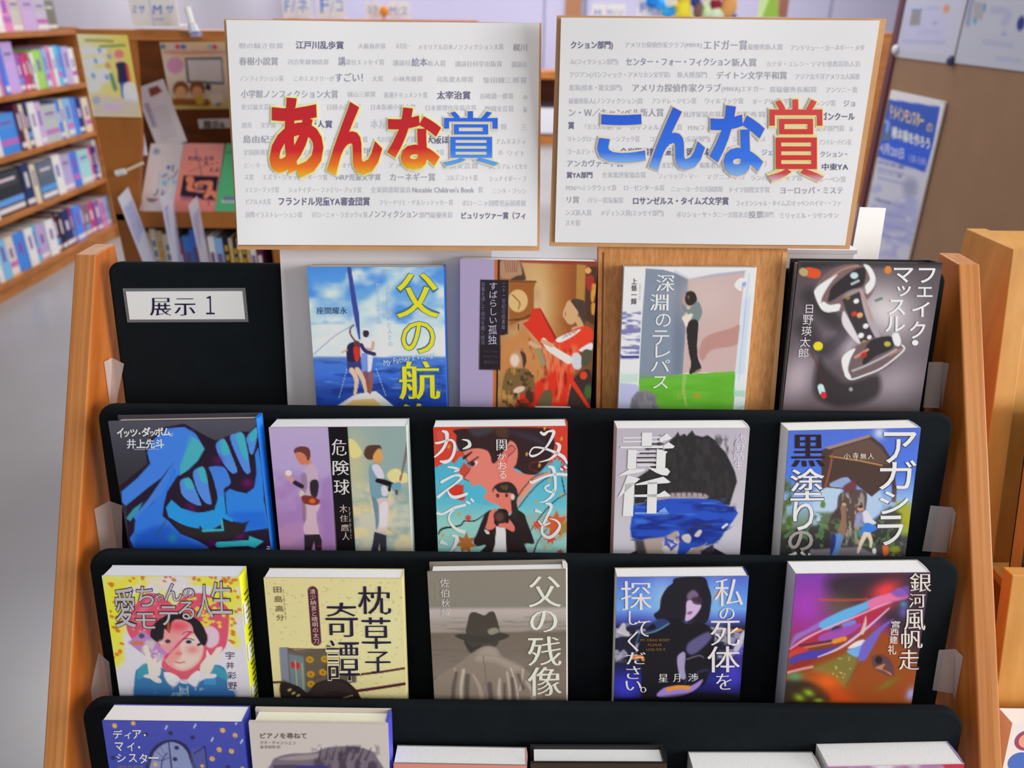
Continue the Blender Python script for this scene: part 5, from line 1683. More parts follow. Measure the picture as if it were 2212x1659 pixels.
def a11(A):
    A.fill((222, 212, 152))
    A.glow((236, 222, 170), 1300, 800, 420, 500, 0, 0.7)
    A.noise((186, 166, 110), 26, 22, 0.72, 0.82, 0.8, 5)
    for y0, y1, w in ((1330, 1325, 22), (1505, 1510, 30)):
        A.l((70, 30, 44), [(160, y0), (260, y1)], w, 8, sm=False)
    A.l((78, 34, 46), [(1030, 1255), (1300, 1225), (1560, 1185)], 22, 8, sm=False)
    A.l((78, 34, 46), [(1040, 1425), (1300, 1390), (1560, 1350)], 30, 8, sm=False)
    A.p((98, 96, 92), '235 965 325 960 400 990 720 975 740 930 800 960 1030 1010 1045 1330 900 1350 500 1460 250 1330', 8, sm=False)
    A.p((130, 134, 152), '235 965 320 965 330 1330 245 1290', 12, 0.95, sm=False)
    A.p((112, 130, 140), '335 1030 490 1060 500 1440 345 1380', 10, 0.9, sm=False)
    A.l((180, 184, 110), '400 1100 410 1370', 12, 8, 0.8)
    A.l((180, 184, 110), '470 1130 480 1400', 12, 8, 0.8)
    A.l((120, 70, 60), '330 990 500 1040', 10, 8, 0.8)
    A.e((190, 50, 50), 372, 1145, 22, 38)
    A.e((190, 50, 50), 425, 1155, 22, 38)
    A.p((96, 84, 60), '500 1010 760 990 1020 1030 1040 1300 700 1300 520 1450', 30, 0.7, sm=False)
    for x, y in ((555, 1090), (715, 1085), (560, 1245), (560, 1350), (690, 1225), (880, 1075)):
        A.e((190, 140, 30), x, y, 42, 36, 0, 8)
        A.e((120, 90, 30), x, y, 12, 10, 0, 6)
    A.noise((110, 40, 36), 60, 40, 0.6, 0.75, 0.7, 9, lambda x, y: band(x, 600, 1000, 40) * band(y, 1150, 1320, 30))
    A.l((90, 30, 30), '340 975 740 985', 12, 8, 0.8)
    A.p((46, 36, 36), '240 1330 420 1370 520 1440 600 1350 740 1300 900 1300 1020 1390 1075 1480 1080 1620 330 1620 240 1520', 9)
    A.p((58, 48, 48), '560 1430 660 1340 800 1310 940 1360 1000 1450 800 1420 640 1480', 20, 0.7)
    for x, y in ((330, 1410), (370, 1445), (420, 1470), (455, 1535), (490, 1525)):
        A.e((196, 176, 120), x, y, 24, 12, -30, 7)
    for P in ('900 1500 1000 1470', '900 1530 1000 1510', '910 1560 990 1550', '660 1560 740 1530'):
        A.l((186, 160, 110), P, 12, 8, 0.9)
    A.e((226, 206, 150), 240, 1560, 70, 22, 0, 10)
    # maroon plaque
    A.l((92, 36, 52), [(607, 375), (630, 890)], 108, 7, sm=False)
    A.noise((110, 90, 60), 40, 12, 0.6, 0.75, 0.5, 2, lambda x, y: band(y, 1570, 1700, 10))


def t11():
    L = [('枕', 1085, 320, 1435, 615), ('草', 1115, 645, 1425, 975), ('子', 1145, 1005, 1415, 1230), ('奇', 735, 490, 1080, 850), ('譚', 735, 885, 1085, 1310)]
    d = (40, 32, 60)
    a = ink(*[('put', ch, x0, y0, x1, y1, dict(fit=True, thin=0.010, bold=0.0)) for ch, x0, y0, x1, y1 in L])
    h = ink(('put', '譚', 725, 875, 1095, 1320, dict(fit=True, bold=0.03)))
    return [('lettering_outline', h, (226, 216, 170), 0.0005), (TT, a, d, 0.0008),
            (AT, ink(('put', '田', 200, 325, 280, 385, dict(fit=True)), ('put', '島', 205, 420, 290, 485, dict(fit=True)), ('put', '高', 212, 520, 295, 585, dict(fit=True)), ('put', '分', 218, 615, 300, 675, dict(fit=True)), ('col', 'たしまたかわき', 300, 318, 345, 670, 20, {})), (90, 74, 60), 0.0008),
            ('subtitle_lettering', ink(('col', '清少納言と晴明の太刀', 605, 632, 345, 920, 68, {})), (216, 196, 176), 0.0008)]


def a12(A):
    A.gy([(150, (138, 130, 116)), (530, (134, 128, 116)), (570, (186, 174, 168)), (640, (178, 166, 160)), (700, (160, 150, 142)), (790, (158, 146, 136)), (815, (116, 104, 92)), (1000, (120, 108, 96)), (1200, (128, 116, 104)), (1570, (124, 110, 98))])
    A.noise((110, 98, 86), 200, 24, 0.5, 0.75, 0.5, 4, lambda x, y: band(y, 640, 1300, 40))
    # fedora and head
    A.p((72, 66, 58), '520 870 500 800 520 700 545 610 590 590 640 605 700 625 750 590 800 590 825 650 850 740 860 810 850 900 800 960 700 960 600 990 560 1000', 9)
    A.p((66, 60, 54), '385 830 500 820 660 850 860 810 955 835 940 860 860 890 700 910 540 900 440 870', 8)
    A.p((150, 144, 126), '730 790 770 760 830 760 850 800 760 830', 14, 0.9)
    A.l((60, 56, 50), '500 900 560 990 640 960', [40, 60, 50], 14)
    # coat
    A.p((140, 126, 112), '130 1570 170 1300 300 1200 440 1110 560 1020 660 960 760 950 830 980 880 1060 1000 1130 1120 1200 1200 1290 1230 1570', 12)
    A.p((166, 152, 140), '640 1000 720 950 820 985 860 1060 1100 1180 1000 1220 800 1120 600 1100', 50, 0.8)
    A.l((140, 128, 90), '500 1060 640 1040 860 1060', 8, 10, 0.7)
    for P, w, c in (('470 1200 440 1380 440 1570', 34, (200, 186, 166)), ('570 1250 640 1400 660 1570', [20, 40, 56], (172, 156, 140)), ('850 1300 840 1430 850 1570', [20, 40, 50], (196, 184, 170)), ('930 1230 950 1400 950 1570', 26, (190, 176, 160)),
                    ('970 1190 1020 1350 1050 1570', 16, (206, 196, 180)), ('1100 1200 1080 1350 1060 1420', 20, (196, 186, 170)), ('1130 1330 1200 1440 1200 1570', [20, 50, 56], (186, 174, 166)), ('380 1180 360 1290', 12, (190, 176, 150))):
        A.l(c, P, w, 18, 0.85)
    for P, w in (('510 1260 500 1400 500 1570', 50), ('740 1350 760 1570', 50), ('980 1300 1000 1570', 30), ('1050 1260 1100 1400', 30), ('390 1230 360 1400 350 1570', 40), ('900 1350 900 1570', 24)):
        A.l((84, 74, 68), P, w, 26, 0.75)
    A.l((110, 96, 84), '680 1060 700 1250 700 1350', 8, 8, 0.9)


def t12():
    L = [('父', 1165, 215, 1520, 540), ('の', 1180, 575, 1475, 805), ('残', 1150, 850, 1515, 1160), ('像', 1145, 1175, 1515, 1480)]
    return [(TT, ink(*[('put', ch, x0, y0, x1, y1, dict(fit=True, thin=0.012, bold=0.004)) for ch, x0, y0, x1, y1 in L]), (232, 224, 208), 0.0008),
            (AT, ink(('put', '佐', 240, 235, 340, 325, dict(fit=True, thin=0.006)), ('put', '伯', 245, 345, 335, 430, dict(fit=True, thin=0.006)), ('put', '秋', 248, 450, 342, 530, dict(fit=True, thin=0.006)), ('put', '耀', 250, 550, 345, 625, dict(fit=True, thin=0.006))), (206, 200, 196), 0.0008),
            (AT, ink(('col', 'SAEKI AKI', 205, 205, 240, 460, 16, {})), (170, 162, 152), 0.0008)]


def a13(A):
    A.gy([(220, (86, 104, 200)), (400, (90, 140, 226)), (560, (110, 160, 236)), (680, (70, 80, 170)), (760, (34, 34, 56)), (1100, (26, 26, 44)), (1300, (40, 40, 140)), (1560, (14, 12, 24))])
    A.glow((150, 190, 240), 640, 420, 180, 200, 0, 0.8)
    A.glow((130, 180, 240), 1200, 450, 120, 220, 0, 0.8)
    A.noise((180, 176, 196), 130, 60, 0.55, 0.68, 0.8, 4, lambda x, y: band(x, 100, 1500, 40) * band(y, 700, 1100, 60))
    A.glow((60, 60, 205), 230, 1400, 180, 130, 0, 0.9)
    A.glow((70, 60, 190), 1380, 1240, 120, 160, 0, 0.9)
    A.glow((90, 70, 200), 1440, 1000, 60, 120, 0, 0.8)
    # hair, face and coat
    A.p((32, 28, 38), '780 235 1060 225 1120 330 1150 440 1140 560 1110 680 1050 720 980 690 700 690 600 690 540 620 600 560 620 440 680 340 740 290', 10)
    A.p((140, 112, 150), '900 400 960 360 1010 400 1000 450 900 460', 26, 0.8)
    A.p((206, 176, 214), '890 480 960 470 1040 510 1010 590 930 670 870 680 880 600', 14)
    A.p((60, 46, 66), '950 440 1050 440 1040 510 960 500', 20, 0.9)
    A.e((84, 64, 110), 920, 600, 30, 16, -20, 10, 0.7)
    A.p((40, 36, 46), '900 690 1000 680 990 760 900 780', 16, 0.8)
    A.p((24, 22, 30), '540 700 760 660 900 720 1000 690 1140 760 1180 900 1100 1300 1000 1400 700 1540 420 1540 400 1200 360 1000 420 850', 16)
    A.p((50, 70, 130), '530 690 620 660 700 690 640 760 520 800 420 800 560 760', 14, 0.8)
    A.l((110, 160, 190), '430 820 560 790 700 710', 14, 8, 0.8)
    A.p((104, 98, 150), '900 920 1000 850 1120 800 1150 860 1040 980 940 1040 880 1000', 26, 0.85)
    A.p((176, 164, 206), '780 1080 840 1010 870 1040 860 1180 870 1290 810 1280', 12, 0.9)
    A.l((120, 116, 140), '880 1090 1010 1050 1060 1070', 14, 10, 0.8)
    A.p((160, 130, 210), '560 1460 640 1390 760 1370 920 1370 1050 1300 1010 1380 900 1450 760 1490 600 1490', 14)
    A.l((226, 146, 60), '680 1410 780 1385 900 1390', 44, 10)
    A.l((60, 60, 100), '860 1330 1000 1230 1100 1200', 26, 16, 0.6)
    for P, w in (('310 1070 400 1060 420 1090', 34), ('1370 790 1460 780', 30), ('1190 420 1240 370', 20)):
        A.l((224, 140, 50), P, w, 8)
    A.p((206, 200, 206), '225 700 250 780 280 800 270 840 190 820 150 790', 12, 0.9)
    A.p((170, 166, 180), '130 1110 200 990 240 1000 260 1050 180 1080', 12, 0.8)
    A.p((196, 196, 210), '1490 780 1500 860 1430 1010 1380 990 1430 900', 12, 0.9)
    A.l((60, 140, 170), '350 920 390 800', 14, 14, 0.7)
    A.p((10, 8, 12), '100 1500 500 1500 1000 1440 1500 1470 1450 1600 60 1600', 40, 0.8, sm=False)


def t13():
    w = (226, 216, 216)
    L = [('私', 1180, 240, 1485, 525), ('の', 1232, 545, 1395, 670), ('死', 1135, 680, 1450, 945), ('体', 1100, 950, 1450, 1225), ('を', 1190, 1240, 1360, 1410), ('探', 195, 265, 520, 565), ('し', 275, 575, 395, 720), ('て', 335, 680, 500, 845), ('く', 260, 790, 375, 1000), ('だ', 240, 1010, 450, 1135), ('さ', 240, 1155, 390, 1290), ('い', 230, 1310, 400, 1410), ('。', 385, 1375, 450, 1435)]
    return [(TT, ink(*[('put', ch, x0, y0, x1, y1, dict(fit=True, thin=0.010)) for ch, x0, y0, x1, y1 in L]), w, 0.0008),
            (AT, ink(('put', '星', 580, 1240, 680, 1325, dict(fit=True, thin=0.01)), ('put', '月', 735, 1240, 810, 1325, dict(fit=True, thin=0.01)), ('put', '渉', 895, 1235, 1005, 1320, dict(fit=True, thin=0.01))), (226, 222, 220), 0.0008),
            ('subtitle_lettering', ink(('row', 'MY DEAD BODY', 390, 710, 880, 38), ('row', 'PLEASE', 470, 620, 930, 36), ('row', 'LOOK FOR IT', 450, 660, 980, 36)), (150, 104, 40), 0.0007)]


def a14(A):
    A.gy([(220, (124, 60, 168)), (500, (140, 60, 160)), (800, (150, 50, 120)), (1000, (120, 60, 40)), (1300, (130, 80, 30)), (1560, (120, 60, 24))])
    A.p((50, 38, 44), '760 220 1720 220 1650 700 1550 1200 1450 1000 1200 700 700 480', 160, 0.92)
    A.glow((92, 84, 50), 760, 560, 200, 130, 0, 0.8)
    A.glow((236, 60, 60), 1240, 400, 160, 90, -25, 1.0)
    A.glow((196, 70, 90), 1180, 560, 260, 80, -25, 0.9)
    A.glow((170, 60, 190), 440, 560, 160, 180, 0, 0.7)
    A.l((214, 74, 60), '560 490 800 500 1060 490', 20, 24, 0.8)
    A.p((150, 70, 20), '900 900 1200 800 1560 1100 1540 1540 300 1540 240 1350', 120, 0.9)
    A.p((120, 118, 54), '480 1200 760 1080 900 1000 960 1060 900 1240 820 1390 700 1300 560 1240', 50, 0.9)
    A.p((44, 34, 26), '200 1330 420 1330 600 1400 640 1540 180 1550', 50, 0.9)
    A.glow((226, 96, 20), 640, 1340, 150, 90, 20, 0.95)
    A.glow((200, 70, 20), 760, 1480, 160, 70, 20, 0.9)
    A.glow((150, 186, 40), 440, 1450, 60, 36, 20, 0.9)
    A.glow((150, 186, 40), 340, 1500, 60, 40, 20, 0.8)
    A.glow((150, 180, 50), 540, 1530, 50, 24, 0, 0.8)
    A.glow((80, 160, 110), 300, 1280, 80, 50, 0, 0.8)
    A.glow((110, 120, 30), 1260, 1360, 120, 30, -30, 0.7)
    # sail-ship streaks
    A.p((176, 40, 70), '240 1010 420 880 700 780 1000 640 1300 560 1100 720 760 900 400 1000', 26, 0.9)
    A.p((150, 120, 214), '250 1000 340 900 600 760 760 650 640 680 420 800 300 860', 30, 0.8)
    A.p((96, 176, 230), '560 740 760 620 1000 530 1180 460 1300 480 1080 580 860 690 640 800', 20, 0.95)
    A.p((226, 110, 160), '1080 500 1300 420 1400 380 1480 470 1300 520 1100 590', 24, 0.95)
    A.p((110, 80, 180), '1300 420 1400 370 1480 360 1480 450 1380 470', 30, 0.8)
    A.l((236, 170, 190), '250 1000 400 900 600 800 900 680 1180 560 1300 520', [10, 24, 18, 18, 14, 8], 12, 0.9)
    A.p((70, 40, 70), '680 800 740 760 800 790 740 825', 14)
    A.p((104, 140, 226), '800 740 920 700 930 740 820 780', 14, 0.9)
    A.p((150, 84, 190), '560 860 840 760 1000 740 860 850 600 930', 16, 0.8)
    A.l((60, 50, 50), '350 960 500 940 690 910', 20, 10, 0.9)
    A.l((214, 160, 90), '400 985 600 950 700 930', 12, 10, 0.8)
    A.p((206, 60, 50), '240 1040 340 990 440 990 420 1030 300 1060 240 1090', 14, 0.9)
    A.l((236, 140, 40), '710 920 820 890', 46, 14)
    A.p((70, 60, 170), '240 1110 400 1030 620 1000 760 960 560 1080 400 1120 300 1170', 18, 0.95)
    A.l((226, 196, 236), '540 1080 740 1000 900 900 1100 740 1280 580', [12, 22, 26, 20, 12], 12, 0.9)
    A.p((236, 214, 220), '850 990 920 930 1010 900 1040 930 940 980', 14)
    A.p((110, 170, 240), '840 1020 900 990 1020 960 960 1070 910 1070', 14, 0.95)
    A.p((110, 96, 196), '1010 930 1200 760 1330 690 1200 820 1100 1000 1020 1120 960 1100', 18, 0.95)
    A.p((150, 40, 30), '220 1200 340 1120 520 1100 700 1040 560 1100 400 1170 240 1240', 20, 0.9)
    A.l((226, 150, 170), '225 1240 340 1210 480 1180', 24, 14, 0.9)
    A.l((220, 190, 170), '1000 830 1030 740 1040 660', [40, 34, 6], 12, 0.9)
    A.l((90, 70, 60), '1000 1120 900 1260 830 1370', 10, 14, 0.8)
    A.p((90, 60, 70), '1100 1080 1200 1050 1290 1110 1330 1200 1310 1280 1200 1240 1120 1190', 18, 0.9)
    A.p((206, 140, 100), '1130 1190 1220 1220 1300 1270 1290 1240 1210 1200 1240 1150', 14, 0.8)
    A.e((30, 20, 20), 1170, 1110, 36, 40, 0, 20, 0.9)
    A.glow((110, 110, 214), 1440, 620, 60, 60, 0, 0.7)
    A.glow((80, 150, 190), 1430, 540, 40, 34, 0, 0.8)
    A.glow((156, 156, 226), 1500, 1460, 44, 70, 20, 1.0)
    rs = np.random.RandomState(7)
    for i in range(14):
        A.e((206, 190, 130), 680 + rs.rand() * 200, 1080 + rs.rand() * 220, 7, 9, 0, 6, 0.8)


def t14():
    L = [('銀', 1490, 225, 1710, 410), ('河', 1478, 430, 1650, 570), ('風', 1430, 590, 1650, 800), ('帆', 1400, 800, 1620, 985), ('走', 1375, 1000, 1585, 1205)]
    L2 = [('宮', 1300, 705, 1390, 775), ('西', 1290, 785, 1375, 855), ('建', 1280, 862, 1365, 940), ('礼', 1262, 950, 1350, 1050)]
    return [('lettering_outline', ink(*[('put', ch, x0 - 5, y0 - 5, x1 + 5, y1 + 5, dict(fit=True, bold=0.03)) for ch, x0, y0, x1, y1 in L]), (70, 50, 60), 0.0005),
            (TT, ink(*[('put', ch, x0, y0, x1, y1, dict(fit=True, thin=0.010)) for ch, x0, y0, x1, y1 in L]), (224, 214, 204), 0.0009),
            (AT, ink(*[('put', ch, x0, y0, x1, y1, dict(fit=True, bold=0.02)) for ch, x0, y0, x1, y1 in L2]), (214, 206, 200), 0.0008)]


# ---- row 4
def a15(A):
    A.fill((72, 78, 170))
    A.gy([(170, (76, 82, 176)), (500, (66, 76, 168))])
    A.p((48, 46, 86), '455 600 470 430 520 350 600 310 680 312 740 350 775 430 790 600', 6)
    A.p((136, 146, 190), '475 600 495 430 540 365 610 325 670 330 720 365 750 430 760 600', 6)
    A.l((48, 46, 86), '615 320 630 600', 9, 5, sm=False)
    A.l((70, 74, 130), '500 440 560 450 610 430', 6, 5)
    A.l((60, 60, 110), '545 600 560 460 600 400', 8, 5)
    for a in ((490, 430, 560, 440), (520, 380, 580, 440), (555, 350, 590, 420)):
        A.l((90, 96, 150), [(a[0], a[1]), (a[2], a[3])], 4, 4, sm=False)
    A.p((96, 100, 150), '760 370 860 350 880 600 770 600', 6, 0.55, sm=False)
    A.l((44, 44, 96), '785 400 860 350 875 600', 8, 5, sm=False)
    A.l((90, 84, 130), '460 590 470 380', 5, 5)
    for x, y, r in ((247, 213, 17), (378, 196, 15), (985, 243, 17), (1066, 276, 16), (955, 373, 17), (1037, 382, 17), (905, 435, 17), (514, 478, 14), (835, 485, 12), (1105, 500, 14)):
        A.e((222, 176, 96), x, y, r, r, 0, 6)
    A.l((100, 96, 150), '955 373 905 435', 5, 4, 0.8)
    A.l((90, 90, 150), '1066 276 1037 382', 5, 4, 0.8)
    for x, y in ((605, 225), (800, 215), (912, 305), (1107, 318), (1080, 192)):
        A.l((206, 212, 240), [(x - 7, y + 10), (x + 7, y - 12)], 9, 5)
    for x, y in ((632, 262), (780, 292), (460, 272), (668, 362), (652, 440), (218, 435), (1008, 490)):
        A.e((50, 50, 96), x, y, 16, 14, 0, 6)


def t15():
    w = (226, 226, 240)
    L = [('デ', 232, 240, 300, 300), ('ィ', 312, 255, 360, 300), ('ア', 370, 240, 432, 300), ('・', 448, 266, 462, 282), ('マ', 240, 325, 300, 385), ('イ', 325, 325, 378, 385), ('・', 402, 350, 418, 366), ('シ', 245, 405, 310, 462), ('ス', 330, 405, 388, 462), ('タ', 405, 402, 462, 470), ('ー', 470, 425, 540, 436)]
    return [(TT, ink(*[('put', ch, a, b, c, d, dict(fit=True, bold=0.012)) for ch, a, b, c, d in L]), w, 0.0007),
            ('subtitle_lettering', ink(('row', 'DEAR MY SISTER', 250, 430, 492, 22)), (150, 140, 90), 0.0007)]


def a16(A):
    A.fill((206, 196, 190))
    A.p((120, 108, 120), '1300 600 1310 470 1350 430 1450 405 1600 395 1700 360 1860 350 1980 375 2030 420 2040 600', 12)
    A.noise((74, 62, 78), 50, 60, 0.42, 0.62, 0.9, 3, lambda x, y: band(x, 1600, 2040, 40) * band(y, 350, 600, 30))
    A.p((176, 162, 160), '1360 440 1500 415 1640 405 1600 440 1440 450', 16, 0.7)
    A.p((64, 52, 130), '1480 484 1700 484 1700 600 1480 600', 8, 0.9, sm=False)
    A.p((70, 60, 90), '1320 484 1480 480 1480 600 1320 600', 10, 0.8, sm=False)
    for k in range(8):
        A.l((70, 60, 72), [(1640 + k * 45, 440), (1660 + k * 48, 362)], [16, 5], 7, 0.8, sm=False)


def t16():
    return [(TT, ink(('row', 'ピアノを尋ねて', 1232, 1570, 280, 42, 0, dict(bold=0.012))), (110, 94, 96), 0.0007),
            (AT, ink(('row', 'クオ・チャンシェン', 1235, 1490, 328, 28), ('row', '倉本知明 訳', 1235, 1380, 358, 24)), (126, 112, 112), 0.0007)]


def flat(c):
    def f(A):
        A.fill(c)
    return f


def a20(A):
    A.fill((170, 120, 160))
    A.noise((220, 216, 226), 60, 40, 0.45, 0.6, 0.9, 3)
    A.noise((190, 40, 60), 80, 40, 0.55, 0.65, 0.9, 8)
    A.noise((70, 60, 140), 90, 40, 0.55, 0.7, 0.9, 12)


G1, G2, G3, G4 = 'books on the top tier', 'books on the second tier', 'books on the third tier', 'books on the lowest visible tier'
book(0, (600, 530, 4.485), [(282, 210), (1605, 210), (1612, 1590), (342, 1585)], 6, a1, 'blue sky and sea book showing two people on a boat bow, titled 父の航海', G1, spine=(40, 110, 230), tmm=0.021, text=t1)
book(0, (970, 530, 4.483), [(107, 132), (1436, 157), (1405, 1600), (88, 1600)], 6, a2, 'book with a lavender strip beside an old painting of a man holding a red book', G1, spine=(120, 84, 50), tmm=0.021, text=t2, gap=0.031)
book(0, (1290, 530, 4.483), [(262, 208), (1545, 215), (1440, 1612), (212, 1612)], 6, a3, 'book with a person leaning on a grey wall above a bright green floor', G1, spine=(225, 228, 240), tmm=0.014, text=t3)
book(0, (1680, 540, 4.147), [(188, 100), (1478, 115), (1290, 1445), (98, 1440)], 6, a4, 'dark hardcover book with a glass dumbbell full of pills, on the top tier', G1, spine=(30, 26, 30), board=(30, 26, 30), tmm=0.024, hard=True, text=t4, page=(150, 148, 150))
book(1, (200, 880, 4.88), [(165, 150), (1722, 122), (1838, 1535), (350, 1535)], 10, a5, 'dark grey hardcover with an electric blue cartoon creature, leftmost on the second tier', G2, spine=(30, 120, 226), board=(70, 68, 80), tmm=0.020, hard=True, text=t5, page=(190, 176, 160))
book(1, (560, 880, 4.88), [(100, 210), (1545, 203), (1592, 1562), (210, 1560)], 19, a6, 'lilac and pale green book with a baseball pitcher and a batter facing away', G2, spine=(196, 206, 200), text=t6)
book(1, (910, 880, 4.88), [(125, 210), (1540, 196), (1505, 1560), (145, 1560)], 16, a7, 'red and turquoise book with a girl photographer under a large face in profile', G2, spine=(196, 60, 44), text=t7)
book(1, (1300, 880, 4.88), [(160, 222), (1560, 215), (1445, 1560), (95, 1560)], 17, a8, 'pale grey book with black hair and a blue paint stroke over the face', G2, spine=(210, 208, 214), board=(200, 198, 202), text=t8)
book(1, (1650, 880, 4.88), [(265, 245), (1655, 215), (1495, 1560), (160, 1560)], 18, a9, 'blue sky book with a roofed wooden gate and two walkers, right end of second tier', G2, spine=(180, 190, 220), board=(150, 146, 140), text=t9)
book(2, (200, 1200, 4.878), [(98, 212), (1545, 222), (1650, 1565), (232, 1555)], 22, a10, 'white and yellow flowered book with a black haired figure in blue before a pink heart', G3, spine=(232, 236, 40), board=(214, 212, 216), text=t10, spine_fn=sp10)
book(2, (550, 1200, 4.88), [(95, 232), (1550, 240), (1572, 1595), (170, 1580)], 20, a11, 'cream yellow book with a dark ox cart and brushed black letters', G3, spine=(214, 204, 146), board=(190, 180, 130), text=t11)
book(2, (900, 1200, 4.88), [(112, 178), (1575, 152), (1562, 1580), (160, 1575)], 15, a12, 'sepia hardcover with a man in a hat and coat seen from behind', G3, spine=(216, 210, 206), board=(130, 122, 110), hard=True, tmm=0.020, text=t12)
book(2, (1300, 1200, 4.879), [(160, 228), (1550, 215), (1440, 1560), (102, 1560)], 20, a13, 'blue night book with a dark haired girl in black, fourth on the third tier', G3, spine=(40, 44, 110), board=(150, 140, 116), text=t13)
book(2, (1650, 1190, 4.74), [(330, 235), (1705, 220), (1512, 1545), (180, 1560)], 27, a14, 'purple and orange book with streaks of light like a spaceship, rightmost on the third tier', G3, spine=(214, 208, 212), board=(150, 142, 134), text=t14, gap=0.033)
book(3, (170, 1500, 3.16), [(160, 178), (1115, 190), (1130, 502), (185, 502)], 32, a15, 'indigo blue book with stars and an arched window, lower left corner', G4, spine=(60, 70, 176), board=(72, 78, 170), text=t15)
book(3, (170, 1500, 3.16), [(1160, 187), (2110, 200), (2112, 502), (1172, 502)], 30, a16, 'beige hardcover with a furry dark shape, right of the indigo book with stars', G4, spine=(74, 76, 190), board=(196, 186, 178), hard=True, page=(236, 226, 206), text=t16)
P17 = [(850, 1648), (1138, 1653), (1136, 1700), (852, 1700)]
book(3, (0, 0, 1), P17, 31, flat((214, 140, 124)), 'salmon pink book of which only the top edge shows at the bottom', G4, spine=(206, 150, 140), tmm=0.023)
book(3, (0, 0, 1), [(1146, 1648), (1441, 1649), (1438, 1700), (1148, 1700)], 27, flat((62, 48, 38)), 'black hardcover of which only the white top edge shows at the bottom', G4, spine=(30, 28, 30), board=(34, 32, 34), hard=True, tmm=0.024)
book(3, (0, 0, 1), [(1500, 1671), (1778, 1671), (1772, 1710), (1498, 1710)], 42, flat((205, 203, 205)), 'plain white book in the bottom row, touching the patterned one', G4, spine=(190, 180, 180), tmm=0.028)
book(3, (0, 0, 1), [(1789, 1656), (2083, 1650), (2074, 1710), (1786, 1710)], 38, a20, 'thick book with a red and violet patterned cover edge, bottom right of the stand', G4, spine=(150, 140, 190), board=(210, 206, 206), tmm=0.029)

# ================================================================== helpers for flat printed sheets and plain books


def flat_print(name, label, cat, quad, p0, n, fn=None, crop=(0, 0, 1), nx=60, ny=60, th=0.001, base=(225, 225, 228), text=None, parent=None, group=None, rough=0.55, back=True):
    """rectangular sheet lying in the plane (p0, n); quad = its corners as measured"""
    ox, oy, s = crop
    Q = [(ox + x / s, oy + y / s) for x, y in quad]
    n = Vector(n).normalized()
    TL, TR, BR, BL = (on_plane(*q, Vector(p0), n) for q in Q)
    W = ((TR - TL).length + (BR - BL).length) / 2
    H = ((BL - TL).length + (BR - TR).length) / 2
    ctr = (TL + TR + BL + BR) / 4
    ex = ((TR - TL) + (BR - BL)).normalized()
    upv = ((TL - BL) + (TR - BR)).normalized()
    M = frame(ctr - upv * (H / 2), ex, upv)
    if parent is None:
        root = thing(name, label, cat, M, group)
    else:
        root = bpy.data.objects.new(name, None)
        COL.objects.link(root)
        root.parent = parent
        root.matrix_basis = parent.matrix_world.inverted() @ M
    q = MB()
    q.box(-W / 2, W / 2, 0, th, 0, H, mat(base, 0.6))
    q.build('sheet', root)
    Hg = Homog(quad, [(0, 0), (W, 0), (W, H), (0, H)])
    if fn:
        print_sheet('printed_side', root, Hg, W, H, fn, nx, ny, -W / 2, H, 0.0004, rough=rough)
    if text:
        for nm, ik, c, d in text:
            ik.build(nm, Hg, mat(c, 0.6), root, d, -W / 2, H)
    return root, Hg, W, H


WOOD_B = wood((152, 92, 42), (184, 118, 60), 8, 8, 30, name='bookcase_wood')
WOOD_D = wood((88, 46, 14), (112, 60, 20), 8, 30, 30, name='bookcase_wood_dark')
WOOD_P = wood((150, 90, 36), (168, 104, 46), 8, 8, 4, name='panel_wood')

# ================================================================== LEFT BOOKCASE (runs away from the viewer along the left)
BX = -2.64
BZ = [1.265, 0.968, 0.682, 0.392, 0.088]
bc = thing('bookcase', 'tall orange-brown bookcase full of books receding along the left side', 'bookcase', (BX - 0.15, 4.0, 0))
O = Vector(bc.location)


def bcbox(name, x0, x1, y0, y1, z0, z1, m):
    q = MB()
    q.box(x0 - O.x, x1 - O.x, y0 - O.y, y1 - O.y, z0, z1, m)
    return q.build(name, bc)


for i, z in enumerate(BZ):
    bcbox('shelf', BX - 0.30, BX, 2.6, 5.14, z - 0.028, z, WOOD_B)
bcbox('plinth', BX - 0.29, BX - 0.008, 2.6, 5.14, 0.0, 0.058, WOOD_B)
bcbox('back_panel', BX - 0.315, BX - 0.30, 2.6, 5.16, 0.0, 1.50, WOOD_D)
bcbox('side_panel', BX - 0.31, BX + 0.004, 5.14, 5.17, 0.0, 1.275, WOOD_B)
bcbox('side_panel', BX - 0.31, BX + 0.004, 2.57, 2.60, 0.0, 1.275, WOOD_B)


def y_for(px, X, z):
    k = (px - CX) / FPX
    zz = z - HC
    # k*(Y cos - zz sin) = X c + s (Y sin + zz cos)
    return (X * c_ + s_ * zz * math.cos(TH) + k * zz * math.sin(TH)) / (k * math.cos(TH) - s_ * math.sin(TH))


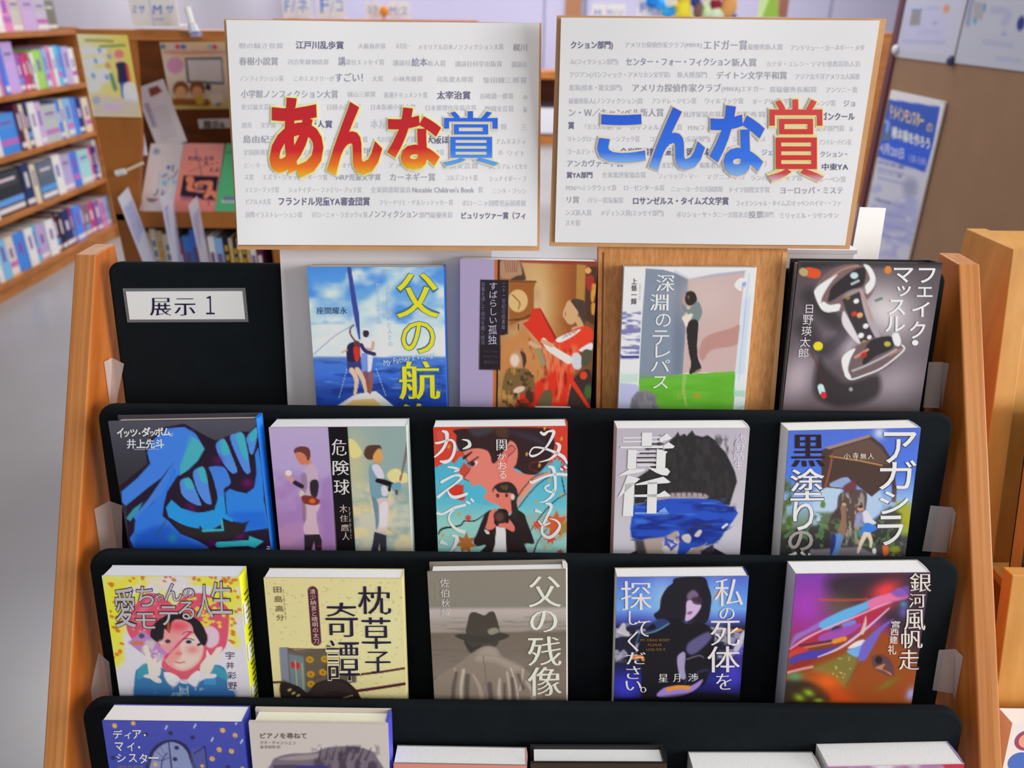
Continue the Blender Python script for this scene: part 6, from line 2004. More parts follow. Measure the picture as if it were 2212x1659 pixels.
CN = {'white': (232, 228, 238), 'lavender': (186, 170, 214), 'blue': (70, 130, 235), 'pink': (206, 130, 180), 'violet': (140, 90, 170), 'red': (180, 66, 80), 'navy': (40, 44, 110), 'green': (150, 196, 96), 'pale blue': (130, 180, 236),
      'cream': (226, 210, 190), 'maroon': (96, 34, 66), 'grey': (120, 112, 108), 'cyan': (90, 180, 226), 'mint': (170, 214, 206), 'magenta': (190, 60, 130), 'black': (36, 36, 44), 'light grey': (186, 184, 188), 'blue-grey': (90, 104, 120), 'beige': (200, 178, 140)}
rowsL = [
    ('on top of the left bookcase', 0, [(-16, 14, 'white', .2), (14, 34, 'pink', .2), (34, 58, 'light grey', .17), (58, 84, 'lavender', .17), (84, 108, 'light grey', .16), (108, 130, 'grey', .15)]),
    ('on the top shelf of the left bookcase', 1, [(-14, 5, 'white', .235), (5, 18, 'pink', .235), (18, 27, 'blue', .24), (27, 52, 'lavender', .25), (52, 63, 'violet', .19), (63, 72, 'magenta', .185), (72, 78, 'red', .19), (78, 84, 'navy', .16), (84, 90, 'white', .19), (90, 107, 'green', .20), (107, 116, 'pale blue', .205), (116, 126, 'pink', .215), (126, 133, 'white', .21), (133, 141, 'cyan', .215), (141, 149, 'blue', .21), (149, 163, 'lavender', .205), (163, 173, 'white', .195)]),
    ('on the second shelf of the left bookcase', 2, [(-16, 12, 'white', .18), (12, 52, 'blue', .20), (52, 62, 'maroon', .235), (62, 71, 'cream', .23), (71, 80, 'navy', .235), (80, 94, 'white', .23), (94, 106, 'lavender', .225), (106, 137, 'light grey', .20), (137, 147, 'blue', .21), (147, 153, 'cream', .215), (153, 168, 'pale blue', .215), (168, 178, 'blue', .21), (178, 190, 'navy', .205), (190, 203, 'cream', .20)]),
    ('on the third shelf of the left bookcase', 3, [(-14, 4, 'white', .19), (4, 66, 'black', .225), (66, 84, 'navy', .225), (84, 95, 'cream', .21), (95, 130, 'blue-grey', .215), (130, 147, 'white', .22), (147, 168, 'lavender', .205), (168, 183, 'blue', .205), (183, 207, 'mint', .20), (207, 213, 'magenta', .205), (213, 219, 'navy', .20), (219, 229, 'white', .235), (229, 238, 'navy', .25)]),
    ('on the bottom shelf of the left bookcase', 4, [(-30, -14, 'lavender', .2), (-14, 4, 'violet', .20), (4, 14, 'white', .2), (14, 32, 'pale blue', .205), (32, 49, 'cream', .205), (49, 71, 'blue', .205), (71, 87, 'white', .205), (87, 97, 'cyan', .205), (97, 114, 'lavender', .20), (114, 131, 'white', .20), (131, 140, 'maroon', .215), (140, 150, 'black', .205), (150, 166, 'navy', .215), (166, 172, 'magenta', .215), (172, 189, 'blue', .21), (189, 195, 'red', .20), (195, 205, 'grey', .19), (205, 216, 'magenta', .19), (216, 227, 'violet', .185), (227, 239, 'pink', .185), (239, 247, 'cyan', .185), (247, 256, 'pale blue', .185)]),
]
ORD = ['first', 'second', 'third', 'fourth', 'fifth', 'sixth', 'seventh', 'eighth', 'ninth', 'tenth', 'eleventh', 'twelfth', 'thirteenth', 'fourteenth', 'fifteenth', 'sixteenth', 'seventeenth', 'eighteenth', 'nineteenth', 'twentieth', 'twenty-first', 'twenty-second', 'twenty-third']
PG = mat((226, 220, 210), 0.8)
rl = random.Random(5)
for desc, k, items in rowsL:
    z = BZ[k]
    xs = BX - 0.012
    n = len(items)
    for j, (a, b, cn, h) in enumerate(items):
        y0, y1 = y_for(a, xs, z), y_for(b, xs, z)
        y0, y1 = min(y0, y1) + 0.0008, max(y0, y1) - 0.0008
        y1 = min(y1, 5.135)
        if y1 - y0 < 0.006:
            continue
        col = CN[cn]
        jit = lambda c: tuple(max(0, min(255, int(v + rl.uniform(-10, 10)))) for v in c)
        col = jit(col)
        dpt = rl.uniform(0.13, 0.17)
        q = MB()
        t = y1 - y0
        mc = mat(col, 0.45)
        w = t
        xo = rl.uniform(-0.012, 0.0)
        # case: two boards, spine and page block in one small closed shape
        q.box(xo - 0.002, xo, 0, w, 0, h, mc)
        q.box(xo - dpt, xo - 0.002, 0, min(0.002, w * .2), 0, h, mc)
        q.box(xo - dpt, xo - 0.002, w - min(0.002, w * .2), w, 0, h, mc)
        q.box(xo - dpt + 0.004, xo - 0.002, min(0.002, w * .2), w - min(0.002, w * .2), 0.003, h - 0.004, PG)
        lit = sum(col) > 420
        c2 = jit((120, 90, 170) if lit else (214, 206, 214))
        if t > 0.10:
            q.box(xo, xo + 0.0006, w * .08, w * .92, h * .62, h * .93, mat(tuple(int(v * .8 + 30) for v in col), 0.6))
            q.box(xo, xo + 0.0009, w * .2, w * .8, h * .74, h * .80, mat(c2, 0.6))
        else:
            q.box(xo, xo + 0.0006, w * .34, w * .66, h * .45, h * (.7 + .05 * (j % 4)), mat(c2, 0.6))
        if j % 2 == 0 or not lit:
            q.box(xo, xo + 0.0008, w * .06, w * .94, h * .06, h * .17, mat((224, 214, 216), 0.6))
        if j % 3 == 1:
            c3 = jit((190, 110, 180) if lit else (90, 150, 230))
            q.box(xo, xo + 0.0007, w * .04, w * .96, h * .22, h * .36, mat(c3, 0.6))
        o = q.build('book')
        o.location = (xs, y0, z + 0.0005)
        pos = n - 1 - j
        size = 'wide ' if t > 0.10 else ('thin ' if t < 0.028 else '')
        word = 'case' if k == 0 else 'book'
        end = 'at the right end, ' if pos == 0 else (ORD[pos] + ' from the right, ')
        tag(o, '%s%s spine, %s%s' % (size, cn, end, desc), 'book', 'books ' + desc)
        if k == 0:
            o['category'] = 'case'
            o['group'] = 'cases ' + desc

# ================================================================== DISPLAY UNIT BEHIND THE STAND, LEFT
YU = 2.2
du = thing('display_unit', 'brown wooden display unit with posters and a sloping desk, behind the stand at the left', 'display unit', (-0.9, 2.35, 0))
OD = Vector(du.location)


def dbox(name, x0, x1, y0, y1, z0, z1, m):
    q = MB()
    q.box(x0 - OD.x, x1 - OD.x, y0 - OD.y, y1 - OD.y, z0, z1, m)
    return q.build(name, du)


pp = [(164, 62), (289, 68), (302, 253), (305, 312), (302, 350), (299, 460), (300, 590), (278, 590)]
P = [at_y(x, y, YU) - OD for x, y in pp]
P[-1].z = P[-2].z = 0.0
P[-1].x = -1.126 - OD.x
P[-2].x = -1.10 - OD.x
q = MB()
q.prism(P, (0, 0.02, 0), WOOD_P)
q.build('side_panel', du)
XL, XR = -1.126, -0.66
dbox('top_board', XL, XR, YU - 0.004, YU + 0.125, 1.318, 1.342, WOOD_B)
dbox('back_board', XL, XR, YU + 0.27, YU + 0.29, 0.0, 1.318, WOOD_D)
dbox('side_panel', XR - 0.035, XR, YU + 0.0, YU + 0.27, 0.0, 1.318, WOOD_P)
q = MB()
q.prism([(XL - OD.x, YU - OD.y, 0.848), (XL - OD.x, YU - OD.y, 0.866), (XL - OD.x, YU + 0.135 - OD.y, 0.866 + 0.135 * math.tan(math.radians(46))), (XL - OD.x, YU + 0.150 - OD.y, 0.848 + 0.135 * math.tan(math.radians(46))), (XL - OD.x, YU + 0.268 - OD.y, 0.862), (XL - OD.x, YU + 0.268 - OD.y, 0.848)], (XR - XL - 0.035, 0, 0), WOOD_D)
q.build('sloping_desk', du)
dbox('desk_edge', XL + 0.03, XR, YU - 0.012, YU - 0.0005, 0.832, 0.876, WOOD_P)
dbox('shelf', XL + 0.02, XR - 0.036, YU - 0.085, YU + 0.268, 0.585, 0.605, WOOD_D)
q = MB()
r0, r1 = at_y(262, 373, YU - 0.03), at_y(309, 352, YU - 0.03)
q.tube([r0 - OD, r1 - OD], 0.004, mat((232, 206, 176), 0.3))
q.tube([r0 - OD - Vector((0.014, 0, 0.002)), r0 - OD + Vector((0.012, 0, 0.004))], 0.0085, mat((244, 240, 246), 0.3))
q.build('rail', du)

# yellow poster
NY = (0, 1, 0)


def ay(A):
    A.fill((236, 214, 140))
    A.gx([(930, (238, 226, 186)), (1300, (236, 216, 140)), (1640, (236, 206, 90))])
    for c, cx, cy, rx, ry in (((226, 230, 246), 1080, 640, 110, 62), ((226, 230, 246), 1240, 650, 80, 50), ((226, 230, 246), 1100, 800, 90, 60), ((228, 230, 246), 1230, 770, 80, 50), ((228, 232, 246), 1120, 930, 90, 60), ((226, 230, 244), 1270, 960, 90, 90), ((228, 232, 246), 1150, 1070, 90, 70)):
        A.e(c, cx, cy, rx, ry, 0, 30)
    for cx, cy in ((1230, 640), (1180, 780), (1150, 960), (1310, 980), (1350, 720)):
        A.e((96, 150, 205), cx, cy, 22, 34, -20, 20, 0.8)
    A.l((110, 120, 60), [(1060, 500), (1290, 505), (1400, 515)], 34, 30, 0.7, sm=False)
    A.l((80, 130, 80), [(1250, 590), (1550, 570)], 34, 30, 0.75, sm=False)
    A.e((226, 130, 120), 1475, 690, 60, 60, 0, 24)
    A.e((226, 196, 176), 1480, 770, 46, 30, 0, 24, 0.7)
    A.l((226, 190, 160), '1340 610 1380 690 1430 760', 34, 20)
    A.p((48, 46, 84), '1430 810 1540 800 1570 900 1560 1040 1450 1050 1440 900', 24)
    A.l((206, 80, 70), '1555 840 1570 1030', 34, 20)
    A.l((52, 90, 200), '1485 1060 1490 1190', 50, 20)
    A.l((60, 130, 110), '1360 950 1400 1110', 46, 26, 0.8)
    A.e((190, 130, 90), 1330, 840, 30, 40, -30, 30, 0.7)
    A.p((226, 226, 242), '1500 1060 1620 1050 1640 1240 1500 1240', 20)
    A.p((206, 196, 196), '1130 1160 1460 1200 1640 1240 1650 1400 1150 1390', 50, 0.8, sm=False)
    A.l((214, 180, 226), [(1290, 1300), (1440, 1300)], 50, 30, 0.9, sm=False)
    A.e((150, 160, 200), 1180, 1230, 44, 40, 0, 24, 0.6)


flat_print('poster', 'yellow poster with a dancing figure pinned to the left panel of the brown display unit', 'poster', [(930, 408), (1604, 425), (1660, 1400), (1145, 1390)], (0, YU - 0.004, 0), NY, ay, (0, 0, 5.53), 60, 80)


def ac(A):
    A.fill((214, 196, 150))
    A.gy([(255, (214, 190, 150)), (400, (222, 208, 190)), (560, (216, 206, 190)), (640, (206, 186, 110))])
    A.e((206, 150, 190), 1060, 400, 50, 50, 0, 14)
    A.p((70, 84, 90), '1118 355 1345 350 1345 515 1130 505', 8, sm=False)
    A.p((206, 204, 206), '1130 366 1338 364 1338 503 1142 493', 8, sm=False)
    A.l((226, 160, 80), '1040 320 1100 330 1300 315', 18, 14, 0.6)
    A.l((190, 120, 140), '1000 320 1400 320', 20, 14, 0.5)
    for x, c in ((985, (90, 130, 170)), (1045, (200, 200, 210)), (1075, (206, 70, 120)), (1110, (60, 110, 190)), (1275, (120, 190, 170)), (1305, (206, 60, 130)), (1390, (90, 130, 190)), (1450, (206, 90, 110))):
        A.e(c, x, 285, 16, 15, 0, 8)
    for cx in (1092, 1186):
        A.e((130, 76, 40), cx, 540, 44, 46, 0, 10)
        A.e((224, 170, 120), cx, 560, 32, 36, 0, 10)
    A.l((150, 84, 40), '1060 610 1240 615', 36, 12)
    A.e((206, 180, 60), 1200, 605, 26, 22, 0, 10)
    A.e((40, 50, 66), 1250, 530, 16, 18, 0, 8)
    A.e((70, 120, 190), 1302, 622, 14, 12, 0, 6)
    A.e((232, 226, 206), 1290, 590, 40, 30, 0, 14)


flat_print('poster', 'tan poster with two cartoon children on the back of the brown display unit', 'poster', [(962, 256), (1560, 244), (1560, 650), (1042, 650)], (0, YU + 0.268, 0), NY, ac, (0, 0, 2.765), 80, 60)
lt = [('lettering', ink(('row', '展示6', 1215, 1345, 742, 48, 0, dict(bold=0.02))), (70, 62, 74), 0.0014)]
flat_print('section_label', 'small white label reading 展示6 on the brown display unit', 'label', [(1182, 712), (1430, 706), (1432, 762), (1192, 768)], (0, YU + 0.2685, 0), NY, None, (0, 0, 2.765), text=lt)

# white paper strip leaning in the recess
pn = Vector((0.0, -1, 0.25)).normalized()


def ap(A):
    A.fill((196, 194, 202))
    A.p((120, 60, 50), '865 535 915 515 945 545 880 580', 8, sm=False)
    for i in range(11):
        x0, y0 = 880 + i * 8, 640 + i * 18
        A.l((150, 150, 172), [(x0, y0 + 10), (x0 + 90, y0 - 20)], 7, 8, 0.6, sm=False)
    A.l((110, 106, 140), [(860, 625), (905, 740)], 26, 16, 0.6, sm=False)


flat_print('paper_strip', 'tilted long white paper strip leaning behind the booklets on the sloping desk', 'paper', [(790, 540), (945, 478), (1125, 845), (940, 900)], (0, YU + 0.16, 1.0), pn, ap, (0, 0, 2.765), 30, 60)

# booklets on the sloping desk
DA = math.radians(46)
DN = Vector((0, -math.sin(DA), math.cos(DA)))
DP = Vector((0, YU, 0.867))


def aw(A):
    A.fill((206, 200, 202))
    A.gx([(200, (214, 196, 190)), (420, (208, 202, 208)), (900, (196, 190, 196))])
    A.e((150, 160, 176), 410, 320, 70, 60, 0, 40, 0.9)
    A.e((90, 110, 150), 410, 320, 24, 20, 0, 20, 0.8)
    A.e((60, 90, 190), 660, 610, 34, 36, 30, 20)
    A.l((50, 60, 110), '745 570 740 670', 22, 16)
    A.l((70, 110, 205), '560 780 640 740', 34, 20)
    A.l((60, 70, 120), '740 790 780 780 830 660', 22, 16, 0.8)
    A.e((130, 180, 214), 610, 900, 60, 60, 0, 26, 0.9)
    A.e((130, 180, 214), 800, 880, 50, 50, 0, 26, 0.9)
    A.e((90, 160, 205), 690, 820, 30, 26, 0, 20)
    A.l((150, 150, 160), '505 680 490 960', 10, 12, 0.8)
    A.l((50, 60, 110), '500 1020 470 1120 430 1130', 22, 14)
    A.l((50, 60, 110), '590 1040 585 1130 680 1080', 22, 14)
    A.p((150, 70, 96), '290 1195 530 1205 500 1240 310 1230', 14, sm=False)
    A.p((120, 130, 124), '310 1235 490 1240 440 1275 350 1270', 14, sm=False)


def apk(A):
    A.fill((222, 136, 124))
    A.gy([(180, (206, 136, 134)), (700, (220, 136, 122)), (1300, (224, 130, 122)), (1450, (206, 124, 120))])
    A.p((32, 24, 44), '955 810 1620 820 1580 1270 1450 1260 930 1190', 10, sm=False)
    c = (222, 130, 100)
    A.p(c, '1000 870 1060 820 1150 850 1160 940 1140 1030 1250 1080 1360 1080 1380 1120 1250 1120 1040 1080 1045 960', 10)
    A.p(c, '1170 960 1260 920 1380 905 1510 920 1520 1080 1590 1110 1590 1230 1540 1220 1500 1170 1420 1240 1360 1200 1400 1120 1400 1040 1250 1060 1190 1030', 10)
    A.e((130, 80, 110), 1320, 1015, 90, 52, 0, 20)
    A.e((50, 40, 90), 1380, 1020, 50, 40, 0, 16)
    A.e((226, 120, 50), 1310, 1005, 30, 30, 0, 16, 0.8)
    A.p((150, 90, 120), '930 1190 1160 1200 1150 1270 960 1260', 20, 0.8, sm=False)
    A.l((120, 60, 90), '1040 740 1300 640 1620 560', 12, 10, 0.8)
    A.l((60, 44, 90), '1140 280 1160 380 1230 560 1290 780 1330 900', 12, 10, 0.9)
    A.l((80, 50, 80), '1460 1200 1470 1360', 16, 12)


def agn(A):
    A.fill((84, 178, 122))
    A.l((34, 110, 100), '1720 330 1750 330', 30, 20, 0.7)
    A.l((28, 100, 96), '1810 310 1860 350', 60, 30, 0.8)
    A.p((110, 120, 150), '1720 1150 2200 1150 2200 1220 1740 1230', 14, sm=False)
    A.p((200, 196, 206), '1700 1200 1760 1230 2200 1230 2200 1275 1700 1270', 14, sm=False)


wt = ink(('row', 'わたしたち', 1010, 1520, 480, 100, 0, dict(bold=0.03)), ('put', 'の', 1320, 530, 1410, 610, dict(bold=0.03)), ('row', 'とよ', 1430, 1640, 700, 90, 0, dict(bold=0.03)))
for nm, lb, qd, fn_, tx, lift in (('booklet', 'white picture booklet, left of the pink one on the sloping desk', [(300, 185), (960, 180), (900, 1465), (170, 1455)], aw, None, 0.0032),
                                  ('booklet', 'salmon pink booklet with a dark block print, between the white and green ones', [(900, 175), (1695, 180), (1580, 1480), (830, 1470)], apk, [('lettering', wt, (60, 44, 90), 0.0012)], 0.0064),
                                  ('booklet', 'green booklet partly hidden by the left award sign', [(1690, 180), (2260, 190), (2250, 1470), (1580, 1440)], agn, None, 0.0096)):
    flat_print(nm, lb, 'booklet', qd, DP + DN * lift, DN, fn_, (280, 290, 8.733), 50, 60, th=0.003, text=tx, group='booklets on the sloping desk')

# books on the shelf under the desk
under = [(299, 312, 'beige', .205), (312, 325, 'cream', .205), (325, 337, 'beige', .205), (337, 349, 'cream', .215), (349, 362, 'beige', .21), (362, 384, 'cream', .20), (388, 402, 'red', .185), (403, 421, 'blue', .195), (421, 438, 'blue', .215), (440, 452, 'grey', .20), (457, 471, 'white', .195), (471, 488, 'pale blue', .19), (490, 500, 'black', .20), (501, 509, 'beige', .19), (510, 518, 'black', .19), (519, 527, 'beige', .19), (528, 536, 'black', .188), (537, 543, 'beige', .188), (545, 557, 'white', .185), (558, 571, 'maroon', .185)]
ub = [(*u, at_y(u[0], 575, YU + 0.012).x, at_y(u[1], 575, YU + 0.012).x) for u in under]
for j, (a, b, cn, h, x0, x1) in enumerate(ub):
    z = 0.606
    w = x1 - x0 - 0.0008
    col = tuple(max(0, min(255, int(v + rl.uniform(-8, 8)))) for v in CN[cn])
    q = MB()
    mc = mat(col, 0.5)
    q.box(0, w, 0, 0.002, 0, h, mc)
    q.box(0, w * .12, 0.002, 0.14, 0, h, mc)
    q.box(w * .88, w, 0.002, 0.14, 0, h, mc)
    q.box(w * .12, w * .88, 0.002, 0.136, 0.003, h - 0.004, PG)
    c2 = {'beige': (206, 160, 50), 'black': (200, 160, 40), 'cream': (120, 130, 170)}.get(cn, (220, 210, 210) if sum(col) < 400 else (120, 90, 130))
    nseg = 5 if cn in ('beige', 'black', 'cream') else 2
    for t in range(nseg):
        zz = h * (0.2 + 0.7 * t / nseg)
        q.box(w * .2, w * .8, -0.0006, 0.0, zz, zz + h * 0.42 / nseg, mat(c2, 0.6))
    o = q.build('book')
    o.location = (x0, YU + 0.012, z)
    tag(o, '%s book spine, %s from the left on the shelf below the booklets' % (cn, ORD[j]), 'book', 'books under the sloping desk')

# three tall clear plastic dividers sticking out of that shelf
DIV = mat((206, 208, 226), 0.25, spec=0.6)
for j, (top, bot, lb) in enumerate(([[(254, 428), (276, 404)], [(300, 545), (320, 520)], 'white plastic divider beside the bookcase end, first of three'], [[(346, 428), (370, 407)], [(368, 545), (386, 520)], 'white plastic divider in front of the white booklet, middle of three'], [[(407, 445), (425, 424)], [(432, 560), (446, 535)], 'white plastic divider in front of the pink booklet, last of three'])):
    yf, yb_ = YU - 0.078, YU - 0.015
    tf, tb = at_y(*top[0], yf), at_y(*top[1], yb_)
    bf, bb = at_y(*bot[0], yf), at_y(*bot[1], yb_)
    root = thing('shelf_divider', lb, 'divider', (bf.x, YU, 0.606), 'plastic dividers in front of the display unit')
    R0 = Vector(root.location)

    def ext(a, b):
        t = (0.606 - a.z) / (b.z - a.z)
        return a + (b - a) * t
    q = MB()
    q.prism([tf - R0, tb - R0, ext(tb, bb) - R0, ext(tf, bf) - R0], (0.0016, 0, 0), DIV)
    q.build('plate', root)
    q = MB()
    ins = lambda u, v: (tf * (1 - u) + tb * u) * (1 - v) + (bf * (1 - u) + bb * u) * v - R0 + Vector((0.0019, 0, 0))
    q.prism([ins(0.12, 0.2), ins(0.9, 0.2), ins(0.9, 0.75), ins(0.12, 0.9)], (0.0003, 0, 0), mat((170, 174, 216), 0.5, var=0.2, vscale=120))
    q.build('printed_insert', root)
    q = MB()
    q.box(-0.004, 0.03, -0.078, -0.015, 0.0, 0.0015, DIV)
    q.build('foot', root)

# ================================================================== INDEX CARDS AND TOYS ALONG THE TOP
BLUE_T = (36, 110, 215)


def index_card(quad, Y, label, texts, stand_depth=0.05, extra=None):
    root, Hg, W, H = flat_print('index_card', label, 'card', quad, (0, Y, 0), NY, None, (0, 0, 1), th=0.003, base=(240, 240, 250), text=[('lettering', ink(*texts), BLUE_T, 0.0008)], group='index cards on the far shelves')
    q = MB()
    q.box(-W / 2, W / 2, 0.003, stand_depth, 0, 0.004, mat((214, 214, 236), 0.4))
    q.build('card_foot', root)
    q = MB()
    q.box(-W * 0.06, -W * 0.03, -0.0006, 0, 0, H, mat((206, 190, 226), 0.5))
    q.build('card_rule', root)
    return root


index_card([(274, -6), (378, -4), (388, 55), (288, 58)], YU + 0.06, 'white index card lettered M サ on top of the brown display unit', [('row', 'ミサ', 284, 316, 20, 22), ('row', 'M', 331, 352, 20, 28), ('row', 'サ', 358, 378, 20, 20), ('row', 'マ行', 334, 356, 42, 6)])
index_card([(609, -24), (670, -24), (674, 38), (613, 38)], 6.1, 'white index card lettered F/ネ above the left award sign', [('row', 'F/', 614, 640, 12, 38), ('row', 'ネ', 642, 668, 12, 34)])
index_card([(682, -24), (744, -24), (746, 38), (686, 38)], 6.1, 'white index card lettered F/コ, beside the F/ネ card', [('row', 'F', 690, 714, 10, 48), ('row', '/コ', 716, 744, 12, 34)])
index_card([(790, 4), (822, 3), (824, 39), (791, 39)], 6.1, 'narrow white index card left of the orange ball', [('row', 'ミク', 792, 818, 20, 22)])
index_card([(838, 3), (884, 4), (886, 40), (840, 40)], 6.1, 'white index card lettered M/ス right of the orange ball', [('row', 'M', 840, 856, 22, 26), ('row', '/ス', 858, 882, 24, 24)])
index_card([(1278, 9), (1350, 9), (1350, 34), (1278, 33)], 6.1, 'small wide white index card lettered M above the right award sign', [('row', 'M', 1282, 1298, 27, 20), ('row', 'サ/ソ', 1308, 1348, 27, 16)])
index_card([(1376, -10), (1452, -10), (1452, 35), (1374, 34)], 6.1, 'white index card lettered F/ behind the blue toy', [('row', 'F', 1380, 1396, 16, 30), ('row', '/ト', 1400, 1440, 16, 28)])

# clear clip beside the M card
q = MB()
a_, b_ = at_y(404, 16, YU - 0.02), at_y(420, 70, YU - 0.03)
root = thing('card_clip', 'white plastic clip standing on the front edge of the brown display unit', 'clip', b_)
R0 = Vector(root.location)
q.tube([a_ - R0, (a_ * 0.35 + b_ * 0.65) - R0], [0.009, 0.008], mat((236, 238, 246), 0.3))
q.build('holder', root)
q = MB()
q.tube([(a_ * 0.3 + b_ * 0.7) - R0, b_ - R0], [0.012, 0.014], mat((206, 210, 232), 0.3))
q.build('clamp', root)
q = MB()
q.box(-0.01, 0.01, -0.004, 0.03, -0.01, 0.002, mat((150, 150, 190), 0.3))
q.build('jaw', root)

# far shelves the cards stand on
for (xa, xb, lb) in ((590, 1030, 'brown low bookcase far behind, hidden by the left award sign'), (1262, 1885, 'brown low bookcase far behind, mostly hidden by the right award sign')):
    A, B = at_y(xa, 40, 6.05), at_y(xb, 40, 6.05)
    r = thing('low_bookcase', lb, 'bookcase', ((A.x + B.x) / 2, 6.2, 0))
    w2 = (B.x - A.x) / 2
    zt = A.z
    for nm, bx_ in (('top_board', (-w2, w2, -0.17, 0.17, zt - 0.03, zt - 0.002)), ('side_panel', (-w2, -w2 + 0.025, -0.16, 0.16, 0, zt - 0.03)), ('side_panel', (w2 - 0.025, w2, -0.16, 0.16, 0, zt - 0.03)), ('back_panel', (-w2, w2, 0.16, 0.17, 0, zt - 0.03)), ('shelf', (-w2 + .025, w2 - .025, -0.15, 0.16, 0.9, 0.925)), ('shelf', (-w2 + .025, w2 - .025, -0.15, 0.16, 0.5, 0.525))):
        q = MB()
        q.box(*bx_, WOOD_B)
        q.build(nm, r)
# end panel of another case peeking past the right sign
A, B = at_y(1907, 78, 6.4), at_y(1932, 130, 6.4)
q = MB()
q.box(-0.08, 0.05, 0, 0.3, 0, A.z, WOOD_B)
r = thing('low_bookcase', 'orange end of a low bookcase glimpsed between the right sign and the brown partition', 'bookcase', ((A.x + B.x) / 2, 6.4, 0))
q.build('end_panel', r)
q = MB()
q.box(-0.09, 0.06, -0.01, 0.31, A.z, A.z + 0.02, WOOD_P)
q.build('top_board', r)

# far low bookcase seen through the gap between the signs
r = thing('low_bookcase', 'low brown bookcase with papers seen through the gap between the two signs', 'bookcase', (0.35, 9.5, 0))
for nm, bx_, m_ in (('top_board', (-0.55, 0.45, -0.2, 0.2, 0.70, 0.775), WOOD_B), ('back_panel', (-0.55, 0.45, 0.1, 0.12, 0.1, 0.7), mat((96, 56, 44), 0.6)), ('shelf', (-0.55, 0.45, -0.19, 0.1, 0.40, 0.44), mat((50, 40, 50), 0.6)), ('base', (-0.55, 0.45, -0.19, 0.12, 0.0, 0.10), WOOD_B)):
    q = MB()
    q.box(*bx_, m_)
    q.build(nm, r)
q = MB()
q.box(-0.13, 0.42, -0.2, -0.192, 0.12, 0.395, mat((206, 210, 226), 0.6))
tag(q.build('paper'), 'pale paper notice on the low bookcase seen between the signs', 'paper').location = (0.35, 9.5, 0)
q = MB()
q.box(-0.14, -0.09, -0.15, 0.0, 0.0, 0.25, mat((214, 190, 120), 0.6))
o = q.build('book')
o.location = (0.35, 9.5, 0.441)
tag(o, 'yellowish book on the low bookcase seen between the signs', 'book')

# soft toys and small things on the far right shelf


def pt(px, py, Y=6.0):
    return at_y(px, py, Y)


def toy(label, blobs, base, cat='toy', name='soft_toy', group='soft toys above the right sign'):
    b = pt(*base)
    root = thing(name, label, cat, b, group)
    for nm, kind, P, r, c in blobs:
        q = MB()
        if kind == 'tube':
            q.tube([pt(*p) - b for p in P], r, mat(c, 0.9), 12)
        elif kind == 'cone':
            q.tube([pt(*p) - b for p in P], r, mat(c, 0.8), 16)
        else:
            q.ball(pt(*P) - b, r, mat(c, 0.9))
        q.build(nm, root, True)
    return root


toy('blue soft toy bending over beside the F/ index card', [('body', 'tube', [(1412, 6), (1430, 8), (1446, 22), (1450, 35)], [0.03, 0.045, 0.045, 0.03], (50, 150, 226)), ('head', 'ball', (1410, 2), (0.05, 0.05, 0.045), (40, 130, 220)), ('leg', 'tube', [(1440, 18), (1436, 35)], [0.03, 0.02], (60, 170, 236))], (1444, 36))
toy('yellow soft toy sitting above the right sign', [('body', 'ball', (1476, 20), (0.055, 0.04, 0.07), (230, 206, 60)), ('head', 'ball', (1476, -6), (0.05, 0.045, 0.05), (226, 196, 60)), ('leg', 'tube', [(1470, 26), (1458, 36)], [0.028, 0.02], (228, 206, 80)), ('leg', 'tube', [(1482, 26), (1494, 36)], [0.028, 0.02], (228, 206, 80)), ('arm', 'tube', [(1468, 8), (1456, 14)], [0.02, 0.015], (228, 206, 80))], (1476, 37))
toy('brown and navy soft toy between the yellow toy and the tan toy', [('body', 'ball', (1508, 20), (0.035, 0.035, 0.06), (120, 90, 80)), ('head', 'ball', (1502, 2), (0.035, 0.035, 0.04), (50, 60, 130)), ('leg', 'tube', [(1510, 26), (1506, 36)], [0.018, 0.016], (110, 80, 60))], (1508, 37))
toy('maroon and white soft toy left of the tan toy', [('body', 'ball', (1545, 12), (0.04, 0.035, 0.06), (130, 30, 60)), ('dress', 'cone', [(1545, 12), (1545, 37)], [0.02, 0.07], (206, 220, 190)), ('head', 'ball', (1546, -8), (0.035, 0.035, 0.04), (214, 160, 60))], (1545, 38))
toy('pale green cone shaped toy between the navy and maroon ones', [('body', 'cone', [(1526, 0), (1527, 37)], [0.012, 0.05], (196, 220, 176)), ('head', 'ball', (1526, -4), (0.022, 0.022, 0.024), (226, 206, 180))], (1527, 38))
toy('round tan soft toy with a curled tail, rightmost of the toys', [('body', 'ball', (1574, 14), (0.06, 0.05, 0.075), (206, 150, 90)), ('head', 'ball', (1572, -14), (0.05, 0.045, 0.05), (206, 150, 90)), ('foot', 'ball', (1586, 34), (0.02, 0.03, 0.014), (60, 100, 190))], (1574, 38))
toy('orange ball between the index cards above the left sign', [('ball', 'ball', (830, 24), (0.034, 0.034, 0.034), (232, 140, 60)), ('peg', 'tube', [(829, 32), (829, 41)], 0.012, (214, 130, 70))], (829, 41), 'ball', 'ball', None)
b = pt(1660, 38)
root = thing('folded_card', 'folded green card standing above the right sign', 'card', b)
for nm, P, c in (('left_leaf', [(1636, 38), (1644, -20), (1668, -20), (1646, 38)], (190, 214, 150)), ('right_leaf', [(1646, 38), (1668, -20), (1680, -20), (1682, 38)], (140, 176, 70))):
    q = MB()
    q.prism([pt(*p) - b for p in P], (0, 0.004, 0), mat(c, 0.7))
    q.build(nm, root)
b = pt(1689, 38, 6.2)
root = thing('box', 'small brown box right of the folded green card', 'box', b)
q = MB()
q.box(-0.03, 0.035, 0, 0.06, 0, 0.17, mat((140, 100, 90), 0.7))
q.build('carton', root)
q = MB()
